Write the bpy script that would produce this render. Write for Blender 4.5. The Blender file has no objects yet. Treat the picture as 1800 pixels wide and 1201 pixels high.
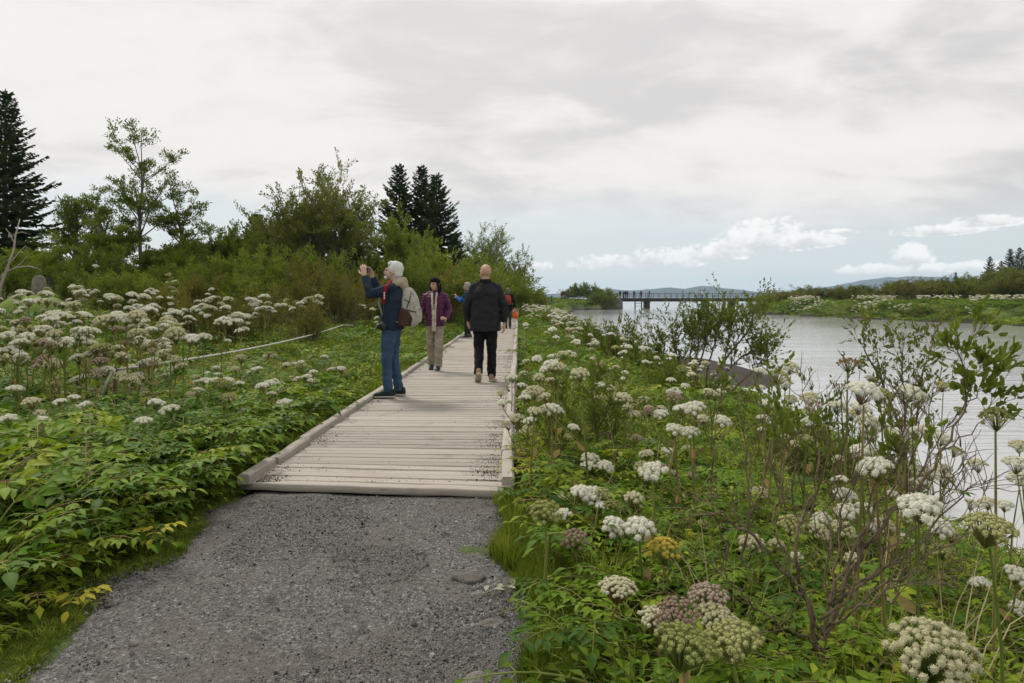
import bpy, bmesh, math, random
import numpy as np
from mathutils import Vector, Matrix, Euler, noise as mnoise

# ------------------------------------------------------------------ camera, world, sun, exposure
SC = bpy.context.scene
COL = SC.collection
R = math.radians
CAMH = 1.30            # eye height above the boardwalk (boardwalk top is z = 0)
FPX, HOR = 1200.0, 522.0

cam_d = bpy.data.cameras.new('camera')
cam = bpy.data.objects.new('camera', cam_d)
COL.objects.link(cam)
cam.location = (0, 0, CAMH)
cam.rotation_euler = (R(90), 0, 0)
cam_d.sensor_width = 36
cam_d.lens = 24
cam_d.shift_y = -(600.5 - HOR) / 1800.0
cam_d.clip_start = 0.05
cam_d.clip_end = 60000
SC.camera = cam

SUN_EL, SUN_AZ = 52, -38      # azimuth from +Y towards +X
HAZE = 1.25e-4

class NT:
    """tiny helper around a node tree"""
    def __init__(self, tree):
        self.t = tree; self.n = tree.nodes; self.l = tree.links
    def node(self, typ, **kw):
        nd = self.n.new(typ)
        for k, v in kw.items(): setattr(nd, k, v)
        return nd
    def put(self, sock, v):
        if isinstance(v, bpy.types.NodeSocket): self.l.new(v, sock)
        elif v is not None:
            if hasattr(sock.default_value, '__len__') and not hasattr(v, '__len__'): v = (v, v, v)
            if hasattr(sock.default_value, '__len__') and len(sock.default_value) == 4 and len(v) == 3: v = (*v, 1)
            sock.default_value = v
    def m(self, op, a, b=None, c=None, clamp=False):
        nd = self.node('ShaderNodeMath', operation=op, use_clamp=clamp)
        for i, v in enumerate((a, b, c)):
            if v is not None: self.put(nd.inputs[i], v)
        return nd.outputs[0]
    def mix(self, f, a, b):
        nd = self.node('ShaderNodeMix', data_type='RGBA')
        self.put(nd.inputs[0], f); self.put(nd.inputs[6], a); self.put(nd.inputs[7], b)
        return nd.outputs[2]
    def noise(self, vec, scale, detail=4, rough=0.55, dim='3D', dist=0.0):
        nd = self.node('ShaderNodeTexNoise', noise_dimensions=dim)
        if vec is not None: self.put(nd.inputs['Vector'], vec)
        nd.inputs['Scale'].default_value = scale; nd.inputs['Detail'].default_value = detail
        nd.inputs['Roughness'].default_value = rough; nd.inputs['Distortion'].default_value = dist
        return nd.outputs[0]
    def ramp(self, f, stops):
        nd = self.node('ShaderNodeValToRGB')
        self.put(nd.inputs[0], f)
        e = nd.color_ramp.elements
        while len(e) < len(stops): e.new(0.5)
        for i, (p, c) in enumerate(stops):
            e[i].position = p; e[i].color = (*c, 1) if len(c) == 3 else c
        return nd.outputs[0]
    def rng(self, v, a, b, c=0.0, d=1.0, smooth=True):
        nd = self.node('ShaderNodeMapRange', interpolation_type='SMOOTHSTEP' if smooth else 'LINEAR')
        self.put(nd.inputs[0], v)
        for i, x in enumerate((a, b, c, d)): self.put(nd.inputs[i + 1], x)
        return nd.outputs[0]
    def comb(self, x, y, z):
        nd = self.node('ShaderNodeCombineXYZ')
        for i, v in enumerate((x, y, z)): self.put(nd.inputs[i], v)
        return nd.outputs[0]
    def mapping(self, vec, scale=(1, 1, 1), rot=(0, 0, 0), loc=(0, 0, 0)):
        nd = self.node('ShaderNodeMapping')
        self.put(nd.inputs[0], vec)
        nd.inputs[1].default_value = loc; nd.inputs[2].default_value = rot; nd.inputs[3].default_value = scale
        return nd.outputs[0]

world = bpy.data.worlds.new('World')
SC.world = world
world.use_nodes = True
w = NT(world.node_tree)
w.n.clear()
sky = w.node('ShaderNodeTexSky', sky_type='NISHITA')
sky.sun_disc = False
sky.sun_elevation = R(SUN_EL)
sky.sun_rotation = R(SUN_AZ)
sky.dust_density = 2.0
tc = w.node('ShaderNodeTexCoord')
sep = w.node('ShaderNodeSeparateXYZ'); w.put(sep.inputs[0], tc.outputs['Generated'])
dx, dy, dz = sep.outputs
az = w.m('ARCTAN2', dx, dy)
el = w.m('ARCSINE', dz)
# high overcast sheet: soft mottled cloud, larger and softer overhead
den = w.m('ADD', w.m('MAXIMUM', dz, 0.0), 0.42)
cp = w.comb(w.m('DIVIDE', dx, den), w.m('DIVIDE', dy, den), w.m('MULTIPLY', dz, 1.6))
n1 = w.noise(w.mapping(cp, (1.0, 1.3, 1.4), loc=(3.1, 0.4, 0)), 1.15, 4, 0.5, dist=0.25)
n2 = w.noise(w.mapping(cp, (1.0, 1.6, 2.2), loc=(7.7, 2.4, 0)), 3.1, 6, 0.58, dist=0.35)
ov = w.m('ADD', w.m('MULTIPLY', n1, 0.5), w.m('MULTIPLY', n2, 0.5))
# thin towards the hidden sun, thicker away from it
sd = Vector((math.cos(R(SUN_EL)) * math.sin(R(SUN_AZ)), math.cos(R(SUN_EL)) * math.cos(R(SUN_AZ)), math.sin(R(SUN_EL))))
dot = w.node('ShaderNodeVectorMath', operation='DOT_PRODUCT')
w.put(dot.inputs[0], tc.outputs['Generated']); dot.inputs[1].default_value = sd
glow = w.rng(dot.outputs['Value'], 0.2, 1.0, 0.0, 1.0)
sheet_f = w.m('ADD', w.rng(ov, 0.37, 0.60), w.m('MULTIPLY', glow, -0.26))
sheet_c = w.ramp(sheet_f, [(0.0, (0.561, 0.547, 0.533)), (0.35, (0.538, 0.524, 0.511)), (0.7, (0.477, 0.465, 0.458)), (1.0, (0.407, 0.398, 0.398))])
# pale blue opening low over the lake, the clear-sky colour of the Nishita sky greyed by thin cloud
nis = w.node('ShaderNodeMix', data_type='RGBA', blend_type='MULTIPLY')
nis.inputs[0].default_value = 1.0
w.put(nis.inputs[6], sky.outputs[0]); nis.inputs[7].default_value = (0.075, 0.075, 0.075, 1)
gap_c = w.mix(0.82, nis.outputs[2], (0.452, 0.484, 0.496))
gn = w.noise(w.comb(w.m('MULTIPLY', az, 2.0), w.m('MULTIPLY', el, 9.0), 4.2), 1.6, 4, 0.5)
gap_edge = w.m('ADD', el, w.m('MULTIPLY', w.m('SUBTRACT', gn, 0.5), 0.14))
gap_f = w.rng(gap_edge, 0.075, 0.165, 1.0, 0.0)
base_c = w.mix(gap_f, sheet_c, gap_c)
# cumulus bank over the far shore
wob = w.noise(w.comb(az, w.m('MULTIPLY', el, 1.25), 1.7), 42.0, 6, 0.55)
wob2 = w.noise(w.comb(az, w.m('MULTIPLY', el, 1.25), 8.7), 110.0, 5, 0.6)
puff = w.m('ADD', w.m('MULTIPLY', w.m('SUBTRACT', wob, 0.5), 2.7), w.m('MULTIPLY', w.m('SUBTRACT', wob2, 0.5), 1.8))
def pa(px): return math.atan((px - 900) / FPX)
def pe(py): return math.atan((HOR - py) / FPX)
CL = [(940, 471, 36, 13), (1030, 467, 46, 18), (1090, 464, 60, 17), (1150, 458, 52, 24), (1200, 458, 50, 24), (1250, 452, 48, 27), (1300, 438, 48, 40),
      (1345, 428, 52, 40), (1390, 430, 54, 36), (1430, 434, 70, 18), (1550, 482, 100, 13), (1600, 466, 40, 27), (1660, 482, 90, 12), (1760, 480, 120, 12), (1480, 420, 30, 7), (1650, 425, 90, 12), (1740, 415, 70, 14),
      (420, 470, 150, 14), (150, 466, 160, 22), (-250, 462, 240, 26), (2150, 466, 260, 22), (2600, 462, 240, 26)]
fld = None; topv = None
for (cx, cy, rx, ry) in CL:
    u = w.m('DIVIDE', w.m('SUBTRACT', az, pa(cx)), rx / FPX * math.cos(pa(cx)) ** 2)
    v = w.m('DIVIDE', w.m('SUBTRACT', el, pe(cy)), ry / FPX)
    v2 = w.m('MULTIPLY', v, w.rng(v, -0.3, 0.0, 1.9, 1.0))       # flat base
    f = w.m('SUBTRACT', 1.0, w.m('ADD', w.m('MULTIPLY', u, u), w.m('MULTIPLY', v2, v2)))
    fld = f if fld is None else w.m('SMOOTH_MAX', fld, f, 0.25)
    topv = v if topv is None else w.m('ADD', w.m('MULTIPLY', topv, w.rng(f, -0.2, 0.5, 1.0, 0.0)), w.m('MULTIPLY', v, w.rng(f, -0.2, 0.5)))
dens = w.m('ADD', fld, puff)
cum_f = w.rng(dens, -0.05, 0.60)
shade = w.m('ADD', w.rng(topv, -1.0, 0.75), w.m('ADD', w.m('MULTIPLY', w.m('SUBTRACT', wob2, 0.5), 1.0), w.m('MULTIPLY', w.m('SUBTRACT', wob, 0.5), 1.6)))
cum_c = w.ramp(shade, [(0.0, (0.387, 0.396, 0.404)), (0.45, (0.475, 0.475, 0.475)), (0.8, (0.576, 0.571, 0.563)), (1.0, (0.615, 0.607, 0.597))])
sky_c = w.mix(w.m('MULTIPLY', cum_f, 0.93), base_c, cum_c)
bg = w.node('ShaderNodeBackground')
w.put(bg.inputs[0], sky_c); bg.inputs[1].default_value = 1.0
wo = w.node('ShaderNodeOutputWorld'); w.l.new(bg.outputs[0], wo.inputs[0])

sun_d = bpy.data.lights.new('sun', 'SUN')
sun_d.energy = 1.5; sun_d.angle = R(13); sun_d.color = (1.0, 0.95, 0.88)
sun = bpy.data.objects.new('sun', sun_d); COL.objects.link(sun)
sun.rotation_euler = Vector(-sd).to_track_quat('-Z', 'Y').to_euler()

SC.view_settings.view_transform = 'Standard'
SC.view_settings.look = 'None'
SC.view_settings.exposure = 0.72
SC.view_settings.gamma = 1.0
SC.view_settings.use_curve_mapping = False
SC.cycles.use_denoising = True
SC.cycles.max_bounces = 5
SC.cycles.diffuse_bounces = 2
SC.cycles.glossy_bounces = 2
SC.cycles.transmission_bounces = 4
SC.cycles.volume_bounces = 1
SC.cycles.adaptive_threshold = 0.02
SC.cycles.caustics_reflective = False
SC.cycles.caustics_refractive = False

# ------------------------------------------------------------------ helpers
def P(px, py, d):
    """point of the place seen at photo pixel (px, py) when it stands d metres ahead"""
    return Vector(((px - 900) / FPX * d, d, CAMH - (py - HOR) / FPX * d))

def tag(o, label=None, cat=None, group=None, kind=None):
    if label: o['label'] = label
    if cat: o['category'] = cat
    if group: o['group'] = group
    if kind: o['kind'] = kind
    return o

def link(name, data, parent=None, loc=None, rot=None, scale=None):
    o = bpy.data.objects.new(name, data)
    COL.objects.link(o)
    if parent: o.parent = parent
    if loc is not None: o.location = loc
    if rot is not None: o.rotation_euler = rot
    if scale is not None: o.scale = scale if hasattr(scale, '__len__') else (scale,) * 3
    return o

def empty(name, loc=(0, 0, 0), rz=0.0, s=1.0):
    o = link(name, None, loc=loc, rot=(0, 0, rz), scale=s)
    o.empty_display_size = 0.1
    return o

class MB:
    def __init__(self): self.v = []; self.f = []; self.m = []
    def add(self, vs, fs, mi=0):
        b = len(self.v)
        self.v.extend(tuple(x) for x in vs)
        self.f.extend(tuple(i + b for i in q) for q in fs)
        self.m.extend([mi] * len(fs))
    def tube(self, pts, rad, n=6, mi=0, cap=True, round_end=False):
        pts = [Vector(p) for p in pts]
        rad = list(rad) if hasattr(rad, '__len__') else [rad] * len(pts)
        if round_end:
            a = pts[0] + (pts[0] - pts[1]).normalized() * rad[0] * 0.75
            b = pts[-1] + (pts[-1] - pts[-2]).normalized() * rad[-1] * 0.75
            a2 = pts[0] + (pts[0] - pts[1]).normalized() * rad[0] * 0.45
            b2 = pts[-1] + (pts[-1] - pts[-2]).normalized() * rad[-1] * 0.45
            pts = [a, a2] + pts + [b2, b]; rad = [rad[0] * 0.35, rad[0] * 0.8] + rad + [rad[-1] * 0.8, rad[-1] * 0.35]
        k = len(pts); vs = []
        ref = Vector((0.31, 0.17, 0.93))
        T = (pts[1] - pts[0]).normalized()
        if abs(T.dot(ref)) > 0.9: ref = Vector((1, 0, 0))
        N = (ref - T * ref.dot(T)).normalized()
        for i in range(k):
            t = (pts[min(i + 1, k - 1)] - pts[max(i - 1, 0)])
            if t.length > 1e-9: T = t.normalized()
            N = (N - T * N.dot(T))
            N = N.normalized() if N.length > 1e-6 else T.orthogonal().normalized()
            B = T.cross(N)
            for j in range(n):
                a = 2 * math.pi * j / n
                vs.append(pts[i] + (N * math.cos(a) + B * math.sin(a)) * rad[i])
        fs = [(i * n + j, i * n + (j + 1) % n, (i + 1) * n + (j + 1) % n, (i + 1) * n + j) for i in range(k - 1) for j in range(n)]
        if cap:
            fs.append(tuple(reversed(range(n)))); fs.append(tuple((k - 1) * n + j for j in range(n)))
        self.add(vs, fs, mi)
    def loft(self, secs, n=16, mi=0, power=2.0):
        """secs: (centre, rx, ry, X axis, Y axis) rings, closed at both ends"""
        vs = []; k = len(secs)
        for (c, rx, ry, X, Y) in secs:
            c = Vector(c); X = Vector(X); Y = Vector(Y)
            for j in range(n):
                a = 2 * math.pi * j / n
                ca, sa = math.cos(a), math.sin(a)
                if power != 2.0:
                    ca = math.copysign(abs(ca) ** (2 / power), ca); sa = math.copysign(abs(sa) ** (2 / power), sa)
                vs.append(c + X * (rx * ca) + Y * (ry * sa))
        fs = [(i * n + j, i * n + (j + 1) % n, (i + 1) * n + (j + 1) % n, (i + 1) * n + j) for i in range(k - 1) for j in range(n)]
        fs.append(tuple(reversed(range(n)))); fs.append(tuple((k - 1) * n + j for j in range(n)))
        self.add(vs, fs, mi)
    def ell(self, c, r, rot=None, nu=12, nv=8, mi=0):
        c = Vector(c); r = r if hasattr(r, '__len__') else (r, r, r)
        M = rot if rot is not None else Matrix.Identity(3)
        vs = [c + M @ Vector((0, 0, -r[2]))]
        for i in range(1, nv):
            p = -math.pi / 2 + math.pi * i / nv
            for j in range(nu):
                a = 2 * math.pi * j / nu
                vs.append(c + M @ Vector((r[0] * math.cos(p) * math.cos(a), r[1] * math.cos(p) * math.sin(a), r[2] * math.sin(p))))
        vs.append(c + M @ Vector((0, 0, r[2])))
        fs = [(0, 1 + (j + 1) % nu, 1 + j) for j in range(nu)]
        for i in range(nv - 2):
            for j in range(nu):
                a = 1 + i * nu + j; b = 1 + i * nu + (j + 1) % nu
                fs.append((a, b, b + nu, a + nu))
        e = len(vs) - 1; s = 1 + (nv - 2) * nu
        fs += [(s + j, s + (j + 1) % nu, e) for j in range(nu)]
        self.add(vs, fs, mi)
    def box(self, c, s, M=None, mi=0):
        c = Vector(c); M = M or Matrix.Identity(3)
        vs = [c + M @ Vector((sx * s[0] / 2, sy * s[1] / 2, sz * s[2] / 2)) for sx in (-1, 1) for sy in (-1, 1) for sz in (-1, 1)]
        self.add(vs, [(0, 1, 3, 2), (4, 6, 7, 5), (0, 4, 5, 1), (2, 3, 7, 6), (0, 2, 6, 4), (1, 5, 7, 3)], mi)
    def join(self, other, M=None, mo=0):
        M = M or Matrix.Identity(4)
        b = len(self.v)
        self.v.extend(tuple(M @ Vector(x)) for x in other.v)
        self.f.extend(tuple(i + b for i in q) for q in other.f)
        self.m.extend(x + mo for x in other.m)
    def data(self, name, mats, smooth=True):
        me = bpy.data.meshes.new(name)
        me.from_pydata(self.v, [], self.f)
        mats = mats if isinstance(mats, (list, tuple)) else [mats]
        for m in mats: me.materials.append(m)
        if len(mats) > 1: me.polygons.foreach_set('material_index', self.m)
        if smooth: me.polygons.foreach_set('use_smooth', [True] * len(me.polygons))
        me.update()
        return me
    def build(self, name, mats, parent=None, smooth=True, **kw):
        return link(name, self.data(name, mats, smooth), parent, **kw)

WORK = bpy.data.scenes.new('work')      # a bench for shaping meshes, removed at the end
def remeshed(mb, name, mat, voxel, wrinkle=0.0, wscale=9.0, smooth=3, fn=None):
    """one continuous skin over overlapping closed shapes"""
    me = mb.data(name, mat)
    o = bpy.data.objects.new('work', me); WORK.collection.objects.link(o)
    md = o.modifiers.new('r', 'REMESH'); md.mode = 'VOXEL'; md.voxel_size = voxel; md.use_smooth_shade = True
    if smooth:
        ms = o.modifiers.new('s', 'SMOOTH'); ms.factor = 0.5; ms.iterations = smooth
    vl = WORK.view_layers[0]; vl.update(); dg = vl.depsgraph
    out = bpy.data.meshes.new_from_object(o.evaluated_get(dg), depsgraph=dg)
    bpy.data.objects.remove(o); bpy.data.meshes.remove(me)
    out.name = name
    if not out.materials: out.materials.append(mat)
    if wrinkle or fn:
        n = len(out.vertices); co = np.empty(n * 3, np.float32); no = np.empty(n * 3, np.float32)
        out.vertices.foreach_get('co', co); out.vertices.foreach_get('normal', no)
        co = co.reshape(-1, 3); no = no.reshape(-1, 3); dsp = np.zeros(n, np.float32)
        for k in range(n):
            v = Vector(co[k]); q = v * wscale; h = 0.0
            if wrinkle: h += wrinkle * (mnoise.noise(Vector((q.x, q.y, q.z * 1.7))) + 0.5 * mnoise.noise(q * 2.3))
            if fn: h += fn(v)
            dsp[k] = h
        out.vertices.foreach_set('co', (co + no * dsp[:, None]).ravel())
    out.polygons.foreach_set('use_smooth', [True] * len(out.polygons))
    out.update()
    return out

def rvec(rng): 
    while True:
        v = Vector((rng.uniform(-1, 1), rng.uniform(-1, 1), rng.uniform(-1, 1)))
        if 0.05 < v.length < 1: return v.normalized()

def sstep(a, b, x):
    t = min(1.0, max(0.0, (x - a) / (b - a))); return t * t * (3 - 2 * t)

# ------------------------------------------------------------------ materials
def new_mat(name):
    m = bpy.data.materials.new(name); m.use_nodes = True
    t = NT(m.node_tree); t.n.clear()
    out = t.node('ShaderNodeOutputMaterial')
    return m, t, out

def simple(name, c, rough=0.7, var=0.25, scale=8.0, bump=0.0, bscale=60.0, c2=None, spec=0.4, detail=4, objrand=0.0, metal=0.0, stretch=(1, 1, 1)):
    m, t, out = new_mat(name)
    tcn = t.node('ShaderNodeTexCoord').outputs['Object']
    vec = t.mapping(tcn, stretch)
    n = t.noise(vec, scale, detail, 0.6)
    c2 = c2 or tuple(x * (1 - var) for x in c)
    hi = tuple(min(1, x * (1 + var * 0.7)) for x in c)
    col = t.ramp(n, [(0.28, c2), (0.5, c), (0.74, hi)])
    if objrand:
        oi = t.node('ShaderNodeObjectInfo').outputs['Random']
        hs = t.node('ShaderNodeHueSaturation')
        t.put(hs.inputs['Color'], col); t.put(hs.inputs['Value'], t.rng(oi, 0, 1, 1 - objrand, 1 + objrand, smooth=False))
        col = hs.outputs[0]
    b = t.node('ShaderNodeBsdfPrincipled')
    t.put(b.inputs['Base Color'], col); b.inputs['Roughness'].default_value = rough
    b.inputs['Specular IOR Level'].default_value = spec; b.inputs['Metallic'].default_value = metal
    if bump:
        bn = t.node('ShaderNodeBump'); bn.inputs['Strength'].default_value = bump; bn.inputs['Distance'].default_value = 0.02
        t.put(bn.inputs['Height'], t.noise(vec, bscale, 5, 0.6)); t.l.new(bn.outputs[0], b.inputs['Normal'])
    t.l.new(b.outputs[0], out.inputs[0])
    return m

def leafmat(name, stops, nscale=1.2, trans=0.3, rough=0.5, orand=0.55, spec=0.10, tcol=None):
    """leaf colour picked per plant and per clump; thin leaves let light through"""
    m, t, out = new_mat(name)
    tcn = t.node('ShaderNodeTexCoord').outputs['Object']
    oi = t.node('ShaderNodeObjectInfo').outputs['Random']
    off = t.comb(t.m('MULTIPLY', oi, 37.0), t.m('MULTIPLY', oi, 11.0), 0.0)
    va = t.node('ShaderNodeVectorMath', operation='ADD'); t.put(va.inputs[0], tcn); t.put(va.inputs[1], off)
    n = t.noise(va.outputs[0], nscale, 3, 0.6)
    nf = t.noise(va.outputs[0], nscale * 14, 2, 0.5)
    f = t.m('ADD', t.m('MULTIPLY', t.m('SUBTRACT', oi, 0.5), orand), t.m('ADD', t.m('MULTIPLY', n, 0.65), t.m('MULTIPLY', nf, 0.35)))
    col = t.ramp(f, stops)
    b = t.node('ShaderNodeBsdfPrincipled')
    t.put(b.inputs['Base Color'], col); b.inputs['Roughness'].default_value = rough; b.inputs['Specular IOR Level'].default_value = spec
    tr = t.node('ShaderNodeBsdfTranslucent')
    tc2 = t.node('ShaderNodeMix', data_type='RGBA', blend_type='MULTIPLY'); tc2.inputs[0].default_value = 1
    t.put(tc2.inputs[6], col); tc2.inputs[7].default_value = (*(tcol or (1.25, 1.3, 0.6)), 1)
    t.put(tr.inputs[0], tc2.outputs[2])
    mx = t.node('ShaderNodeMixShader'); mx.inputs[0].default_value = trans
    t.l.new(b.outputs[0], mx.inputs[1]); t.l.new(tr.outputs[0], mx.inputs[2]); t.l.new(mx.outputs[0], out.inputs[0])
    return m

M = {}
M['angelica_leaf'] = leafmat('angelica_leaf', [(0.15, (0.040, 0.088, 0.010)), (0.40, (0.088, 0.168, 0.014)), (0.66, (0.160, 0.255, 0.020)), (0.95, (0.33, 0.36, 0.030))], 3.0, 0.30, 0.55, 0.6, spec=0.11)
M['yellow_leaf'] = leafmat('yellow_leaf', [(0.2, (0.324, 0.300, 0.028)), (0.55, (0.495, 0.430, 0.040)), (0.9, (0.378, 0.220, 0.040))], 6.0, 0.3, spec=0.09)
M['herb_leaf'] = leafmat('herb_leaf', [(0.15, (0.065, 0.110, 0.009)), (0.45, (0.140, 0.220, 0.014)), (0.7, (0.24, 0.315, 0.022)), (0.95, (0.40, 0.40, 0.045))], 1.5, 0.3, 0.55, 0.6, spec=0.08)
M['grass_blade'] = leafmat('grass_blade', [(0.15, (0.07, 0.11, 0.014)), (0.5, (0.16, 0.22, 0.026)), (0.8, (0.27, 0.30, 0.045)), (1.0, (0.42, 0.36, 0.14))], 2.0, 0.3, 0.55, spec=0.09)
M['dry_grass'] = leafmat('dry_grass', [(0.2, (0.30, 0.24, 0.12)), (0.8, (0.48, 0.42, 0.26))], 2.0, 0.2, spec=0.09)
M['willow_leaf'] = leafmat('willow_leaf', [(0.15, (0.065, 0.092, 0.016)), (0.45, (0.125, 0.165, 0.028)), (0.7, (0.185, 0.23, 0.042)), (0.95, (0.28, 0.28, 0.07))], 1.1, 0.28, 0.55, 0.3, spec=0.09)
M['willow_dark'] = leafmat('willow_dark', [(0.15, (0.055, 0.070, 0.016)), (0.5, (0.120, 0.140, 0.030)), (0.8, (0.19, 0.205, 0.048)), (0.98, (0.25, 0.23, 0.065))], 0.9, 0.28, 0.55, 0.25, spec=0.08)
M['birch_leaf'] = leafmat('birch_leaf', [(0.15, (0.060, 0.090, 0.014)), (0.5, (0.135, 0.180, 0.026)), (0.8, (0.215, 0.26, 0.042)), (0.98, (0.30, 0.30, 0.06))], 0.8, 0.3, 0.55, 0.3, spec=0.08)
M['olive_leaf'] = leafmat('olive_leaf', [(0.15, (0.085, 0.085, 0.022)), (0.5, (0.175, 0.165, 0.038)), (0.8, (0.25, 0.21, 0.055)), (0.98, (0.30, 0.20, 0.07))], 1.0, 0.28, 0.55, 0.25, spec=0.08)
M['red_leaf'] = leafmat('red_leaf', [(0.2, (0.084, 0.040, 0.021)), (0.6, (0.150, 0.064, 0.032)), (0.95, (0.090, 0.096, 0.028))], 0.7, 0.25, spec=0.09)
M['spruce_needle'] = leafmat('spruce_needle', [(0.2, (0.022, 0.038, 0.016)), (0.5, (0.046, 0.070, 0.026)), (0.85, (0.085, 0.115, 0.042))], 0.9, 0.15, 0.6, 0.2, spec=0.08)
M['flower_white'] = leafmat('flower_white', [(0.2, (0.70, 0.69, 0.54)), (0.5, (0.84, 0.83, 0.71)), (0.8, (0.90, 0.89, 0.82))], 9.0, 0.40, 0.85, 0.35, spec=0.03, tcol=(1, 1, .92))
M['flower_cream'] = leafmat('flower_cream', [(0.2, (0.52, 0.50, 0.29)), (0.5, (0.69, 0.66, 0.45)), (0.8, (0.80, 0.77, 0.58))], 9.0, 0.38, 0.85, 0.4, spec=0.03, tcol=(1, 1, .92))
M['flower_green'] = leafmat('flower_green', [(0.2, (0.225, 0.259, 0.076)), (0.5, (0.371, 0.383, 0.140)), (0.8, (0.529, 0.506, 0.259))], 9.0, 0.22, 0.8, 0.4, spec=0.03, tcol=(1, 1, .92))
M['flower_pink'] = leafmat('flower_pink', [(0.2, (0.269, 0.197, 0.135)), (0.5, (0.414, 0.321, 0.248)), (0.8, (0.538, 0.455, 0.352))], 9.0, 0.2, 0.8, 0.4, spec=0.03, tcol=(1, 1, .92))
M['flower_yellow'] = leafmat('flower_yellow', [(0.2, (0.42, 0.32, 0.04)), (0.6, (0.62, 0.50, 0.10)), (0.9, (0.66, 0.60, 0.22))], 9.0, 0.2, 0.8, 0.2, spec=0.03, tcol=(1, 1, .92))
M['flower_dry'] = leafmat('flower_dry', [(0.2, (0.20, 0.12, 0.06)), (0.6, (0.34, 0.22, 0.12)), (0.9, (0.42, 0.32, 0.18))], 9.0, 0.2, 0.8, 0.3, spec=0.03, tcol=(1, 1, .92))
M['stalk'] = leafmat('stalk', [(0.2, (0.13, 0.17, 0.035)), (0.5, (0.22, 0.25, 0.06)), (0.75, (0.25, 0.20, 0.08)), (0.97, (0.20, 0.10, 0.06))], 2.0, 0.05, 0.5, 0.7, spec=0.09)
M['sheath'] = leafmat('sheath', [(0.2, (0.30, 0.24, 0.10)), (0.6, (0.42, 0.28, 0.14)), (0.95, (0.34, 0.30, 0.10))], 3.0, 0.25, 0.5, 0.5, spec=0.09)
M['bark_dark'] = simple('bark_dark', (0.165, 0.128, 0.080), 0.85, 0.6, 26, 0.7, 90, c2=(0.050, 0.038, 0.023), spec=0.15, stretch=(1, 1, 0.35))
M['bark_grey'] = simple('bark_grey', (0.13, 0.115, 0.095), 0.85, 0.5, 14, 0.6, 60, stretch=(1, 1, 0.35))
M['dead_wood'] = simple('dead_wood', (0.42, 0.36, 0.31), 0.8, 0.35, 18, 0.5, 80, stretch=(1, 1, 0.3))
# ------------------------------------------------------------------ terrain
WATER_Z = -1.30
SH = [(-40, 2.6), (-10, 3.0), (2, 3.5), (5, 4.3), (9, 5.2), (14, 5.5), (20, 5.5), (30, 5.3), (40, 5.1), (48, 5.4), (65, 4.7), (80, 5.7), (110, 8.0), (122, 9.8), (130, 11), (136, 16), (148, 23), (152, 25), (175, 24), (230, -10), (400, -160), (9000, -6000)]
FB = [(-3000, 500), (-50, 140), (0, 92), (20, 70), (45, 53), (61, 46), (80, 41.5), (98, 37.5), (108, 38), (118, 43), (135, 56), (150, 62), (200, 95), (300, 170), (600, 420), (9000, 9000)]
SHY, SHX = zip(*SH); FBY, FBX = zip(*FB)
def _ss(a, b, x):
    t = np.clip((x - a) / (b - a), 0, 1); return t * t * (3 - 2 * t)
def heights(x, y):
    x = np.asarray(x, float); y = np.asarray(y, float)
    wob = 0.35 * np.sin(y * 0.61) + 0.25 * np.sin(y * 1.37 + 1) + 0.12 * np.sin(y * 3.1 + x)
    wobf = wob * (1 + 0.02 * np.abs(y))
    sx = np.interp(y, SHY, SHX) + wobf
    fx = np.interp(y, FBY, FBX) + wobf * 1.5
    xr = 0.12 + 0.01 * y                                  # right foot of the boardwalk
    span = np.maximum(sx - xr, 1.0)
    t = np.clip((x - xr) / span, 0, 3)
    near = -0.10 - 1.20 * np.where(t < 1, t ** 1.45, t) - 0.25 * np.clip(t - 1, 0, 2)
    left = -0.10 + 1.25 * _ss(-3.0, -17, x) * _ss(7, 30, y) + 0.55 * _ss(-2.2, -5, x) * _ss(10, 26, y) * 0.5 + 0.10 * np.sin(x * 0.9 + y * 0.3) * _ss(-2.5, -5, x)
    z = np.where(x < xr, left, near)
    # land on the far side of the bank rises a little in the distance
    z = z + 1.25 * _ss(75, 142, y) * _ss(0.0, -1.2, x - sx) * (x > xr)
    z = np.maximum(z, -2.6)
    far = -1.30 + (x - fx) * 0.42
    far = np.where(x > fx, -1.30 + 1.9 * _ss(0, 7, x - fx) + 1.3 * _ss(6, 40, x - fx), far)
    far = np.maximum(far, -2.6)
    z = np.maximum(z, np.where(x > sx, far, -9))
    # mud bar and weedy spit
    def bump(cx, cy, rx, ry, top, ang=0.0):
        ca, sa = math.cos(ang), math.sin(ang)
        u = ((x - cx) * ca + (y - cy) * sa) / rx; v = (-(x - cx) * sa + (y - cy) * ca) / ry
        return -2.6 + (top + 2.6) * np.clip(1.25 - (u * u + v * v) ** 0.5, 0, 1) ** 0.28
    z = np.maximum(z, bump(6.9, 25.0, 2.5, 8.5, -1.10, 0.08) + 0.03 * np.sin(3 * x) * np.sin(2 * y))
    z = np.maximum(z, bump(4.7, 35.0, 2.4, 6.5, -1.15, 0.05))
    z = np.maximum(z, bump(16.3, 18.6, 2.7, 1.6, -1.13, -0.15))
    # keep the path corridor flat
    cor = _ss(-2.15, -1.85, x - 0.01 * y) * (1 - _ss(0.05, 0.3, x - 0.01 * y))
    pathz = np.where(y < 4.55, -0.075, -0.22)
    z = z * (1 - cor) + pathz * cor
    return z
def gz(x, y): return float(heights(np.array([x]), np.array([y]))[0])

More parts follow.
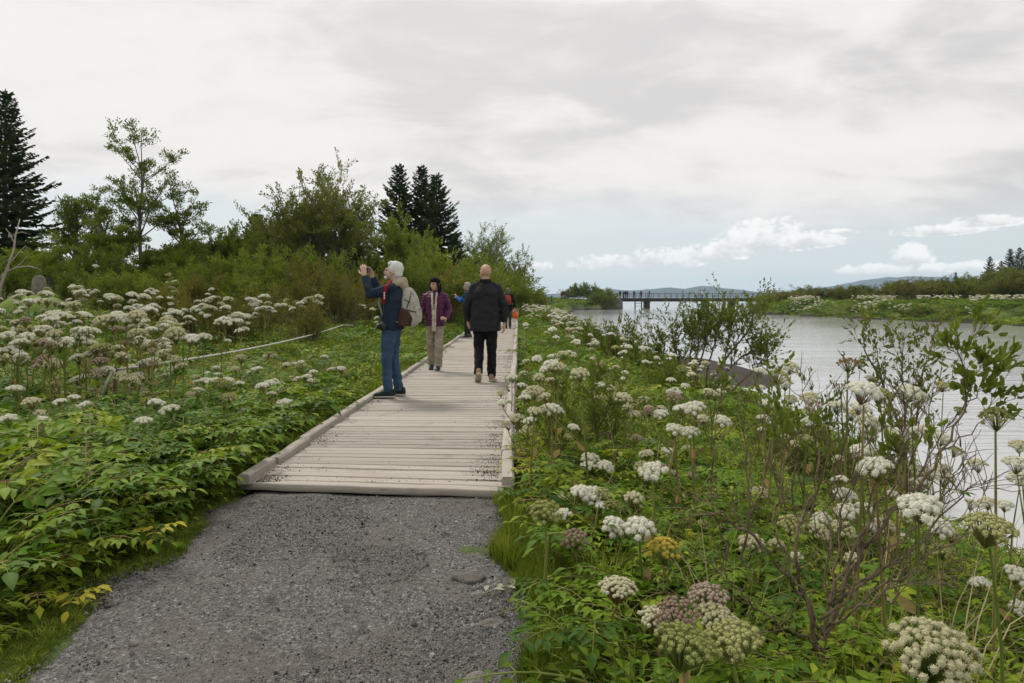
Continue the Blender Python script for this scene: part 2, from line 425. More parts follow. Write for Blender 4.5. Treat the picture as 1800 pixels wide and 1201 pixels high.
def axis(fine_a, fine_b, step, lo, hi, g=1.16):
    a = list(np.arange(fine_a, fine_b, step))
    s = step; p = fine_b
    while p < hi: a.append(p); s *= g; p += s
    a.append(hi)
    s = step; p = fine_a
    while p > lo: p -= s; s *= g; a.append(max(p, lo))
    return np.array(sorted(set(a)))
xs = axis(-9, 18, 0.18, -4200, 4200, 1.10); ys = axis(0, 42, 0.22, -300, 4300, 1.045)
X, Y = np.meshgrid(xs, ys)
Z = heights(X, Y)
Z = np.where((X < -2.2) | ((X > 0.3) & (X < 5)), Z + 0.035 * np.sin(X * 5.1 + 1.3 * np.sin(Y * 3)) * np.sin(Y * 4.3), Z)
nx, ny = len(xs), len(ys)
idx = np.arange(nx * ny).reshape(ny, nx)
quads = np.stack([idx[:-1, :-1], idx[:-1, 1:], idx[1:, 1:], idx[1:, :-1]], -1).reshape(-1, 4)
me = bpy.data.meshes.new('ground')
me.from_pydata(np.stack([X, Y, Z], -1).reshape(-1, 3).tolist(), [], quads.tolist())
me.polygons.foreach_set('use_smooth', [True] * len(me.polygons))

m, t, out = new_mat('soil_and_turf')
pos = t.node('ShaderNodeNewGeometry').outputs['Position']
sp = t.node('ShaderNodeSeparateXYZ'); t.put(sp.inputs[0], pos)
na = t.noise(pos, 0.9, 5, 0.6); nb = t.noise(pos, 22, 4, 0.6); nc = t.noise(pos, 0.12, 3, 0.5)
turf = t.ramp(t.m('ADD', t.m('MULTIPLY', na, 0.6), t.m('MULTIPLY', nb, 0.4)), [(0.3, (0.030, 0.040, 0.016)), (0.5, (0.055, 0.085, 0.022)), (0.68, (0.105, 0.15, 0.034))])
lawn = t.mix(t.rng(nc, 0.4, 0.6), turf, (0.15, 0.20, 0.035))
mudc = t.ramp(t.noise(pos, 9, 6, 0.65), [(0.3, (0.018, 0.015, 0.012)), (0.55, (0.042, 0.034, 0.027)), (0.8, (0.085, 0.072, 0.056))])
lo = t.m('ADD', sp.outputs[2], t.m('MULTIPLY', t.m('SUBTRACT', na, 0.5), 0.22))
col = t.mix(t.rng(lo, -1.02, -0.86), mudc, lawn)
b = t.node('ShaderNodeBsdfPrincipled'); t.put(b.inputs['Base Color'], col)
t.put(b.inputs['Roughness'], t.rng(lo, -1.3, -0.9, 0.85, 0.95)); b.inputs['Specular IOR Level'].default_value = 0.3
bn = t.node('ShaderNodeBump'); bn.inputs['Strength'].default_value = 0.6; bn.inputs['Distance'].default_value = 0.05
t.put(bn.inputs['Height'], t.noise(pos, 14, 6, 0.65)); t.l.new(bn.outputs[0], b.inputs['Normal'])
t.l.new(b.outputs[0], out.inputs[0])
me.materials.append(m)
tag(link('ground', me), 'dark soil and green turf under the meadow plants on both banks', 'ground', kind='structure')

# ------------------------------------------------------------------ water
wx = axis(0, 40, 4, -4200, 4200, 1.3); wy = axis(0, 160, 5, -300, 4300, 1.3)
mb = MB(); 
mb.add([(a, b_, WATER_Z) for b_ in wy for a in wx], [(j * len(wx) + i, j * len(wx) + i + 1, (j + 1) * len(wx) + i + 1, (j + 1) * len(wx) + i) for j in range(len(wy) - 1) for i in range(len(wx) - 1)])
m, t, out = new_mat('river_water')
pos = t.node('ShaderNodeNewGeometry').outputs['Position']
h1 = t.noise(t.mapping(pos, (0.22, 1.6, 1), (0, 0, 0.06)), 2.4, 5, 0.6)
h2 = t.noise(t.mapping(pos, (0.12, 1.2, 1), (0, 0, -0.04)), 0.5, 4, 0.55)
patch = t.rng(t.noise(t.mapping(pos, (0.25, 1.2, 1)), 0.09, 3, 0.5), 0.38, 0.62, 0.35, 1.0)
hh = t.m('ADD', t.m('MULTIPLY', t.m('MULTIPLY', h1, patch), 0.55), t.m('MULTIPLY', h2, 0.9))
bn = t.node('ShaderNodeBump'); bn.inputs['Strength'].default_value = 0.4; bn.inputs['Distance'].default_value = 0.11
t.put(bn.inputs['Height'], hh)
b = t.node('ShaderNodeBsdfPrincipled')
t.put(b.inputs['Base Color'], (0.40, 0.41, 0.415)); b.inputs['Roughness'].default_value = 0.08; b.inputs['IOR'].default_value = 1.5
b.inputs['Specular IOR Level'].default_value = 0.75
t.l.new(bn.outputs[0], b.inputs['Normal']); t.l.new(b.outputs[0], out.inputs[0])
tag(mb.build('water', m), 'pale rippled river water beside the boardwalk', 'water', kind='structure')

# ------------------------------------------------------------------ far hills
hill_m = simple('hill_slope', (0.075, 0.088, 0.092), 0.95, 0.45, 0.012, 0, c2=(0.04, 0.05, 0.055), spec=0.1, detail=6)
def hill(name, prof, d, depth, label, seed):
    """a ridge of real depth: prof = (photo x, photo y of the skyline)"""
    pxs = [p[0] for p in prof]; pys = [p[1] for p in prof]
    n = 110; kk = 14
    vs = []
    for j in range(kk + 1):
        v = j / kk
        for i in range(n + 1):
            px = pxs[0] + (pxs[-1] - pxs[0]) * i / n
            top = (HOR - np.interp(px, pxs, pys)) / FPX * d + CAMH
            xx = (px - 900) / FPX * d
            h = math.sin(math.pi * v) ** 0.8
            nz = mnoise.fractal(Vector((xx * 0.006 + seed, v * 2.2, seed)), 1.0, 2.0, 5)
            z = -1.6 + (top + 1.6) * h * (1 + 0.16 * nz * (1.0 if abs(v - 0.5) > 0.05 else 0.35))
            vs.append((xx, d + depth * (v - 0.5) + 25 * nz, z if h > 0 else -3.0))
    fs = [(j * (n + 1) + i, j * (n + 1) + i + 1, (j + 1) * (n + 1) + i + 1, (j + 1) * (n + 1) + i) for j in range(kk) for i in range(n)]
    mb = MB(); mb.add(vs, fs)
    tag(mb.build(name, hill_m), label, 'hill', kind='structure')
hill('hills', [(880, 521), (960, 517), (1040, 513), (1075, 509), (1100, 511), (1150, 509), (1175, 506), (1200, 508), (1216, 505), (1232, 502), (1244, 503), (1256, 506), (1275, 507), (1300, 511), (1330, 515), (1380, 519), (1430, 521)], 2600, 700, 'low blue hills on the horizon behind the bridge', 1.3)
hill('hills', [(1250, 521), (1340, 517), (1400, 511), (1440, 506), (1480, 500), (1520, 493), (1560, 489.5), (1600, 488), (1640, 487), (1655, 487), (1675, 492), (1720, 503), (1800, 512), (1900, 519), (2000, 521)], 3000, 900, 'long flat-topped blue mountain above the far right bank', 4.1)
hill('hills', [(-900, 520), (-500, 505), (-200, 498), (40, 494), (140, 488), (210, 486), (260, 491), (420, 497), (600, 500), (760, 508), (880, 518), (960, 521)], 2800, 900, 'blue ridge glimpsed behind the trees on the left', 7.7)

# ------------------------------------------------------------------ boardwalk
def wood(name, long_axis):
    m, t, out = new_mat(name)
    oi = t.node('ShaderNodeObjectInfo').outputs['Random']
    tcn = t.node('ShaderNodeTexCoord').outputs['Object']
    va = t.node('ShaderNodeVectorMath', operation='ADD'); t.put(va.inputs[0], tcn)
    t.put(va.inputs[1], t.comb(t.m('MULTIPLY', oi, 13.0), t.m('MULTIPLY', oi, 29.0), 0))
    st = (1.2, 26, 26) if long_axis == 'x' else (26, 1.2, 26)
    g = t.noise(t.mapping(va.outputs[0], st), 2.2, 5, 0.6)
    pos = t.node('ShaderNodeNewGeometry').outputs['Position']
    dirt = t.noise(pos, 2.2, 6, 0.65); sand = t.noise(pos, 0.7, 4, 0.6)
    grain = t.ramp(g, [(0.22, (0.180, 0.157, 0.129)), (0.40, (0.345, 0.308, 0.260)), (0.7, (0.415, 0.376, 0.323))])
    c = t.mix(t.rng(sand, 0.42, 0.62, 0, 0.55), grain, (0.395, 0.358, 0.305))
    c = t.mix(t.rng(dirt, 0.54, 0.74, 0, 0.65), c, (0.20, 0.175, 0.145))
    hs = t.node('ShaderNodeHueSaturation'); t.put(hs.inputs['Color'], c)
    t.put(hs.inputs['Value'], t.rng(oi, 0, 1, 0.80, 1.10, smooth=False))
    b = t.node('ShaderNodeBsdfPrincipled'); t.put(b.inputs['Base Color'], hs.outputs[0]); b.inputs['Roughness'].default_value = 0.8
    b.inputs['Specular IOR Level'].default_value = 0.25
    bn = t.node('ShaderNodeBump'); bn.inputs['Strength'].default_value = 0.45; bn.inputs['Distance'].default_value = 0.006
    t.put(bn.inputs['Height'], g); t.l.new(bn.outputs[0], b.inputs['Normal'])
    t.l.new(b.outputs[0], out.inputs[0])
    return m
M['plank'] = wood('weathered_plank', 'x'); M['kerb'] = wood('weathered_kerb', 'y')
BW_Y0, PITCH, BW_L, BW_R = 4.66, 0.120, -1.86, -0.045
def bwx(y): return 0.01 * (y - 4.6)
bw = empty('boardwalk', (0, BW_Y0, 0))
tag(bw, 'pale weathered plank boardwalk with low timber kerbs leading away to the lake', 'boardwalk', kind='structure')
def plank_mesh(rng, n=8):
    mb = MB(); L = BW_R - BW_L + 0.12; h, w2 = 0.042, PITCH / 2 - rng.uniform(0.004, 0.008)
    vs = []
    e0 = rng.uniform(-0.012, 0.012); e1 = rng.uniform(-0.012, 0.012)
    for i in range(n + 1):
        x = -L / 2 + L * i / n + (e0 if i == 0 else e1 if i == n else 0)
        wv = rng.uniform(-0.002, 0.002); zz = rng.uniform(-0.002, 0.002); c = 0.007
        a = w2 + wv; b_ = w2 + rng.uniform(-0.002, 0.002)
        vs += [(x, -a, -h), (x, -a, -c + zz), (x, -a + c, zz), (x, b_ - c, zz + rng.uniform(-.001, .001)), (x, b_, -c + zz), (x, b_, -h)]
    fs = [(i * 6 + j, i * 6 + (j + 1) % 6, (i + 1) * 6 + (j + 1) % 6, (i + 1) * 6 + j) for i in range(n) for j in range(6)]
    fs = [tuple(reversed(q)) for q in fs] + [(0, 1, 2, 3, 4, 5), tuple(reversed(range(n * 6, n * 6 + 6)))]
    mb.add(vs, fs); return mb
rg = random.Random(5)
pms = [plank_mesh(rg, 4).data('plank', M['plank'], False) for _ in range(14)]
for i in range(300):
    y = BW_Y0 + 0.20 + i * PITCH - .02 * math.exp(-i / 4)
    link('plank', rg.choice(pms), bw, loc=((BW_L + BW_R) / 2 + bwx(y), y - BW_Y0, rg.uniform(-0.0035, 0.002)), rot=(rg.uniform(-.006, .006), rg.uniform(-.0015, .0015), rg.choice((0, math.pi)) + rg.uniform(-.003, .003) - 0.01 - .095 * math.exp(-i / 7)))
rest = MB(); pm = [plank_mesh(rg, 1) for _ in range(4)]
for i in range(300, 620):
    y = BW_Y0 + 0.20 + i * PITCH
    rest.join(rg.choice(pm), Matrix.Translation(((BW_L + BW_R) / 2 + bwx(y), y - BW_Y0, rg.uniform(-.003, .002))) @ Matrix.Rotation(-0.01, 4, 'Z'))
tag(rest.build('far_planks', M['plank'], bw, False), kind='stuff')
# rounded end timber
mb = MB(); secs = []
for i in range(13):
    u = i / 12; x = BW_L - 0.06 + (BW_R - BW_L + 0.11) * u
    secs.append(((x, 0.185 - 0.205 * u + rg.uniform(-.005, .005), -0.031 + rg.uniform(-.003, .003)), 0.050, 0.029, (0, 1, 0), (0, 0, 1)))
mb.loft(secs, 16, power=5.0); mb.build('end_timber', M['plank'], bw)
# bearers below
for x in (BW_L + 0.2, (BW_L + BW_R) / 2, BW_R - 0.2):
    mb = MB(); mb.box((x + 0.37, 37.3 + 0.2, -0.10), (0.10, 74.0, 0.11), Matrix.Rotation(-0.01, 3, 'Z')); mb.build('bearer', M['kerb'], bw, False)
def kerb_piece(y0, y1, x, side, w_=0.085, h=0.06, skew=0.0):
    mb = MB(); n = max(3, int((y1 - y0) / 0.5)); vs = []; c = 0.012
    for i in range(n + 1):
        y = y0 + (y1 - y0) * i / n; xx = x + bwx(y) + skew * (i / n - 0.5) + rg.uniform(-.004, .004); hz = 0.004 + rg.uniform(-.003, .003)
        a = w_ / 2
        vs += [(xx - a, y - BW_Y0, hz - 0.01), (xx - a, y - BW_Y0, hz + h - c), (xx - a + c, y - BW_Y0, hz + h), (xx + a - c, y - BW_Y0, hz + h), (xx + a, y - BW_Y0, hz + h - c), (xx + a, y - BW_Y0, hz - 0.01)]
    fs = [(i * 6 + j, i * 6 + (j + 1) % 6, (i + 1) * 6 + (j + 1) % 6, (i + 1) * 6 + j) for i in range(n) for j in range(6)]
    mb.add(vs, fs + [(5, 4, 3, 2, 1, 0), tuple(range(n * 6, n * 6 + 6))])
    return mb.build('kerb_rail', M['kerb'], bw, False)
for (x, ys_) in ((BW_L - 0.0, [4.74, 5.28, 6.05, 8.3, 11.5, 14.6, 17.8, 21, 24.2, 27.4, 30.6, 33.8, 37, 42, 50, 58, 66, 74]), (BW_R + 0.0, [4.70, 5.55, 6.9, 9.4, 12.4, 15.6, 18.8, 22, 25.2, 28.4, 31.6, 35, 41, 49, 57, 65, 74])):
    for k in range(len(ys_) - 1):
        kerb_piece(ys_[k] + 0.012, ys_[k + 1] - 0.012, x + rg.uniform(-.012, .012), 0, skew=rg.uniform(-.02, .02), h=rg.uniform(.046, .058))

# ------------------------------------------------------------------ gravel path
mb = MB(); gx = np.linspace(-2.25, 0.42, 90); gy = np.linspace(-1.0, 5.0, 190)
def edge(y, s): return 0.07 * math.sin(y * 2.1 + s) + 0.05 * math.sin(y * 5.3 + 2 * s) + 0.03 * math.sin(y * 11 + s)
PL = lambda y: -1.86 + 0.07 * math.sin(y * 1.3) + edge(y, 0.3) + 0.10 * max(0, 3.2 - y) * (y < 3.2)
PR = lambda y: 0.03 + edge(y, 2.2) + 0.07 * max(0, 3.2 - y)
vs = []; 
for y in gy:
    for x in gx:
        d_in = min(x - PL(min(y, 4.7)), PR(min(y, 4.7)) - x)
        z = -0.062 + 0.022 * mnoise.fractal(Vector((x * 1.6, y * 1.6, 3)), 1.0, 2.0, 4) - 0.05 * (1 - sstep(-0.10, 0.10, d_in)) - 0.012 * sstep(4.6, 4.8, y)
        if d_in < -0.16: z -= 0.10
        vs.append((x, y, z))
mb.add(vs, [(j * 90 + i, j * 90 + i + 1, (j + 1) * 90 + i + 1, (j + 1) * 90 + i) for j in range(189) for i in range(89)])
m, t, out = new_mat('grey_gravel')
pos = t.node('ShaderNodeNewGeometry').outputs['Position']
def voro(sc, feat='F1'):
    v = t.node('ShaderNodeTexVoronoi', feature=feat); t.put(v.inputs['Vector'], pos); v.inputs['Scale'].default_value = sc; return v
v1 = voro(135); v2 = voro(70)
sp1 = t.node('ShaderNodeSeparateColor'); t.put(sp1.inputs[0], v1.outputs['Color'])
sp2 = t.node('ShaderNodeSeparateColor'); t.put(sp2.inputs[0], v2.outputs['Color'])
tone = t.m('ADD', t.m('MULTIPLY', sp1.outputs[0], 0.55), t.m('MULTIPLY', sp2.outputs[1], 0.45))
stone = t.ramp(tone, [(0.1, (0.046, 0.045, 0.042)), (0.5, (0.100, 0.097, 0.090)), (0.78, (0.162, 0.157, 0.145)), (0.97, (0.32, 0.31, 0.285))])
patch = t.noise(pos, 1.5, 6, 0.62); patch2 = t.noise(pos, 5.0, 5, 0.65)
c = t.mix(t.rng(patch, 0.44, 0.62, 0, 0.62), stone, (0.110, 0.097, 0.081))
c = t.mix(t.rng(patch2, 0.56, 0.72, 0, 0.75), c, (0.030, 0.027, 0.024))
b = t.node('ShaderNodeBsdfPrincipled'); t.put(b.inputs['Base Color'], c); b.inputs['Roughness'].default_value = 0.85; b.inputs['Specular IOR Level'].default_value = 0.3
bn = t.node('ShaderNodeBump'); bn.inputs['Strength'].default_value = 0.9; bn.inputs['Distance'].default_value = 0.006
hgt = t.m('ADD', t.m('MULTIPLY', v1.outputs['Distance'], -0.8), t.m('ADD', t.m('MULTIPLY', v2.outputs['Distance'], -1.0), t.m('MULTIPLY', t.noise(pos, 30, 4, 0.6), 1.2)))
t.put(bn.inputs['Height'], hgt); t.l.new(bn.outputs[0], b.inputs['Normal']); t.l.new(b.outputs[0], out.inputs[0])
M['gravel'] = m
tag(mb.build('gravel_path', m), 'grey gravel path in front of the boardwalk', 'path', kind='structure')
M['stone'] = simple('field_stone', (0.20, 0.185, 0.16), 0.9, 0.4, 30, 0.8, 120, objrand=0.35)
M['chip'] = simple('gravel_chip', (0.148, 0.144, 0.135), 0.8, 0.4, 60, 0, objrand=0.95)

def rock(rng, r, sub=2, flat=0.6, rough=0.35):
    bm = bmesh.new(); bmesh.ops.create_icosphere(bm, subdivisions=sub, radius=1)
    o = Vector((rng.uniform(0, 99),) * 3)
    mb = MB(); 
    for v in bm.verts:
        q = v.co * (1 + rough * mnoise.noise(v.co * 1.3 + o) + rough * 0.4 * mnoise.noise(v.co * 3.1 + o))
        v.co = Vector((q.x * r[0], q.y * r[1], q.z * r[2] * flat))
    bm.verts.index_update()
    mb.add([v.co for v in bm.verts], [tuple(v.index for v in f.verts) for f in bm.faces]); bm.free()
    return mb

# ------------------------------------------------------------------ scatter of uncountable pieces (one object, kind stuff)
def scatter(name, pts, protos, label, cat=None):
    """pts: (x, y, z, rx, ry, rz, scale, proto index)"""
    c = bpy.data.collections.new(name + '_pieces')
    for i, me in enumerate(protos):
        o = bpy.data.objects.new('piece_%02d_%s' % (i, name), me); c.objects.link(o)
    a = np.array(pts, float)
    me = bpy.data.meshes.new(name); me.vertices.add(len(a)); me.vertices.foreach_set('co', a[:, :3].ravel())
    at = me.attributes.new('rot', 'FLOAT_VECTOR', 'POINT'); at.data.foreach_set('vector', a[:, 3:6].ravel())
    at = me.attributes.new('siz', 'FLOAT', 'POINT'); at.data.foreach_set('value', a[:, 6].copy())
    at = me.attributes.new('pick', 'INT', 'POINT'); at.data.foreach_set('value', a[:, 7].astype(np.int32))
    me.update()
    o = link(name, me); tag(o, label, cat, kind='stuff')
    g = bpy.data.node_groups.new(name, 'GeometryNodeTree')
    g.interface.new_socket('Geometry', in_out='INPUT', socket_type='NodeSocketGeometry')
    g.interface.new_socket('Geometry', in_out='OUTPUT', socket_type='NodeSocketGeometry')
    n = g.nodes; gi = n.new('NodeGroupInput'); go = n.new('NodeGroupOutput')
    ci = n.new('GeometryNodeCollectionInfo'); ci.inputs[0].default_value = c; ci.inputs[1].default_value = True; ci.inputs[2].default_value = True
    ip = n.new('GeometryNodeInstanceOnPoints'); ip.inputs['Pick Instance'].default_value = True
    def attr(nm, ty):
        q = n.new('GeometryNodeInputNamedAttribute'); q.data_type = ty; q.inputs[0].default_value = nm; return q.outputs[0]
    L = g.links
    L.new(gi.outputs[0], ip.inputs['Points']); L.new(ci.outputs[0], ip.inputs['Instance'])
    L.new(attr('pick', 'INT'), ip.inputs['Instance Index'])
    L.new(attr('rot', 'FLOAT_VECTOR'), ip.inputs['Rotation']); L.new(attr('siz', 'FLOAT'), ip.inputs['Scale'])
    L.new(ip.outputs[0], go.inputs[0])
    md = o.modifiers.new('scatter', 'NODES'); md.node_group = g
    return o

rg = random.Random(11)
chips = [rock(rg, (1, 1, 1), 1, rg.uniform(.5, .8), 0.5).data('chip', M['chip'], False) for _ in range(6)]
pts = []
while len(pts) < 52000:
    y = 1.9 + 2.75 * rg.random() ** 1.0; x = rg.uniform(-2.1, 0.3)
    if x < PL(y) - 0.02 + rg.gauss(0, .05) or x > PR(y) + 0.02 + rg.gauss(0, .05): continue
    if mnoise.fractal(Vector((x * 1.2, y * 1.2, 7)), 1, 2, 3) < 0.02 and rg.random() < 0.82: continue
    s = 0.0023 * math.exp(rg.gauss(0, 0.5)); 
    z = -0.062 + 0.022 * mnoise.fractal(Vector((x * 1.6, y * 1.6, 3)), 1.0, 2.0, 4)
    pts.append((x, y, z + s * 0.2, rg.uniform(0, 6), rg.uniform(0, 6), rg.uniform(0, 6), s, rg.randrange(6)))
scatter('gravel', pts, chips, 'small loose grey chips of gravel on the path', 'gravel')
# grit blown along the kerbs and over the planks
M['grit'] = simple('dark_grit', (0.09, 0.08, 0.07), 0.9, 0.4, 40, 0, objrand=0.5)
grit = [rock(rg, (1, 1, 1), 1, rg.uniform(.5, .8), 0.5).data('grit', M['grit'], False) for _ in range(4)]
pts = []
while len(pts) < 13000:
    y = 4.8 + 12 * rg.random() ** 1.8
    k = rg.random()
    if k < 0.50: x = BW_R - 0.06 - abs(rg.gauss(0, 0.11)) + bwx(y)
    elif k < 0.84: x = BW_L + 0.06 + abs(rg.gauss(0, 0.09)) + bwx(y)
    else: x = rg.uniform(BW_L, BW_R) + bwx(y)
    if k < 0.84 and mnoise.noise(Vector((x * 2, y * 2.5, 1))) < -0.1: continue
    if k >= 0.84 and mnoise.noise(Vector((x * 1.5, y * 1.5, 5))) < 0.05: continue
    pts.append((x, y, 0.0015, rg.uniform(0, 6), rg.uniform(0, 6), rg.uniform(0, 6), 0.0014 * math.exp(rg.gauss(0, 0.6)), rg.randrange(4)))
scatter('grit', pts, grit, 'dark grit lying on the planks and along the kerbs', 'grit')

# stones bedded in the gravel
def put_rock(px, py, d, r, seed, label, flat=0.55, rz=0.0):
    rr = random.Random(seed); p = P(px, py, d)
    o = rock(rr, r, 3, flat, 0.4).build('stone', M['stone'], loc=(p.x, p.y, -0.066), rot=(0.08, -0.05, rz))
    tag(o, label, 'stone', 'stones bedded in the gravel path')
put_rock(822, 1010, 3.30, (0.105, 0.055, 0.060), 3, 'largest flat brown stone bedded in the gravel path', rz=-0.25)
put_rock(836, 1199, 2.43, (0.05, 0.04, 0.04), 5, 'pale stone at the bottom edge of the gravel path', rz=0.4)
put_rock(845, 1048, 3.12, (0.06, 0.022, 0.03), 6, 'thin dark sliver of stone just below the largest flat stone')
put_rock(862, 1101, 2.84, (0.055, 0.03, 0.036), 7, 'low grey stone near the right edge of the gravel', rz=0.3)
put_rock(238, 1135, 2.68, (0.024, 0.02, 0.026), 8, 'small round pale stone on the left of the gravel path')
put_rock(281, 1131, 2.70, (0.014, 0.011, 0.012), 12, 'tiny white pebble on the left of the gravel path')
put_rock(462, 1160, 2.58, (0.02, 0.014, 0.015), 13, 'small grey pebble low on the middle of the gravel path')
put_rock(714, 1155, 2.6, (0.018, 0.014, 0.014), 14, 'small tan pebble low on the gravel, right of the middle')

# ------------------------------------------------------------------ bridge
br_m = simple('bridge_concrete', (0.045, 0.041, 0.034), 0.9, 0.4, 2.0, 0.3, 8)
st_m = simple('bridge_steel', (0.07, 0.072, 0.072), 0.6, 0.2, 3.0)
abut_m = simple('abutment_stone', (0.15, 0.14, 0.12), 0.9, 0.4, 1.5, 0.5, 6)
BY = 150.0
A = Vector((23.4, BY, 0)); B_ = Vector((66.0, BY + 9, 0))
DK = 1.02
br = empty('footbridge', (A.x, A.y, 0), math.atan2(B_.y - A.y, B_.x - A.x))
tag(br, 'long low dark footbridge with thin railing crossing the river mouth', 'bridge')
LB = (B_ - A).length
def bpart(name, boxes, m, bev=False):
    mb = MB()
    for c, s in boxes: mb.box(c, s)
    return mb.build(name, m, br, False)
bpart('deck', [((LB / 2, 0, DK - 0.12), (LB, 2.6, 0.24))], br_m)
bpart('girder', [((LB / 2, -0.95, DK - 0.50), (LB, 0.30, 0.52))], br_m)
bpart('girder', [((LB / 2, 0.95, DK - 0.50), (LB, 0.30, 0.52))], br_m)
for s in (-1.24, 1.24):
    bpart('handrail', [((LB / 2, s, DK + 1.06), (LB, 0.09, 0.07))], st_m)
    bpart('handrail', [((LB / 2, s, DK + 0.72), (LB, 0.04, 0.04))], st_m)
    bpart('handrail', [((LB / 2, s, DK + 0.42), (LB, 0.04, 0.04))], st_m)
    for k in range(int(LB / 1.45) + 1): bpart('rail_post', [((k * 1.45 + 0.05, s, DK + 0.53), (0.07, 0.06, 1.05))], st_m)
for px_ in (6.6, 20.6, 27.2, 37.0):
    bpart('pier', [((px_, 0, -0.75), (0.62, 2.2, 2.1)), ((px_, 0, 0.21), (0.85, 2.5, 0.20))], br_m)
mb = MB(); mb.box((-1.6, 0, -0.5), (3.4, 4.6, 2.4)); mb.box((-1.6, 0, 0.80), (3.0, 3.4, 0.42)); mb.build('abutment', abut_m, br, False)
mb = MB(); mb.box((LB + 1.6, 0, -0.5), (3.4, 4.6, 2.4)); mb.box((LB + 1.6, 0, 0.80), (3.0, 3.4, 0.42)); mb.build('abutment', abut_m, br, False)
lad = empty('ladder_frame', (A.x + 4.0, A.y - 1.9, 0), 0.2)
for s in (-0.75, 0.75):
    mb = MB(); mb.box((s, 0, -0.45), (0.20, 0.2, 2.2)); mb.build('leg', br_m, lad, False)
for z in (-0.7, -0.1, 0.35):
    mb = MB(); mb.box((0, 0, z), (1.3, 0.12, 0.10)); mb.build('rung', br_m, lad, False)
tag(lad, 'ladder-like timber frame standing in the water beside the bridge', 'frame')
# ------------------------------------------------------------------ headstone, rope fence
m_hs = simple('lichened_stone', (0.20, 0.19, 0.165), .95, .55, 7, .8, 25, c2=(.07, .066, .055))
p = P(68, 520, 20.0); 
mb = MB(); secs = []
for (z, s) in ((-.5, 1.05), (0, 1.02), (.25, 1), (.45, .97), (.56, .88), (.63, .70), (.675, .42), (.69, .14)):
    secs.append(((0, 0, z), .215 * s, .10 * (s if s > .8 else .9), (1, 0, 0), (0, 1, 0)))
mb.loft(secs, 20, power=3.2)
tag(mb.build('headstone', m_hs, loc=(p.x, p.y, p.z), rot=(.03, .03, .25), scale=.86), 'weathered round-topped grey headstone before the border spruce', 'headstone')
# low grassy bank it stands on
mb = MB(); n = 16; vs = []
for j in range(9):
    for i in range(n + 1):
        u = i / n * 2 - 1; v = j / 8 * 2 - 1
        vs.append((u * 1.1, v * 1.0, -.9 + .92 * max(0, 1 - abs(u) ** 4) * max(0, 1 - abs(v) ** 3) + .02 * math.sin(9 * u + 3 * v)))
mb.add(vs, [(j * (n + 1) + i, j * (n + 1) + i + 1, (j + 1) * (n + 1) + i + 1, (j + 1) * (n + 1) + i) for j in range(8) for i in range(n)])
tag(mb.build('grass_mound', simple('mown_turf', (.16, .22, .04), .95, .35, 14, .6, 60), loc=(p.x, p.y - .2, p.z), scale=.9), 'bright green turf mound under the headstone', 'mound', kind='structure')

m_rust = simple('rusty_iron', (.13, .065, .04), .8, .5, 20, .4, 80); m_rope = simple('pale_rope', (.62, .59, .54), .85, .25, 60, .6, 250)
posts = [(-4.40, 7.56), (-4.80, 19.4), (-4.55, 31.0)]
for q, (x, y) in enumerate(posts):
    root = empty('rope_post', (x, y, gz(x, y))); h = .46 - gz(x, y) if q == 0 else .47 - gz(x, y)
    tag(root, ['rusty iron rope post among the flowers in the left foreground', 'thin iron rope post at the middle of the left meadow', 'farthest thin rope post behind the photographing man'][q], 'post', 'rope fence posts')
    mb = MB(); mb.tube([(0, 0, -.1), (.005, 0, h * .5), (0, 0, h)], .014 if q else .018, 8); mb.build('rod', m_rust, root)
    mb = MB(); mb.tube([(.028 * math.cos(a), 0, h + .028 + .028 * math.sin(a)) for a in [i * 6.283 / 10 - 1.57 for i in range(11)]], .007, 6); mb.build('eye', m_rust, root)
def rope_pts(a, b, sag, n=24): 
    a, b = Vector(a), Vector(b); return [a.lerp(b, i / n) - Vector((0, 0, sag * 4 * (i / n) * (1 - i / n))) for i in range(n + 1)]
z0, z1, z2 = .49, .50, .50
mb = MB()
pa_ = rope_pts((-4.40, 7.56, z0), (-4.80, 19.4, z1), .10)
pb_ = rope_pts((-4.80, 19.4, z1), (-4.55, 31.0, z2), .18)
pc_ = [Vector((-4.47, 7.46, .24)), Vector((-4.45, 7.49, .36)), Vector((-4.42, 7.53, .46))]
mb.tube(pc_ + pa_ + pb_[1:], .015, 7)
tag(mb.build('rope', m_rope), 'pale sagging rope strung between iron posts along the left meadow', 'rope')

# ------------------------------------------------------------------ people
M['skin'] = simple('skin', (.50, .30, .215), .55, .12, 25, .1, 200)
M['skin_pale'] = simple('skin_pale', (.56, .36, .27), .55, .12, 25, .1, 200)
M['eye'] = simple('eye_dark', (.03, .022, .018), .3, .1)
M['lip'] = simple('lip', (.36, .15, .12), .5, .1)
def cloth(n, c, **k): return simple(n, c, k.pop('rough', .85), k.pop('var', .38), k.pop('scale', 9), k.pop('bump', .35), k.pop('bscale', 180), spec=.2, **k)
Xa, Ya, Za = Vector((1, 0, 0)), Vector((0, 1, 0)), Vector((0, 0, 1))
JD = dict(hip_l=(-.088, 0, .93), hip_r=(.088, 0, .93), knee_l=(-.095, .02, .50), knee_r=(.095, .02, .50), ank_l=(-.095, -.015, .085), ank_r=(.095, -.015, .085), toe_l=None, toe_r=None,
          sh_l=(-.172, -.005, 1.395), sh_r=(.172, -.005, 1.395), elb_l=(-.245, -.02, 1.14), elb_r=(.245, -.02, 1.14), wri_l=(-.25, .07, .90), wri_r=(.25, .07, .90), neck=(0, -.005, 1.47), head=(0, .02, 1.62))
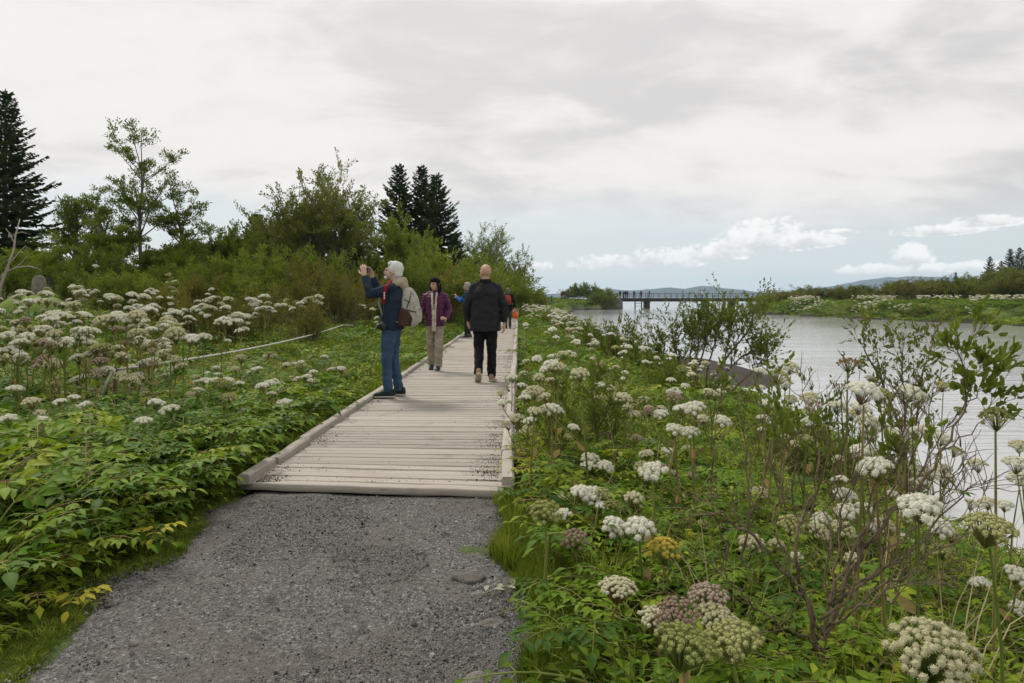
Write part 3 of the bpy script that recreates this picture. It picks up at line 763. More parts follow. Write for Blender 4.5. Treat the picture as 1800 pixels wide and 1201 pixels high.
def hand_geo(mb, w, d, n, side, curl=.35, spread=.16):
    """palm, four unequal bent fingers and a thumb leaving the side of the palm; n = palm normal"""
    d = Vector(d).normalized(); n = Vector(n); n = (n - d * n.dot(d)).normalized(); s = d.cross(n) * side; w = Vector(w)
    mb.loft([(w + d * t, a, b_, s, n) for t, a, b_ in ((-.01, .024, .019), (.02, .034, .017), (.055, .041, .016), (.085, .040, .013), (.095, .03, .009))], 10)
    for k, (off, L) in enumerate(((-.031, .070), (-.010, .080), (.011, .075), (.030, .060))):
        b_ = w + d * (.088 - .004 * abs(k - 1.3)) + s * off; dd = (d + s * (k - 1.5) * spread * .5).normalized(); p = b_; pts = [p - dd * .015, p]; a = curl * .7
        for seg in (.44, .32, .24):
            dir_ = (dd * math.cos(a) + n * math.sin(a)); p = p + dir_ * L * seg; pts.append(p); a += curl
        mb.tube(pts, [.0095, .0095, .009, .008, .0065], 7, round_end=True)
    b_ = w + d * .025 - s * .034; dd = (d * .62 - s * .72 + n * .30).normalized(); p1 = b_ + dd * .035; d2 = (d * .85 - s * .2 + n * .5).normalized(); p2 = p1 + d2 * .032; p3 = p2 + d2 * .022
    mb.tube([w + d * .012 - s * .012, b_, p1, p2, p3], [.014, .0135, .011, .010, .0075], 7, round_end=True)
def person(label, loc, rz, s=1.0, J=None, yaw=0.0, pitch=0.0, skin='skin', hair=None, hair_m=None, top=None, leg=None, shoe=None, vox=.010, hands=None, group=None, flare=1.0, coat=.78, stout=1.0, stand=False, quilt=False, detail=True, collar=True, coat_flare=1.0):
    j = {k: (Vector(v) if v is not None else None) for k, v in {**JD, **(J or {})}.items()}
    root = empty('person', loc, rz, s); tag(root, label, 'person', group)
    HR = Matrix.Rotation(yaw, 3, 'Z') @ Matrix.Rotation(pitch, 3, 'X'); hc = j['head']
    def hp(x, y, z): return hc + HR @ Vector((x, y, z))
    # body, one continuous skin
    b = MB(); hipc = (j['hip_l'] + j['hip_r']) / 2
    def tors(z): 
        u = (z - hipc.z) / (j['neck'].z - hipc.z); return hipc.lerp(j['neck'], u)
    b.loft([(tors(hipc.z - .06), .13, .10, Xa, Ya), (tors(hipc.z + .06), .155, .115, Xa, Ya), (tors(hipc.z + .2), .138, .105, Xa, Ya), (tors(hipc.z + .38), .155, .115, Xa, Ya), (tors(hipc.z + .48), .15, .095, Xa, Ya), (tors(hipc.z + .54), .07, .06, Xa, Ya)], 14)
    b.tube([j['neck'] - Za * .06, j['neck'] + Za * .02, hp(0, -.015, -.07), hp(0, -.01, -.02)], [.066, .056, .053, .055], 12)
    b.ell(hp(0, -.012, .03), (.076, .096, .098), HR, 16, 12)
    b.ell(hp(0, .022, -.035), (.062, .076, .075), HR, 14, 10)
    b.ell(hp(0, .052, -.078), (.036, .036, .028), HR, 10, 8)
    b.ell(hp(0, .088, .018), (.050, .014, .014), HR, 10, 6)
    b.tube([hp(0, .088, .022), hp(0, .105, -.008), hp(0, .116, -.026)], [.009, .011, .0145], 8, round_end=True)
    b.ell(hp(0, .090, -.058), (.024, .014, .010), HR, 8, 6)
    for sg in (-1, 1):
        b.ell(hp(sg * .079, -.012, -.008), (.010, .020, .032), HR, 8, 6); b.ell(hp(sg * .040, .066, -.025), (.022, .02, .02), HR, 8, 6)
        L = 'l' if sg < 0 else 'r'
        b.tube([j['sh_' + L] - Xa * sg * .03, j['sh_' + L], j['elb_' + L], j['wri_' + L]], [.05, .052, .040, .026], 10, round_end=True)
        b.tube([j['hip_' + L], j['knee_' + L], j['ank_' + L]], [.078, .052, .038], 10, round_end=True)
        hd = (hands or {}).get(L) if hands else None
        fore = (j['wri_' + L] - j['elb_' + L]).normalized()
        d, n, cu = hd if hd else (fore, Vector((-sg, .3, 0)), .42)
        hand_geo(b, j['wri_' + L] + Vector(d).normalized() * .012, d, n, sg, cu)
    link('body', remeshed(b, 'body', M[skin], vox * (.78 if detail else 1), smooth=1 if detail else 0), root)
    if detail:
        for sg in (-1, 1):
            e = MB(); e.ell(hp(sg * .031, .0865, .002), (.0105, .006, .0055), HR, 8, 6); e.build('eye', M['eye'], root)
            if hair_m: e = MB(); e.tube([hp(sg * .016, .099, .020), hp(sg * .033, .095, .026), hp(sg * .048, .082, .020)], .0042, 5); e.build('eyebrow', hair_m, root)
        e = MB(); e.tube([hp(-.020, .094, -.060), hp(0, .103, -.058), hp(.020, .094, -.060)], [.003, .006, .003], 6, round_end=True); e.build('lips', M['lip'], root)
    # trousers
    t_ = MB(); hz = hipc.z
    t_.loft([(hipc + Za * -.07, .155 * stout, .112 * stout, Xa, Ya), (hipc + Za * .02, .175 * stout, .128 * stout, Xa, Ya), (hipc + Za * .12, .165 * stout, .122 * stout, Xa, Ya), (hipc + Za * .17, .155 * stout, .115 * stout, Xa, Ya)], 16)
    for L in 'lr':
        h_, k_, a_ = j['hip_' + L], j['knee_' + L], j['ank_' + L]
        hem = a_ + (k_ - a_).normalized() * -.015
        t_.tube([h_ + Za * .02, h_.lerp(k_, .5), k_, k_.lerp(a_, .5), hem], [.097 * stout, .086 * stout, .070 * flare, .064 * flare, .058 * flare], 14)
    link('trousers', remeshed(t_, 'trousers', leg, vox, .010 if detail else 0, 10), root)
    # shoes
    for L, sg in (('l', -1), ('r', 1)):
        a_ = j['ank_' + L]; to = j['toe_' + L]
        f = Vector((sg * .12, 1, 0)).normalized() if to is None else (to - a_).normalized()
        up = (Za - f * f.z).normalized(); sd_ = f.cross(up)
        sb = MB(); base = a_ - up * .072
        def sec(t, w_, z0, z1): return (base + f * t + up * ((z0 + z1) / 2), w_, (z1 - z0) / 2, sd_, up)
        sb.loft([sec(-.085, .022, .012, .075), sec(-.075, .034, .0, .10), sec(-.02, .040, .0, .115), sec(.04, .042, .0, .095), sec(.10, .047, .0, .068), sec(.15, .044, .002, .056), sec(.18, .030, .006, .042), sec(.19, .014, .012, .03)], 14, power=2.8)
        o = sb.build('shoe', shoe[0], root)
        so = MB(); 
        def sec2(t, w_): return (base + f * t + up * .004, w_, .012, sd_, up)
        so.loft([sec2(-.088, .028), sec2(-.07, .040), sec2(0, .045), (base + f * .10 + up * .004, .052, .012, sd_, up), sec2(.16, .046), sec2(.195, .018)], 14, power=3)
        so.build('sole', shoe[1], o)
    # jacket
    c = MB(); zl = hz + (coat - .93); cs = coat_flare
    lean = lambda z: tors(z)
    c.loft([(lean(zl), .185 * stout * cs, .140 * stout * cs, Xa, Ya), (lean(zl + .04), .190 * stout * cs, .145 * stout * cs, Xa, Ya), (lean(hz + .12), .182 * stout * (1 + (cs - 1) * .6), .142 * stout * (1 + (cs - 1) * .6), Xa, Ya), (lean(hz + .26), .180 * stout, .140 * stout, Xa, Ya), (lean(hz + .40), .192 * stout, .142 * stout, Xa, Ya),
            (lean(hz + .455), .180, .124, Xa, Ya), (lean(hz + .495), .140, .100, Xa, Ya), (lean(hz + .525), .105, .084, Xa, Ya), (lean(hz + .545), .085, .078, Xa, Ya)], 18, power=2.4)
    for L, sg in (('l', -1), ('r', 1)):
        s_, e_, w_ = j['sh_' + L], j['elb_' + L], j['wri_' + L]
        c.tube([s_ - Xa * sg * .06 + Za * .005, s_ + Za * .002, s_.lerp(e_, .5), e_, e_.lerp(w_, .5), w_ + (e_ - w_).normalized() * .012], [.064, .068, .068, .063, .057, .047], 14, round_end=False)
        c.ell(s_, (.068, .070, .066)); c.ell(e_, .062); c.tube([j['neck'] - Za * .01 + Xa * sg * .05, s_ + Za * .012], [.055, .058], 12, round_end=True)
    if collar: c.tube([j['neck'] - Za * .05, j['neck'] + Za * .012, j['neck'] + Za * .035 + Ya * .004], [.10, .080, .074], 14)
    def q(v):
        if not quilt: return 0.0
        return .010 * abs(math.sin(v.z * math.pi / .052)) ** .6 - .004
    link('jacket', remeshed(c, 'jacket', top, vox, .011 if detail else .004, 8, fn=q if quilt else None), root)
    # hair
    if hair:
        hb = MB()
        if hair in ('short', 'thin'):
            g = 1.07 if hair == 'short' else 1.02
            hb.ell(hp(0, -.028, .046), (.081 * g, .092 * g, .094 * g), HR, 18, 12); hb.ell(hp(0, -.058, -.010), (.072 * g, .060 * g, .078), HR, 14, 10); hb.ell(hp(0, .038, .098), (.058, .048, .036), HR, 12, 8)
            for sg in (-1, 1): hb.ell(hp(sg * .070, .008, .028), (.016, .036, .044), HR, 10, 8)
        else:
            hb.ell(hp(0, -.030, .044), (.088, .094, .090), HR, 18, 12); hb.ell(hp(0, -.062, -.04), (.088, .050, .11), HR, 16, 12)
            hb.loft([(hp(0, -.06, .02), .090, .048, HR @ Xa, HR @ Ya), (hp(0, -.062, -.08), .104, .050, HR @ Xa, HR @ Ya), (hp(0, -.06, -.155), .114, .052, HR @ Xa, HR @ Ya), (hp(0, -.052, -.195), .110, .042, HR @ Xa, HR @ Ya), (hp(0, -.045, -.21), .08, .026, HR @ Xa, HR @ Ya)], 16)
            for sg in (-1, 1): hb.tube([hp(sg * .050, .050, .098), hp(sg * .080, .030, .04), hp(sg * .094, .010, -.05), hp(sg * .104, .010, -.13), hp(sg * .106, .012, -.185)], [.016, .018, .021, .022, .012], 10, round_end=True)
            hb.ell(hp(0, .018, .078), (.082, .080, .064), HR, 14, 10)
            hb.tube([hp(-.052, .070, .078), hp(0, .086, .086), hp(.052, .070, .078)], [.014, .016, .014], 10, round_end=True)
        link('hair', remeshed(hb, 'hair', hair_m, vox * .6, .009 if detail else 0, 55, 1), root)
    return root, j, hp, HR

# --- the man taking a picture (faces left)
c_navy = cloth('navy_jacket', (.018, .030, .052)); c_jean = cloth('blue_denim', (.042, .078, .140), var=.45, scale=6); c_sh = cloth('dark_green_shoe', (.018, .030, .024), rough=.6); c_sole = simple('pale_sole', (.42, .40, .36), .7)
hw = simple('white_hair', (.74, .72, .68), .75, .2, 60, .5, 140)
fr = Vector((0, 1, 0))
J1 = dict(hip_l=(-.088, .01, .93), hip_r=(.088, .01, .93), knee_l=(-.10, .05, .50), knee_r=(.10, .02, .50), ank_l=(-.10, .03, .085), ank_r=(.10, -.06, .085), neck=(0, -.045, 1.47), head=(0, -.01, 1.622),
          sh_l=(-.172, -.04, 1.405), sh_r=(.172, -.04, 1.405), elb_l=(-.20, .235, 1.335), elb_r=(.13, .21, 1.33), wri_l=(-.085, .345, 1.565), wri_r=(.10, .30, 1.565))
m1 = P(686, 697, 8.86)
root1, j1, hp1, HR1 = person('white-haired man in navy jacket and jeans photographing with raised phone', (m1.x + .03, m1.y, 0.002), R(84), 1.0, J1, pitch=R(10), skin='skin_pale', hair='short', hair_m=hw, top=c_navy, leg=c_jean, shoe=(c_sh, c_sole), vox=.0095, coat=.87, stout=1.08,
    hands={'l': ((.18, .22, 1), (.75, .1, 0), .28), 'r': ((-.30, .32, 1), (-.8, .2, -.2), .55)})
# hood
h = MB(); 
for k in range(13):
    a = math.pi * k / 12; h.ell((.135 * math.cos(a), -.075 - .075 * math.sin(a), 1.475 + .02 * math.sin(a)), (.042, .045, .05 + .012 * math.sin(a)), None, 10, 8)
h.ell((0, -.155, 1.43), (.11, .055, .085)); h.ell((0, -.165, 1.37), (.075, .04, .06))
link('hood', remeshed(h, 'hood', cloth('beige_hood', (.36, .31, .215)), .009, .006, 14), root1)
for sg in (-1, 1):
    e = MB(); e.ell(hp1(sg * .035, .093, -.048), (.03, .012, .012), HR1, 8, 6)
e = MB(); e.ell(hp1(0, .098, -.045), (.030, .012, .007), HR1, 10, 6); e.ell(hp1(0, .078, -.090), (.040, .030, .022), HR1, 10, 8); e.build('beard', hw, root1)
# things he carries: phone, rucksack, camera
ph = empty('phone', root1.matrix_basis @ Vector((.0, .36, 1.64)), R(84)); tag(ph, 'black phone held up in both hands of the white-haired man', 'phone')
m_blk = simple('black_plastic', (.015, .015, .017), .35, .2); m_glass = simple('dark_glass', (.02, .022, .025), .08, .1)
mb = MB(); mb.loft([((0, t, 0), .078, .039, Xa, Za) for t in (-.005, .004)], 24, power=7); mb.build('case', m_blk, ph)
mb = MB(); mb.loft([((0, t, 0), .073, .035, Xa, Za) for t in (-.0065, -.0055)], 24, power=7); mb.build('screen', m_glass, ph)
mb = MB(); mb.ell((.055, .006, .018), (.008, .003, .008)); mb.build('lens', m_glass, ph)
rk = empty('rucksack', root1.matrix_basis @ Vector((.0, -.205, 1.165)), R(84)); tag(rk, 'light grey rucksack on the back of the white-haired man', 'rucksack')
c_rg = cloth('grey_canvas', (.40, .375, .325), var=.15); c_br = cloth('brown_leather', (.060, .030, .020), rough=.6)
b = MB(); b.loft([((0, -.02, -.25), .12, .07, Xa, Ya), ((0, -.03, -.22), .15, .10, Xa, Ya), ((0, -.035, -.08), .158, .118, Xa, Ya), ((0, -.03, .08), .152, .105, Xa, Ya), ((0, -.015, .17), .135, .085, Xa, Ya), ((0, 0, .235), .095, .055, Xa, Ya), ((0, .005, .255), .04, .03, Xa, Ya)], 20, power=2.8)
link('bag_body', remeshed(b, 'bag_body', c_rg, .009, .006, 14), rk)
b = MB(); b.loft([((0, -.125, -.20), .11, .03, Xa, Ya), ((0, -.135, -.12), .12, .04, Xa, Ya), ((0, -.13, -.02), .118, .035, Xa, Ya), ((0, -.115, .02), .10, .02, Xa, Ya)], 18, power=3); link('front_pocket', remeshed(b, 'front_pocket', c_rg, .009, .004, 14), rk)
for sg in (-1, 1):
    b = MB(); b.loft([((sg * .135, .01, -.24), .045, .085, Xa, Ya), ((sg * .145, 0, -.14), .045, .10, Xa, Ya), ((sg * .14, .01, -.06), .04, .075, Xa, Ya), ((sg * .135, .03, -.01), .03, .03, Xa, Ya)], 16); link('side_panel', remeshed(b, 'side_panel', c_br, .009, .004, 14), rk)
    b = MB(); b.tube([(sg * .155, -.02, -.02), (sg * .150, -.06, .10), (sg * .10, -.07, .20)], .006, 6); b.build('zip', m_blk, rk)
    b = MB(); b.loft([((sg * .105, .07, .20), .03, .008, Xa, Ya), ((sg * .125, .16, .285), .03, .009, Xa, Ya), ((sg * .135, .25, .285), .03, .009, Xa, Za), ((sg * .140, .325, .20), .03, .009, Xa, Ya), ((sg * .145, .345, .05), .028, .008, Xa, Ya), ((sg * .165, .29, -.09), .02, .007, Xa, Ya), ((sg * .175, .16, -.17), .014, .006, Xa, Za), ((sg * .14, .05, -.2), .012, .006, Xa, Za)], 10); b.build('shoulder_strap', c_rg, rk)
b = MB(); b.box((0, -.176, -.02), (.20, .006, .008)); b.build('zip', m_blk, rk, False)
for sg in (-1, 1):
    for pts_ in ([(sg * .100, -.115, -.20), (sg * .128, -.110, -.08), (sg * .120, -.100, .08), (sg * .08, -.085, .18)], [(sg * .160, -.03, -.03), (sg * .158, -.09, -.05), (sg * .125, -.135, -.06)], [(sg * .150, .0, .10), (sg * .146, -.06, .06), (sg * .118, -.112, .05)]):
        b = MB(); b.tube(pts_, .0075, 6); b.build('seam', cloth('dark_seam', (.07, .065, .055)), rk)
cm = empty('camera', root1.matrix_basis @ Vector((-.225, .06, .925)), R(84) + .5); tag(cm, 'black camera hanging at the hip of the white-haired man', 'camera')
mb = MB(); mb.loft([((0, t, 0), a, .045, Xa, Za) for t, a in ((-.03, .058), (-.025, .064), (.025, .064), (.03, .058))], 20, power=5); mb.build('camera_body', m_blk, cm)
mb = MB(); mb.tube([(0, .02, 0), (0, .05, 0), (0, .085, 0)], [.036, .037, .034], 16); ln_ = mb.build('lens', m_blk, cm); mb = MB(); mb.ell((0, .085, 0), (.028, .004, .028)); mb.build('lens_glass', simple('lens_glass', (.25, .27, .30), .05, .1), ln_)
mb = MB(); mb.loft([((0, 0, .04), .03, .025, Xa, Ya), ((0, 0, .062), .02, .018, Xa, Ya)], 12); mb.build('viewfinder', m_blk, cm)
b = MB(); b.loft([((-.258, -.03, .30), .0, .0, Xa, Ya)] * 2, 4) if False else None
stp = MB()
sp_pts = [(-.10, -.03, 1.515), (-.165, -.005, 1.492), (-.232, .015, 1.435), (-.262, .03, 1.34), (-.258, .04, 1.25), (-.245, .045, 1.215)]
Mi = root1.matrix_basis; Ci = cm.matrix_basis.inverted()
vs = []
for i, q in enumerate(sp_pts):
    t0 = Vector(sp_pts[min(i + 1, 5)]) - Vector(sp_pts[max(i - 1, 0)])
    for dy_, dx_ in ((-.019, 0), (.019, 0), (.019, -.006), (-.019, -.006)): vs.append(Ci @ (Mi @ (Vector(q) + Vector((dx_, dy_ if i > 1 else dy_, 0)))))
stp.add(vs, [(i * 4 + j_, i * 4 + (j_ + 1) % 4, i * 4 + 4 + (j_ + 1) % 4, i * 4 + 4 + j_) for i in range(5) for j_ in range(4)])
stp.build('strap', cloth('red_strap', (.24, .012, .016)), cm, False)
for k in range(3):
    q = Mi @ (Vector((-.2695, .030, 1.345 - k * .030))); w_ = MB(); w_.box(Ci @ q, (.004, .012, .024)); w_.build('strap_print', simple('white_print', (.7, .7, .7), .7), cm, False)

b = MB(); b.tube([Ci @ (Mi @ Vector(q)) for q in ((-.245, .045, 1.22), (-.235, .05, 1.1), (-.228, .06, .96))], .006, 6); b.build('cord', m_blk, cm)

# --- woman in purple (faces the camera, looks to the left of the picture)
c_pur = cloth('purple_quilt', (.085, .018, .062), rough=.45, bump=.1); c_kh = cloth('khaki_trouser', (.30, .26, .195)); hb_ = simple('black_hair', (.008, .007, .008), .7, .3, 60, .3, 120, spec=.12)
J2 = dict(hip_l=(-.085, 0, .93), hip_r=(.085, 0, .93), knee_l=(-.09, .11, .52), knee_r=(.085, -.01, .50), ank_l=(-.08, .12, .095), ank_r=(.08, -.13, .12), toe_l=(-.08, .3, .075), toe_r=(.09, .04, .04),
          elb_l=(-.265, -.04, 1.15), elb_r=(.255, -.05, 1.15), wri_l=(-.215, .12, .985), wri_r=(.275, .13, .985))
w2 = P(765, 650, 12.1)
rt2, j2, hp2, HR2 = person('black-haired woman in purple quilted jacket walking towards the camera', (w2.x, w2.y, 0.0), R(178), .935, J2, yaw=R(-28), hair='bob', hair_m=hb_, top=c_pur, leg=c_kh, shoe=(simple('black_shoe', (.012, .012, .013), .4, .1), simple('white_trim', (.5, .5, .5), .6)), vox=.0095, coat=.84, quilt=True, flare=1.22, stout=.98, collar=True, hands={'r': ((.0, .8, .0), (0, 0, 1), .6), 'l': ((.25, .75, .15), (.6, 0, -.6), .8)})
c_sc = cloth('cream_scarf', (.50, .44, .345))
b = MB(); 
for x0, x1 in ((-.026, -.020), (.026, .020)): b.loft([((x0 * 1.8, .065, 1.48), .022, .02, Xa, Ya), ((x0 * 1.5, .128, 1.38), .022, .016, Xa, Ya), ((x0 * 1.2, .150, 1.25), .022, .014, Xa, Ya), ((x1, .152, 1.05), .023, .013, Xa, Ya), ((x1, .150, .85), .024, .012, Xa, Ya), ((x1 * 1.1, .148, .74), .02, .010, Xa, Ya)], 12)
for k in range(10):
    a = math.pi * 2 * k / 10; b.ell((.068 * math.cos(a), -.005 + .068 * math.sin(a), 1.47), (.024, .024, .026), None, 8, 6)
link('scarf', remeshed(b, 'scarf', c_sc, .009, .008, 22), rt2)
t2 = empty('phone', rt2.matrix_basis @ Vector((.275, .235, 1.00)), R(178)); tag(t2, 'pale flat phone in the hand of the woman in purple', 'phone')
mb = MB(); mb.loft([((0, 0, t), .04, .085, Xa, Ya) for t in (-.006, .003)], 20, power=6); mb.build('case', simple('silver_case', (.45, .47, .50), .3, .1), t2); mb = MB(); mb.loft([((0, 0, t), .036, .078, Xa, Ya) for t in (.0035, .005)], 20, power=6); mb.build('screen', simple('phone_screen', (.22, .27, .27), .1, .1), t2)

# --- bald man walking away
c_blk = cloth('charcoal_jacket', (.022, .022, .024), var=.15); c_tr = cloth('black_trouser', (.009, .009, .011)); c_tan = cloth('tan_suede', (.30, .195, .13))
J3 = dict(hip_l=(-.088, .0, .93), hip_r=(.088, .0, .93), knee_l=(-.095, .05, .505), knee_r=(.095, .02, .50), ank_l=(-.10, -.17, .155), ank_r=(.095, .02, .085), toe_l=(-.115, -.02, .05), toe_r=(.115, .2, .085),
          elb_l=(-.275, .02, 1.14), elb_r=(.285, -.03, 1.14), wri_l=(-.265, .14, .905), wri_r=(.285, -.0, .875))
b3_ = P(853, 669, 10.5)
rt3, j3, hp3, HR3 = person('bald man in charcoal jacket and black trousers walking away on the boardwalk', (b3_.x, b3_.y, 0.0), R(2), 1.03, J3, yaw=R(34), skin='skin', hair=None, top=c_blk, leg=c_tr, shoe=(c_tan, simple('cream_sole', (.45, .38, .30), .7)), vox=.0095, coat=.75, stout=1.10, flare=1.10, coat_flare=1.12)
gl = empty('glasses', rt3.matrix_basis @ hp3(0, 0, 0), R(2) + R(34)); tag(gl, 'dark glasses on the face of the bald man', 'glasses')
for sg in (-1, 1):
    mb = MB(); mb.tube([(sg * .074, .085, .005), (sg * .084, .03, .004), (sg * .084, -.02, .0)], .003, 6); mb.build('arm', m_blk, gl)
    mb = MB(); mb.ell((sg * .036, .098, 0), (.03, .004, .02)); mb.build('lens', m_glass, gl)
mb = MB(); mb.tube([(-.07, .094, .012), (0, .104, .012), (.07, .094, .012)], .003, 6); mb.build('rim', m_blk, gl)
b = MB(); b.tube([j3['neck'] - Za * .03, j3['neck'] + Za * .03, j3['neck'] + Za * .055], [.098, .092, .090], 14); link('collar', remeshed(b, 'collar', cloth('black_collar', (.012, .012, .013)), .0095, .004, 12), rt3)
# yoke seam of the jacket
b = MB(); b.loft([((0, -.01, 1.285), .205, .153, Xa, Ya), ((0, -.01, 1.291), .205, .153, Xa, Ya)], 20, power=2.4); b.build('yoke_seam', cloth('seam', (.010, .010, .011)), rt3)

# --- person in blue half hidden behind the bald man
c_bl = cloth('blue_jacket', (.02, .10, .32)); c_dk = cloth('dark_trouser', (.018, .020, .026)); hg = simple('grey_hair', (.32, .31, .30), .7, .3, 60)
J4 = dict(elb_l=(-.20, .16, 1.17), elb_r=(.19, .14, 1.18), wri_l=(-.07, .34, 1.27), wri_r=(.07, .34, 1.28), hip_l=(-.088, 0, .93), hip_r=(.088, 0, .93), ank_l=(-.12, .02, .085), ank_r=(.12, -.03, .085))
p4 = P(822, 593, 21.5)
rt4, j4, hp4, HR4 = person('grey-haired person in blue jacket with raised camera, half hidden behind the bald man', (p4.x, p4.y, 0), R(82), 1.0, J4, hair='short', hair_m=hg, top=cloth('navy_vest', (.02, .03, .06)), leg=c_dk, shoe=(m_blk, c_sole), vox=.014, hands={'l': ((.3, .5, .6), (.8, 0, 0), .4), 'r': ((-.3, .5, .6), (-.8, 0, 0), .4)})
b = MB(); 
for L in 'lr': b.tube([j4['elb_' + L].lerp(j4['sh_' + L], .3), j4['elb_' + L], j4['wri_' + L].lerp(j4['elb_' + L], .1)], [.078, .072, .058], 12, round_end=True)
link('sleeves', remeshed(b, 'sleeves', c_bl, .013), rt4)
c4 = empty('camera', rt4.matrix_basis @ Vector((0, .42, 1.34)), R(82)); tag(c4, 'small black camera held by the person in blue', 'camera')
mb = MB(); mb.loft([((0, t, 0), .06, .04, Xa, Za) for t in (-.02, .02)], 16, power=5); mb.build('camera_body', m_blk, c4); mb = MB(); mb.tube([(0, .01, 0), (0, .07, 0)], .03, 12); mb.build('lens', m_blk, c4)

# --- walking woman with red rucksack and orange bag
J5 = dict(ank_l=(-.09, -.10, .10), ank_r=(.09, .06, .085), knee_l=(-.09, .02, .5), knee_r=(.09, .06, .5), elb_r=(.27, -.04, 1.15), wri_r=(.29, -.04, .9))
p5 = P(893, 577, 28.0)
rt5, j5, hp5, HR5 = person('distant grey-haired walker in black with a red rucksack on the boardwalk', (p5.x, p5.y, 0), R(5), .95, J5, hair='short', hair_m=simple('ash_hair', (.16, .15, .13), .7, .3, 60), top=c_tr, leg=cloth('grey_trouser', (.055, .06, .058)), shoe=(m_blk, m_blk), vox=.014)
rr_ = empty('rucksack', rt5.matrix_basis @ Vector((-.03, -.20, 1.24)), R(5)); tag(rr_, 'red rucksack on the back of the distant walker', 'rucksack')
b = MB(); b.loft([((0, 0, -.21), .10, .05, Xa, Ya), ((0, -.01, -.16), .145, .085, Xa, Ya), ((0, -.01, .05), .14, .085, Xa, Ya), ((0, 0, .16), .11, .06, Xa, Ya), ((0, .01, .19), .06, .03, Xa, Ya)], 16, power=2.8); link('bag_body', remeshed(b, 'bag_body', cloth('red_nylon', (.36, .06, .035)), .012, .005, 14), rr_)
b = MB(); b.loft([((0, -.08, -.15), .10, .03, Xa, Ya), ((0, -.09, -.05), .105, .03, Xa, Ya), ((0, -.08, .0), .08, .02, Xa, Ya)], 14); b.build('front_pocket', cloth('dark_red_nylon', (.26, .04, .03)), rr_)
for sg in (-1, 1): b = MB(); b.tube([(sg * .09, .05, .17), (sg * .11, .14, .24), (sg * .12, .24, .20)], .014, 8); b.build('shoulder_strap', m_blk, rr_)
ob = empty('carrier_bag', rt5.matrix_basis @ Vector((.31, -.02, .62)), R(5)); tag(ob, 'bright orange carrier bag in the hand of the distant walker', 'bag')
b = MB(); b.loft([((0, 0, -.17), .09, .05, Xa, Ya), ((0, 0, -.14), .14, .085, Xa, Ya), ((0, 0, 0), .13, .075, Xa, Ya), ((0, 0, .10), .07, .04, Xa, Ya), ((0, 0, .15), .03, .02, Xa, Ya)], 14); link('bag_body', remeshed(b, 'bag_body', cloth('orange_plastic', (.72, .13, .02), rough=.5), .012, .010, 12), ob)
b = MB(); b.tube([(-.02, 0, .13), (-.02, 0, .24), (.02, 0, .24), (.02, 0, .13)], .008, 6); b.build('handle', cloth('orange_handle', (.6, .1, .02)), ob)

# --- small figures on the grassy rise and the bridge
pal = {'navy': (.02, .03, .06), 'black': (.012, .012, .014), 'green': (.03, .10, .06), 'blue': (.03, .14, .30), 'white': (.62, .62, .60), 'brown': (.09, .05, .04), 'grey': (.14, .14, .15), 'teal': (.03, .12, .14)}
CM = {k: cloth('far_' + k, v, bump=0) for k, v in pal.items()}
fm = {}
def small(label, loc, rz, top, leg, hair_m, pose=0):
    JJ = [None, dict(ank_l=(-.09, .25, .09), ank_r=(.09, -.24, .11), knee_l=(-.09, .17, .51), knee_r=(.09, .0, .5), wri_l=(-.26, -.1, .92), wri_r=(.26, .18, .95)), dict(elb_l=(-.24, .1, 1.2), wri_l=(-.12, .3, 1.2), elb_r=(.24, .1, 1.2), wri_r=(.12, .3, 1.2))][pose]
    key = (pose,)
    if key not in fm:
        r_, *_ = person(label, loc, rz, 1.0, JJ, hair='short', hair_m=hair_m, top=CM[top], leg=CM[leg], shoe=(m_blk, m_blk), vox=.03, detail=False, group='small figures in the distance')
        fm[key] = r_; return r_
    src = fm[key]; r_ = empty('person', loc, rz); tag(r_, label, 'person', 'small figures in the distance')
    for ch in src.children:
        c_ = ch.copy(); COL.objects.link(c_); c_.parent = r_
        base = ch.name.split('.')[0]
        for ch2 in ch.children: d_ = ch2.copy(); COL.objects.link(d_); d_.parent = c_
        mt = {'jacket': CM[top], 'trousers': CM[leg], 'hair': hair_m}.get(base)
        if mt:
            for sl in c_.material_slots: sl.link = 'OBJECT'; sl.material = mt
    return r_
def on_bridge(px):
    u = None; best = 1e9
    for k in range(400):
        q = A.lerp(B_, k / 400); e = abs((q.x) / q.y * FPX + 900 - px)
        if e < best: best = e; u = q
    return (u.x, u.y - .4 + .6 * ((px * 7) % 3 - 1) * .5, DK)
for (px, t_, l_, po, rz, lab) in ((1090, 'black', 'black', 0, 0, 'dark figure standing alone at the left end of the bridge'), (1095.5, 'navy', 'black', 0, 2, 'leftmost of the huddled trio on the bridge'), (1099, 'black', 'navy', 2, 1, 'middle of the huddled trio on the bridge'), (1102, 'brown', 'black', 0, 3, 'rightmost of the huddled trio on the bridge'),
        (1114.5, 'navy', 'grey', 2, 3, 'figure leaning at the railing right of the trio'), (1126.5, 'brown', 'black', 0, 0, 'brown-clad figure standing by the ladder frame on the bridge'), (1140, 'navy', 'black', 1, 1.6, 'striding dark figure on the bridge'), (1221.5, 'white', 'navy', 1, -1.6, 'white-topped figure walking in the middle of the bridge'), (1233, 'white', 'navy', 0, 0, 'white-topped figure standing right of the walking one on the bridge'), (1352, 'navy', 'black', 0, 0, 'dark figure at the right end of the bridge')):
    small(lab, on_bridge(px), rz, t_, l_, hg, po)
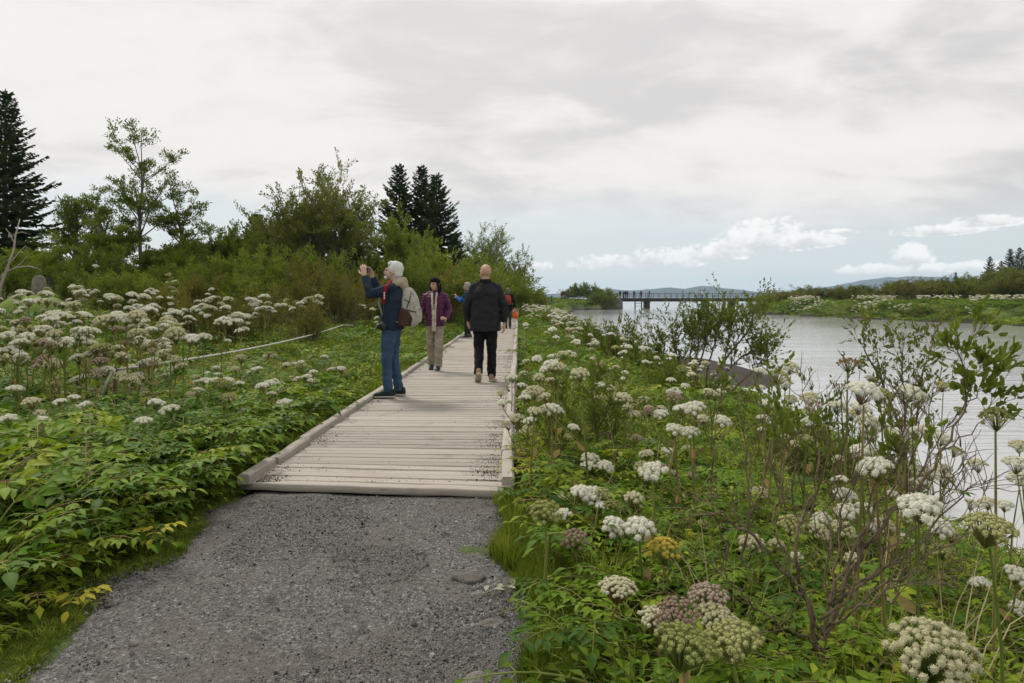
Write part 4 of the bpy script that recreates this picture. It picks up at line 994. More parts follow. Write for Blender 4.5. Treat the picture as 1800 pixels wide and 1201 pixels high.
for (px, py, d, t_, l_, po, rz, lab) in ((969, 530, 122, 'green', 'black', 0, 1.6, 'figure in dark green on the grassy rise'), (976.5, 531, 122, 'blue', 'navy', 0, 2.5, 'figure in blue on the grassy rise'), (1042, 523, 141, 'white', 'grey', 0, 0, 'pale figure among the shrubs before the bridge')):
    q = P(px, py, d); small(lab, (q.x, q.y, gz(q.x, q.y)), rz, t_, l_, hg, po)

# --- parked cars glimpsed on the far side of the bridge
m_car = simple('white_car_paint', (.70, .70, .70), .3, .05); m_tyre = simple('tyre', (.015, .015, .015), .8, .1)
for q, (px, d, lab) in enumerate(((1354, 178, 'white parked car behind the far bank, left one'), (1372, 182, 'white parked car behind the far bank, right one'))):
    x = (px - 900) / FPX * d; cr = empty('parked_car', (x, d, gz(x, d)), .1); tag(cr, lab, 'car', 'cars parked behind the far bank')
    mb = MB(); mb.loft([((t, 0, z), .85 * w_, h_, Ya, Za) for t, z, w_, h_ in ((-2.1, .6, .8, .2), (-2.0, .62, .97, .32), (-.9, .66, 1, .36), (.9, .66, 1, .36), (1.9, .6, .97, .30), (2.1, .55, .8, .2))], 16, power=4); bd = mb.build('car_body', m_car, cr)
    mb = MB(); mb.loft([((t, 0, z), w_, h_, Ya, Za) for t, z, w_, h_ in ((-1.9, 1.0, .6, .05), (-1.4, 1.2, .68, .28), (.3, 1.22, .68, .30), (1.0, 1.0, .64, .06))], 14, power=4); mb.build('windows', m_glass, bd)
    mb = MB(); mb.box((-.55, 0, 1.52), (1.7, 1.25, .05)); mb.build('roof', m_car, bd, False)
    for wx_ in (-1.3, 1.3):
        for wy_ in (-.8, .8):
            mb = MB(); mb.tube([(wx_, wy_ - .1, .32), (wx_, wy_ + .1, .32)], .32, 16); mb.build('wheel', m_tyre, cr)

bpy.data.scenes.remove(WORK)
# ------------------------------------------------------------------ leaves
def leaflet(mb, base, d, up, L, W, mi=0, droop=0.25, rows=5):
    """ovate pointed leaflet folded along its midrib"""
    d = Vector(d).normalized(); s = d.cross(Vector(up))
    s = s.normalized() if s.length > 1e-4 else d.orthogonal().normalized()
    u = s.cross(d).normalized()
    prof = [0.05, 0.66, 1.0, 0.92, 0.55, 0.02] if rows == 5 else [0.08, 1.0, 0.02]
    vs = []
    for i, w_ in enumerate(prof):
        q = i / (len(prof) - 1)
        c = Vector(base) + d * (L * q) - u * (L * droop * q * q)
        h = w_ * W / 2
        vs += [c + s * h + u * h * 0.35, c, c - s * h + u * h * 0.35]
    fs = []
    for i in range(len(prof) - 1):
        a = i * 3
        fs += [(a, a + 1, a + 4, a + 3), (a + 1, a + 2, a + 5, a + 4)]
    mb.add(vs, fs, mi)

def compound_leaf(rng, pairs=4, mi_leaf=0, mi_stalk=1, L=0.36, rise=0.9, petiole=0.22, size=0.088, lod=5):
    """angelica leaf: arching stalk along +Y with pinnate pairs, the lower ones three-fold"""
    mb = MB(); pts = []; p = Vector((0, 0, 0)); ang = rise; n = 9; tot = petiole + L
    for i in range(n + 1):
        pts.append(p.copy())
        p = p + Vector((rng.uniform(-.012, .012), math.cos(ang), math.sin(ang))) * (tot / n)
        ang -= (rise + rng.uniform(0.25, 0.5)) / n
    mb.tube(pts, [0.005 * (1 - 0.75 * i / n) for i in range(n + 1)], 3 if lod == 3 else 4, mi_stalk, cap=False)
    def at(u):
        k = u * n; i = min(n - 1, int(k)); return pts[i].lerp(pts[i + 1], k - i), (pts[i + 1] - pts[i]).normalized()
    u0 = petiole / tot
    for k in range(pairs):
        u = u0 + (1 - u0) * (k + 0.12) / (pairs + 0.1)
        c, T = at(u); side = T.cross(Vector((0, 0, 1))).normalized(); up = side.cross(T)
        s = size * (1.0 - 0.35 * k / pairs) * rng.uniform(.85, 1.15)
        for sg in (-1, 1):
            d = (side * sg + T * rng.uniform(.45, .75) + Vector((0, 0, rng.uniform(-.15, .1)))).normalized()
            if k < pairs - 1:
                bl = s * (1.35 if k == 0 else 0.75)
                tip = c + d * bl
                mb.tube([c, tip], [0.0025, 0.0015], 3, mi_stalk, cap=False)
                leaflet(mb, tip, d, up, s, s * 0.46, mi_leaf, rng.uniform(.1, .4), lod)
                for q in (-1, 1):
                    d2 = (d + d.cross(up).normalized() * q * 0.95).normalized()
                    leaflet(mb, c + d * bl * rng.uniform(.75, .9), d2, up + rvec(rng) * .3, s * .86, s * .40, mi_leaf, rng.uniform(.1, .4), lod)
                if k == 0:
                    for q in (-1, 1):
                        d2 = (d + d.cross(up).normalized() * q * 1.1).normalized()
                        leaflet(mb, c + d * bl * .42, d2, up + rvec(rng) * .3, s * .74, s * .34, mi_leaf, rng.uniform(.1, .4), lod)
            else:
                leaflet(mb, c, d, up + rvec(rng) * .2, s, s * .44, mi_leaf, rng.uniform(.1, .4), lod)
    c, T = at(1.0); side = T.cross(Vector((0, 0, 1))).normalized()
    leaflet(mb, c, T, side.cross(T), size, size * .46, mi_leaf, 0.3, lod)
    return mb

rg = random.Random(21)
LEAF = [compound_leaf(rg, rg.choice((4, 4, 5)), L=rg.uniform(.24, .34), rise=rg.uniform(.6, 1.25), petiole=rg.uniform(.16, .34), size=rg.uniform(.068, .092)).data('leaf', [M['angelica_leaf'], M['stalk']]) for _ in range(8)]
YLEAF = [compound_leaf(rg, 3, L=rg.uniform(.2, .28), rise=rg.uniform(.5, 1.0), petiole=rg.uniform(.10, .2), size=rg.uniform(.06, .085)).data('leaf', [M['yellow_leaf'], M['stalk']]) for _ in range(3)]

def clump(rng, n, mats_i=0, lod=5, size=0.072, spread=0.05, rise=(.5, 1.2), L=(.22, .36), pet=(.08, .24), pairs=3):
    mb = MB()
    for k in range(n):
        lf = compound_leaf(rng, pairs, mats_i, 1, L=rng.uniform(*L), rise=rng.uniform(*rise), petiole=rng.uniform(*pet), size=size * rng.uniform(.8, 1.15), lod=lod)
        a = 2 * math.pi * (k + rng.uniform(-.35, .35)) / n
        mb.join(lf, Matrix.Translation((rng.uniform(-spread, spread), rng.uniform(-spread, spread), 0)) @ Matrix.Rotation(a, 4, 'Z'))
    return mb
CLUMP = [clump(rg, 6).data('clump', [M['angelica_leaf'], M['stalk']]) for _ in range(5)]
CLUMP_FAR = [clump(rg, 4, lod=3, size=.1).data('clump', [M['angelica_leaf'], M['stalk']]) for _ in range(4)]
FERN = [clump(rg, 7, 0, 3, 0.036, 0.06, (.5, 1.3), (.14, .24), (.05, .14), 5).data('fern', [M['herb_leaf'], M['stalk']]) for _ in range(4)]

def herb(rng, n=60, r=0.16, h=0.22, ls=0.03):
    mb = MB()
    for k in range(n):
        a = rng.uniform(0, 6.283); q = r * math.sqrt(rng.random()); z = h * rng.random() ** .7 * (1 - .4 * q / r)
        d = Vector((math.cos(a), math.sin(a), rng.uniform(-.2, .7)))
        leaflet(mb, (q * math.cos(a), q * math.sin(a), z), d, Vector((0, 0, 1)) + rvec(rng) * .5, ls * rng.uniform(.7, 1.4), ls * .55, 0, .25, 3)
    for k in range(6):
        a = rng.uniform(0, 6.283); q = r * .7 * rng.random()
        mb.tube([(q * .4 * math.cos(a), q * .4 * math.sin(a), 0), (q * math.cos(a), q * math.sin(a), h * .9)], [.002, .001], 3, 1, cap=False)
    return mb
HERB = [herb(rg, 70, rg.uniform(.13, .2), rg.uniform(.14, .28), rg.uniform(.024, .036)).data('herb', [M['herb_leaf'], M['stalk']]) for _ in range(5)]

def tuft(rng, n=40, h=0.22, r=0.05, lean=0.5, wd=0.0035):
    mb = MB()
    for k in range(n):
        a = rng.uniform(0, 6.283); q = r * math.sqrt(rng.random()); hh = h * rng.uniform(.5, 1.1); ln = lean * rng.uniform(.2, 1.2)
        b = Vector((q * math.cos(a), q * math.sin(a), 0)); a2 = a + rng.uniform(-.9, .9); dd = Vector((math.cos(a2), math.sin(a2), 0)); s = Vector((-dd.y, dd.x, 0)) * wd
        p1 = b + dd * hh * ln * .3 + Vector((0, 0, hh * .55)); p2 = b + dd * hh * ln * .95 + Vector((0, 0, hh * (1 - .3 * ln)))
        mb.add([b - s, b + s, p1 + s * .8, p1 - s * .8, p2], [(0, 1, 2, 3), (3, 2, 4)])
    return mb
TUFT = [tuft(rg, 34, rg.uniform(.12, .26), .05, rg.uniform(.4, .9)).data('tuft', M['grass_blade']) for _ in range(4)]
SHORT = [tuft(rg, 46, rg.uniform(.035, .07), .06, .9, .0025).data('tuft', M['grass_blade']) for _ in range(3)]
TALL = [tuft(rg, 16, rg.uniform(.5, .75), .08, rg.uniform(.6, 1.0), .0028).data('tuft', M['dry_grass']) for _ in range(2)]

# ------------------------------------------------------------------ angelica
def ball_geo(rng, sub, spike):
    """a little round head: a core thick with tiny florets (sub 2) or a rough ball (sub 1)"""
    bm = bmesh.new(); bmesh.ops.create_icosphere(bm, subdivisions=1, radius=.90 if sub > 1 else 1)
    if sub == 1:
        for v in bm.verts: v.co *= 1 + rng.uniform(-spike, spike)
    bm.verts.index_update(); vs = [v.co.copy() for v in bm.verts]; fs = [tuple(v.index for v in f.verts) for f in bm.faces]; bm.free()
    if sub > 1:
        n = 34
        for k in range(n):
            z = 1 - 2 * (k + .5) / n; a = k * 2.39996; r = math.sqrt(1 - z * z)
            c = (Vector((r * math.cos(a), r * math.sin(a), z)) + rvec(rng) * .12).normalized() * (1 + rng.uniform(-spike, spike) * .8)
            t = c.orthogonal().normalized(); u = c.normalized().cross(t); b = len(vs); s = rng.uniform(.13, .21); ph = rng.uniform(0, 6.28)
            vs += [c * .72] + [c + (t * math.cos(ph + q * 2.094) + u * math.sin(ph + q * 2.094)) * s for q in range(3)] + [c * 1.06]
            fs += [(b, b + 1, b + 2), (b, b + 2, b + 3), (b, b + 3, b + 1), (b + 4, b + 2, b + 1), (b + 4, b + 3, b + 2), (b + 4, b + 1, b + 3)]
    return vs, fs
def umbel(rng, n, ball, sub, spike=0.22, dome=0.55, ray=True, openness=1.0):
    """umbel of diameter 1: rays from a hub, each ending in a small round head"""
    mb = MB(); hub = Vector((0, 0, -0.42))
    bs = [ball_geo(rng, sub, spike) for _ in range(3)]
    ga = math.pi * (3 - math.sqrt(5))
    for k in range(n):
        q = math.sqrt((k + .5) / n) * rng.uniform(.93, 1.05); a = k * ga + rng.uniform(-.25, .25)
        rr = 0.5 * q * openness * .93
        z = dome * 0.5 * (math.sqrt(max(0, 1 - (q * .93) ** 2)) - .3) + rng.uniform(-.03, .03)
        c = Vector((rr * math.cos(a), rr * math.sin(a), z)); s = ball * rng.uniform(.8, 1.18)
        ax = (c - hub).normalized(); Mx = Vector((0, 0, 1)).rotation_difference(ax).to_matrix()
        vs, fs = rng.choice(bs)
        mb.add([c + Mx @ Vector((v.x * s, v.y * s, v.z * s * .78)) for v in vs], fs, 0)
        if ray: mb.tube([hub, hub.lerp(c, .55) + Vector((0, 0, -.02)), c], [.012, .009, .008], 3, 1, cap=False)
    return mb
KIND = {'white': 'flower_white', 'cream': 'flower_cream', 'green': 'flower_green', 'pink': 'flower_pink', 'yellow': 'flower_yellow', 'dry': 'flower_dry'}
rg = random.Random(31)
UMB = {}; UMB_FAR = {}; UMB_BIG = {}
for k, mn in KIND.items():
    sp_ = {'white': .22, 'cream': .25, 'green': .42, 'pink': .35, 'yellow': .25, 'dry': .6}[k]
    nb = {'white': 30, 'cream': 34, 'green': 36, 'pink': 34, 'yellow': 40, 'dry': 26}[k]
    bl = {'white': .106, 'cream': .094, 'green': .076, 'pink': .076, 'yellow': .080, 'dry': .062}[k]
    UMB[k] = [umbel(rg, int(nb * rg.uniform(.8, 1.2)), bl, 2, sp_, rg.uniform(.55, 1.05)).data('umbel', [M[mn], M['stalk']], smooth=False) for _ in range(4)]
    if k in ('cream', 'green', 'pink'): UMB_BIG[k] = [umbel(rg, 85, .050, 2, sp_ * 1.2, rg.uniform(.5, .8)).data('umbel', [M[mn], M['stalk']], smooth=False) for _ in range(2)]
    UMB_FAR[k] = [umbel(rg, 17, bl * 1.3, 1, sp_, rg.uniform(.55, 1.0)).data('umbel', [M[mn], M['stalk']], smooth=False) for _ in range(3)]
# a hanging, wilted head: rays fall from a bent hub
def wilted(rng):
    mb = MB(); 
    for k in range(34):
        a = rng.uniform(0, 6.283); q = rng.uniform(.15, 1)
        tip = Vector((.45 * q * math.cos(a), .45 * q * math.sin(a), -.85 + .25 * q * q))
        mb.tube([(0, 0, 0), (tip.x * .75, tip.y * .75, tip.z * .35), tip], [.012, .009, .007], 3, 1, cap=False)
        vs, fs = ball_geo(rng, 1, .4); s = .06
        mb.add([tip + v * s for v in vs], fs, 0)
    return mb
WILT = wilted(rg).data('umbel', [M['flower_green'], M['stalk']], False)

def stem_variant(rng, ntips):
    """unit-height stem; returns mesh, tips [(pos, size, tilt dir)], leaf nodes"""
    mb = MB(); tips = []; nodes = []; lean = Vector((rng.uniform(-.07, .07), rng.uniform(-.07, .07), 0))
    main = [Vector((0, 0, 0)) + lean * (u * u) + Vector((rng.uniform(-.008, .008), rng.uniform(-.008, .008), u)) for u in (0, .2, .4, .6, .8, .95)]
    mb.tube(main, [.013, .012, .0105, .009, .007, .005], 6, 0, cap=False)
    tips.append((main[-1], 1.0, lean))
    for k in range(ntips - 1):
        i = rng.choice((2, 3, 3, 4)); b = main[i].lerp(main[min(5, i + 1)], rng.random() * .6); a = rng.uniform(0, 6.283)
        out_ = Vector((math.cos(a), math.sin(a), 0)); rr = rng.uniform(.10, .24); tz = rng.uniform(.74, 1.02)
        tip = Vector((b.x, b.y, 0)) + out_ * rr + Vector((0, 0, max(tz, b.z + .1)))
        mid = b.lerp(tip, .5) + out_ * .04 - Vector((0, 0, .01))
        mb.tube([b, mid, tip], [.007, .0055, .004], 5, 0, cap=False)
        tips.append((tip, rng.uniform(.6, .95), out_ * .35))
        # inflated leaf sheath at the fork
        d = (out_ + Vector((0, 0, .9))).normalized()
        for q in range(2): leaflet(mb, b - Vector((0, 0, .02)), d, Vector((0, 0, 1)) + out_ * (1 - 2 * q), rng.uniform(.07, .12), .045, 1, .15, 5)
    for u in (.12, .3, .5): nodes.append((Vector((0, 0, u)) + lean * u * u, rng.uniform(0, 6.283)))
    return mb, tips, nodes
rg = random.Random(41)
STEMS = {n: [] for n in (1, 2, 3, 4, 5)}
for n in STEMS:
    for _ in range(3):
        mb, tips, nodes = stem_variant(rg, n)
        STEMS[n].append((mb.data('stem', [M['stalk'], M['sheath']]), tips, nodes))

def angelica(rng, base, height, kinds, D=0.13, n=3, leaves=2, far=False, label='', group='', lsize=1.0, tilt=0.25, rz=None):
    sm, tips, nodes = rng.choice(STEMS[n])
    root = empty('angelica_plant', base, rng.uniform(0, 6.283) if rz is None else rz)
    tag(root, label, 'angelica', group or None)
    sx = .72 if not far else .8
    link('stem', sm, root, scale=(sx, sx, height))
    lib = UMB_FAR if far else UMB
    for i, (p, s, tl) in enumerate(tips):
        k = kinds[0] if i == 0 else rng.choice(kinds)
        dd = D * s * rng.uniform(.88, 1.12)
        z = Vector((tl.x * tilt * 3 + rng.uniform(-.18, .18), tl.y * tilt * 3 + rng.uniform(-.18, .18), 1)).normalized()
        e = Vector((0, 0, 1)).rotation_difference(z).to_euler()
        link('umbel', rng.choice(lib[k]), root, loc=(p.x * sx, p.y * sx, p.z * height + .42 * dd * .9), rot=e, scale=dd)
    for i in range(leaves):
        p, a = nodes[i % len(nodes)]
        link('leaf', rng.choice(LEAF if rng.random() > .06 else YLEAF), root, loc=(p.x * sx, p.y * sx, p.z * height * .8), rot=(rng.uniform(-.2, .2), 0, a + i * 2.1), scale=lsize * rng.uniform(.7, 1.1))
    return root

NUM = {1: 'one head', 2: 'two heads', 3: 'three heads', 4: 'four heads', 5: 'five heads'}
def where(x, y):
    px = 900 + FPX * x / y
    L = [(35, 'at the very left border'), (90, 'near the left border'), (145, 'below the first bushy tree'), (200, 'below the second bushy tree'), (250, 'below the tall thin tree'), (300, 'right below the tall thin tree'), (400, 'below the sparse small tree'), (490, 'below the dip in the trees'), (575, 'left of the rope post'), (660, 'below the round-headed willow'), (745, 'beside the man with phone'), (900, 'behind the walkers'),
         (985, 'by the right kerb'), (1090, 'below the bridge end'), (1230, 'left of the wide willow'), (1340, 'by the bare willow stems'), (1470, 'left of the gnarled willow'), (1620, 'behind the gnarled willow'), (1740, 'under the leafy spray'), (99999, 'by the right border')]
    return next(t for q, t in L if px < q)
def depth(y): return next(t for q, t in ((2.6, 'frontmost'), (3.4, 'second row'), (4.3, 'third row'), (5.4, 'mid-front'), (7.5, 'middle'), (10, 'mid-back'), (14, 'back'), (20, 'far'), (999, 'farthest')) if y < q)
# --- the flower heads one can pick out on the right bank: photo x, y, width, colour [, label]
rg = random.Random(51)
KEY = [
 (1022, 927, 42, 'white', 'pure white umbel nearest the gravel, left one of the white foreground trio'),
 (1042, 963, 42, 'white', 'white umbel lowest of the foreground trio right of the gravel'),
 (1080, 948, 48, 'white', 'white umbel at the right of the foreground trio near the gravel'),
 (1124, 929, 54, 'white', 'wide white umbel standing alone, just right of the foreground trio'),
 (1053, 935, 42, 'green', 'greenish seeding umbel tucked behind the white foreground trio'),
 (958, 903, 62, 'green', 'yellow-green bushy umbel beside the path edge below the boardwalk kerb'),
 (1166, 970, 62, 'yellow', 'bright mustard-yellow umbel in the right foreground'),
 (1203, 972, 44, 'dry', 'brown dried-out umbel behind the mustard-yellow one'),
 (1010, 1008, 52, 'pink', 'mauve-brown flat umbel on a dark stalk near the gravel'),
 (1037, 1003, 34, 'white', 'small fluffy white umbel touching the mauve-brown flat one'),
 (1067, 1092, 28, 'pink', 'small pinkish umbel low by the gravel edge'),
 (1085, 1172, 72, 'cream', 'large cream umbel near the bottom edge left of the big domed cluster'),
 (1157, 1202, 78, 'cream', 'cream umbel cut by the bottom edge of the picture'),
 (1245, 1052, 78, 'pink', 'topmost tan umbel of the big domed cluster in the right foreground'),
 (1190, 1085, 88, 'pink', 'left pinkish umbel of the big domed cluster in the right foreground'),
 (1262, 1092, 84, 'cream', 'cream middle umbel of the big domed cluster in the right foreground'),
 (1205, 1135, 120, 'green', 'green lower-left umbel of the big domed cluster in the right foreground'),
 (1288, 1128, 110, 'green', 'green right-hand umbel of the big domed cluster in the right foreground'),
 (1336, 900, 34, 'cream', 'narrow cream umbel left of the gnarled willow trunk'),
 (1320, 993, 46, 'cream', 'beige lumpy umbel at the left foot of the gnarled willow'),
 (1390, 926, 52, 'green', 'olive-green umbel behind the gnarled willow trunk'),
 (1438, 936, 44, 'cream', 'cream umbel seen between the gnarled willow stems, left one of two'),
 (1482, 934, 48, 'cream', 'cream umbel seen between the gnarled willow stems, right one of two'),
 (1486, 874, 40, 'white', 'white umbel, upper of a stacked pair behind the gnarled willow'),
 (1489, 900, 42, 'white', 'white umbel, lower of a stacked pair behind the gnarled willow'),
 (1615, 893, 74, 'white', 'broad flat white umbel under the long willow branch'),
 (1594, 912, 38, 'cream', 'small cream umbel below the broad flat white one'),
 (1553, 926, 36, 'cream', 'small cream umbel crossed by the bare willow branches'),
 (1650, 928, 46, 'white', 'white and fading umbel right of the broad flat one'),
 (1740, 930, 92, 'green', 'wide gold-green open umbel on a red stalk at the right'),
 (1455, 1140, 34, 'cream', 'small beige umbel at the root of the gnarled willow'),
 (1638, 1150, 158, 'cream', 'very large pale umbel at the bottom edge, right foreground'),
 (1788, 1012, 46, 'white', 'white umbel at the right border, middle height'),
 (1796, 1128, 44, 'white', 'white umbel at the right border near the bottom'),
 (1612, 1018, 36, 'cream', 'small flat cream umbel below the horizontal willow branch'),
 (1335, 655, 26, 'white'), (1390, 648, 32, 'cream'), (1380, 676, 30, 'white'), (1370, 662, 38, 'green'), (1345, 712, 28, 'white'), (1357, 740, 26, 'white'), (1424, 702, 36, 'cream'),
 (1490, 640, 40, 'dry', 'rusty brown flat umbel dark against the water'), (1512, 641, 22, 'green'),
 (1518, 690, 58, 'white', 'large white umbel in front of the water, left one of two'), (1548, 696, 44, 'green', 'greenish umbel leaning on the large white one by the water'),
 (1602, 692, 46, 'white', 'large white umbel in front of the water, right one of two'),
 (1472, 716, 34, 'white'), (1512, 718, 36, 'white'), (1498, 730, 30, 'cream'), (1540, 746, 38, 'white'), (1585, 770, 42, 'white'), (1632, 760, 40, 'white'),
 (1515, 795, 42, 'white'), (1540, 826, 60, 'white', 'big snow-white umbel at the centre of the right-hand thicket'), (1658, 680, 28, 'green'),
 (1750, 738, 54, 'green', 'dark green open umbel standing out against the water at far right'),
 (1792, 785, 34, 'cream'), (1788, 816, 46, 'white'), (1792, 842, 40, 'white'), (1652, 830, 36, 'cream'), (1376, 801, 22, 'white'), (1590, 790, 40, 'cream'),
 (940, 690, 36, 'cream'), (931, 697, 30, 'white'), (968, 720, 34, 'white'), (910, 740, 30, 'cream'), (970, 643, 30, 'white'), (983, 648, 32, 'cream'), (1019, 660, 36, 'cream'), (960, 652, 24, 'white'),
 (944, 632, 20, 'white'), (1056, 679, 22, 'white'), (1072, 684, 22, 'cream'), (1096, 702, 32, 'cream'), (1131, 705, 24, 'cream'), (1220, 718, 38, 'white'), (1187, 757, 38, 'white'), (1184, 702, 32, 'pink'),
 (1199, 649, 22, 'green'), (1209, 652, 15, 'white'), (1247, 692, 26, 'cream'), (1268, 688, 16, 'white'), (1148, 830, 50, 'white', 'flat white umbel in the middle of the right bank'), (1162, 853, 34, 'pink'),
 (1120, 813, 28, 'pink'), (1180, 815, 28, 'dry'), (1130, 880, 34, 'cream'), (930, 797, 26, 'cream'), (924, 755, 20, 'cream'), (900, 665, 22, 'white'), (1240, 640, 16, 'cream'), (1180, 670, 18, 'white'), (1268, 640, 14, 'white'),
]
TRUE = {i: 0.135 for i in range(200)}
COLW = {'white': 'white-flowered', 'cream': 'cream-flowered', 'green': 'green-seeded', 'pink': 'pinkish-brown', 'yellow': 'yellow', 'dry': 'brown dried'}
for k, row in enumerate(KEY):
    px, py, wd, kind = row[:4]
    D = 0.135 * (1.15 if wd > 60 else 1.0)
    d = D * FPX / wd
    d = max(1.45, min(d, 11.0)); D = wd * d / FPX
    tip = P(px, py, d)
    if tip.x > np.interp(tip.y, SHY, SHX) + 0.5: tip = tip
    bx = tip.x + rg.uniform(-.07, .07); by = tip.y + rg.uniform(-.04, .08)
    zz = max(gz(bx, by), -1.25)
    h = max(.25, tip.z - .38 * D - zz)
    root = empty('angelica_plant', (bx, by, zz), 0)
    if len(row) > 4: lab = 'angelica with the ' + row[4]; grp = 'picked-out angelica on the right bank'
    else:
        zone = 'beside the right boardwalk kerb' if px < 1000 else 'in the middle of the right bank' if px < 1300 else 'in front of the water at right'
        lab = '%s %s angelica %s, umbel %s' % (depth(tip.y), COLW[kind], where(tip.x, tip.y), 'high' if py < 700 else 'midway up' if py < 780 else 'low'); grp = '%s angelica %s' % (COLW[kind], zone)
    tag(root, lab, 'angelica', grp)
    # stem bends from the root to the head
    mb = MB(); o = Vector((tip.x - bx, tip.y - by, 0)); q = [Vector((0, 0, -.03)), o * .15 + Vector((0, 0, h * .35)), o * .5 + Vector((rg.uniform(-.01, .01), 0, h * .7)), o + Vector((0, 0, h))]
    th = rg.uniform(.0055, .0085); mb.tube(q, [th, th * .95, th * .8, th * .55], 6, 0, cap=False)
    if rg.random() < .55:
        bpt = q[1].lerp(q[2], rg.random()); dd = Vector((rg.uniform(-1, 1), rg.uniform(-1, .3), 1.0)).normalized()
        leaflet(mb, bpt - Vector((0, 0, .03)), dd, Vector((0, -1, .2)), rg.uniform(.06, .11), .04, 1, .3, 5)
    mb.build('stem', [M['stalk'], M['sheath']], root)
    ez = Vector((rg.uniform(-.3, .3), -.25 + rg.uniform(-.25, .2), 1)).normalized()
    link('umbel', rg.choice(UMB_BIG[kind] if wd > 66 and kind in UMB_BIG else UMB[kind]), root, loc=o + Vector((0, 0, h + .38 * D)), rot=Vector((0, 0, 1)).rotation_difference(ez).to_euler(), scale=D)
    if d > 3.4:
        sb = MB()
        for q_ in range(rg.choice((1, 2, 2, 3))):
            a_ = rg.uniform(0, 6.283); off = Vector((math.cos(a_), math.sin(a_) * .7, 0)) * rg.uniform(.10, .26); hz_ = h * rg.uniform(.72, .98); D2 = D * rg.uniform(.55, .9); f0 = q[1].lerp(q[2], rg.random())
            tp = o + off + Vector((0, 0, hz_)); sb.tube([f0, f0.lerp(tp, .5) + off * .12, tp], [th * .6, th * .5, th * .4], 5, 0, cap=False)
            ez = Vector((off.x * 1.5, off.y * 1.5 - .15, 1)).normalized(); k2 = kind if rg.random() < .5 else rg.choice(('cream', 'white', 'green', 'white'))
            link('umbel', rg.choice(UMB[k2]), root, loc=tp + Vector((0, 0, .38 * D2)), rot=Vector((0, 0, 1)).rotation_difference(ez).to_euler(), scale=D2)
        sb.build('side_stem', [M['stalk'], M['sheath']], root)
    if d < 7:
        for q_ in range(rg.choice((1, 2, 2))):
            link('leaf', rg.choice(LEAF), root, loc=(0, 0, h * rg.uniform(0, .3)), rot=(rg.uniform(-.2, .2), 0, rg.uniform(0, 6.28)), scale=rg.uniform(.6, 1.0))
for (px, py, d, s) in ((1040, 835, 4.6, .26), (1066, 838, 4.7, .2)):
    p = P(px, py, d); zz = gz(p.x, p.y); root = empty('angelica_plant', (p.x, p.y, zz))
    tag(root, 'angelica with a %s pale green drooping umbel like an upturned umbrella' % ('large' if s > .22 else 'smaller'), 'angelica')
    h = p.z - zz; mb = MB(); mb.tube([(0.03, .02, 0), (.02, .02, h * .6), (0, 0, h)], [.008, .007, .005], 6, 0, cap=False); mb.build('stem', [M['stalk'], M['sheath']], root)
    link('umbel', WILT, root, loc=(0, 0, h), rot=(.1, .15, 0), scale=s)

# --- the flower field on the left, plants set out over the ground
rg = random.Random(61)
FIELD = {'near': 'front of the left meadow between rope fence and kerb', 'mid': 'white flower mass behind the rope fence', 'back': 'back of the left meadow below the shrubs'}
FAR_PTS = []
def field_plants(n, xr, yr, hr, nt, kinds, zone, far, dens=None, Dr=(.11, .16), leaves=2, gap=.25, stuff=False):
    made = 0; tries = 0; placed = []
    while made < n and tries < n * 60:
        tries += 1
        y = rg.uniform(*yr); x = rg.uniform(*xr)
        if dens and rg.random() > dens(x, y): continue
        if any((x - a) ** 2 + (y - b) ** 2 < gap * gap for a, b in placed): continue
        placed.append((x, y)); made += 1
        ks = list(kinds); rg.shuffle(ks)
        h = rg.uniform(*hr)
        if stuff:
            FAR_PTS.append((x, y, gz(x, y), rg.gauss(0, .06), rg.gauss(0, .06), rg.uniform(0, 6.283), h, rg.randrange(8))); continue
        tall = 'tall' if h > .5 * (hr[0] + hr[1]) else 'low'
        nh = rg.choice(nt); side = 'left meadow' if x < 0 else 'right bank'
        lab = '%s %s %s angelica with %s %s' % (tall, depth(y), COLW[ks[0]], NUM[nh], where(x, y))
        angelica(rg, (x, y, gz(x, y)), h, ks[:2] if rg.random() < .6 else ks[:1], rg.uniform(*Dr), nh, leaves, far, lab, '%s %s angelica, %s' % (tall, COLW[ks[0]], zone))
W4 = ['white', 'white', 'cream', 'white', 'white', 'green', 'white', 'cream', 'white']
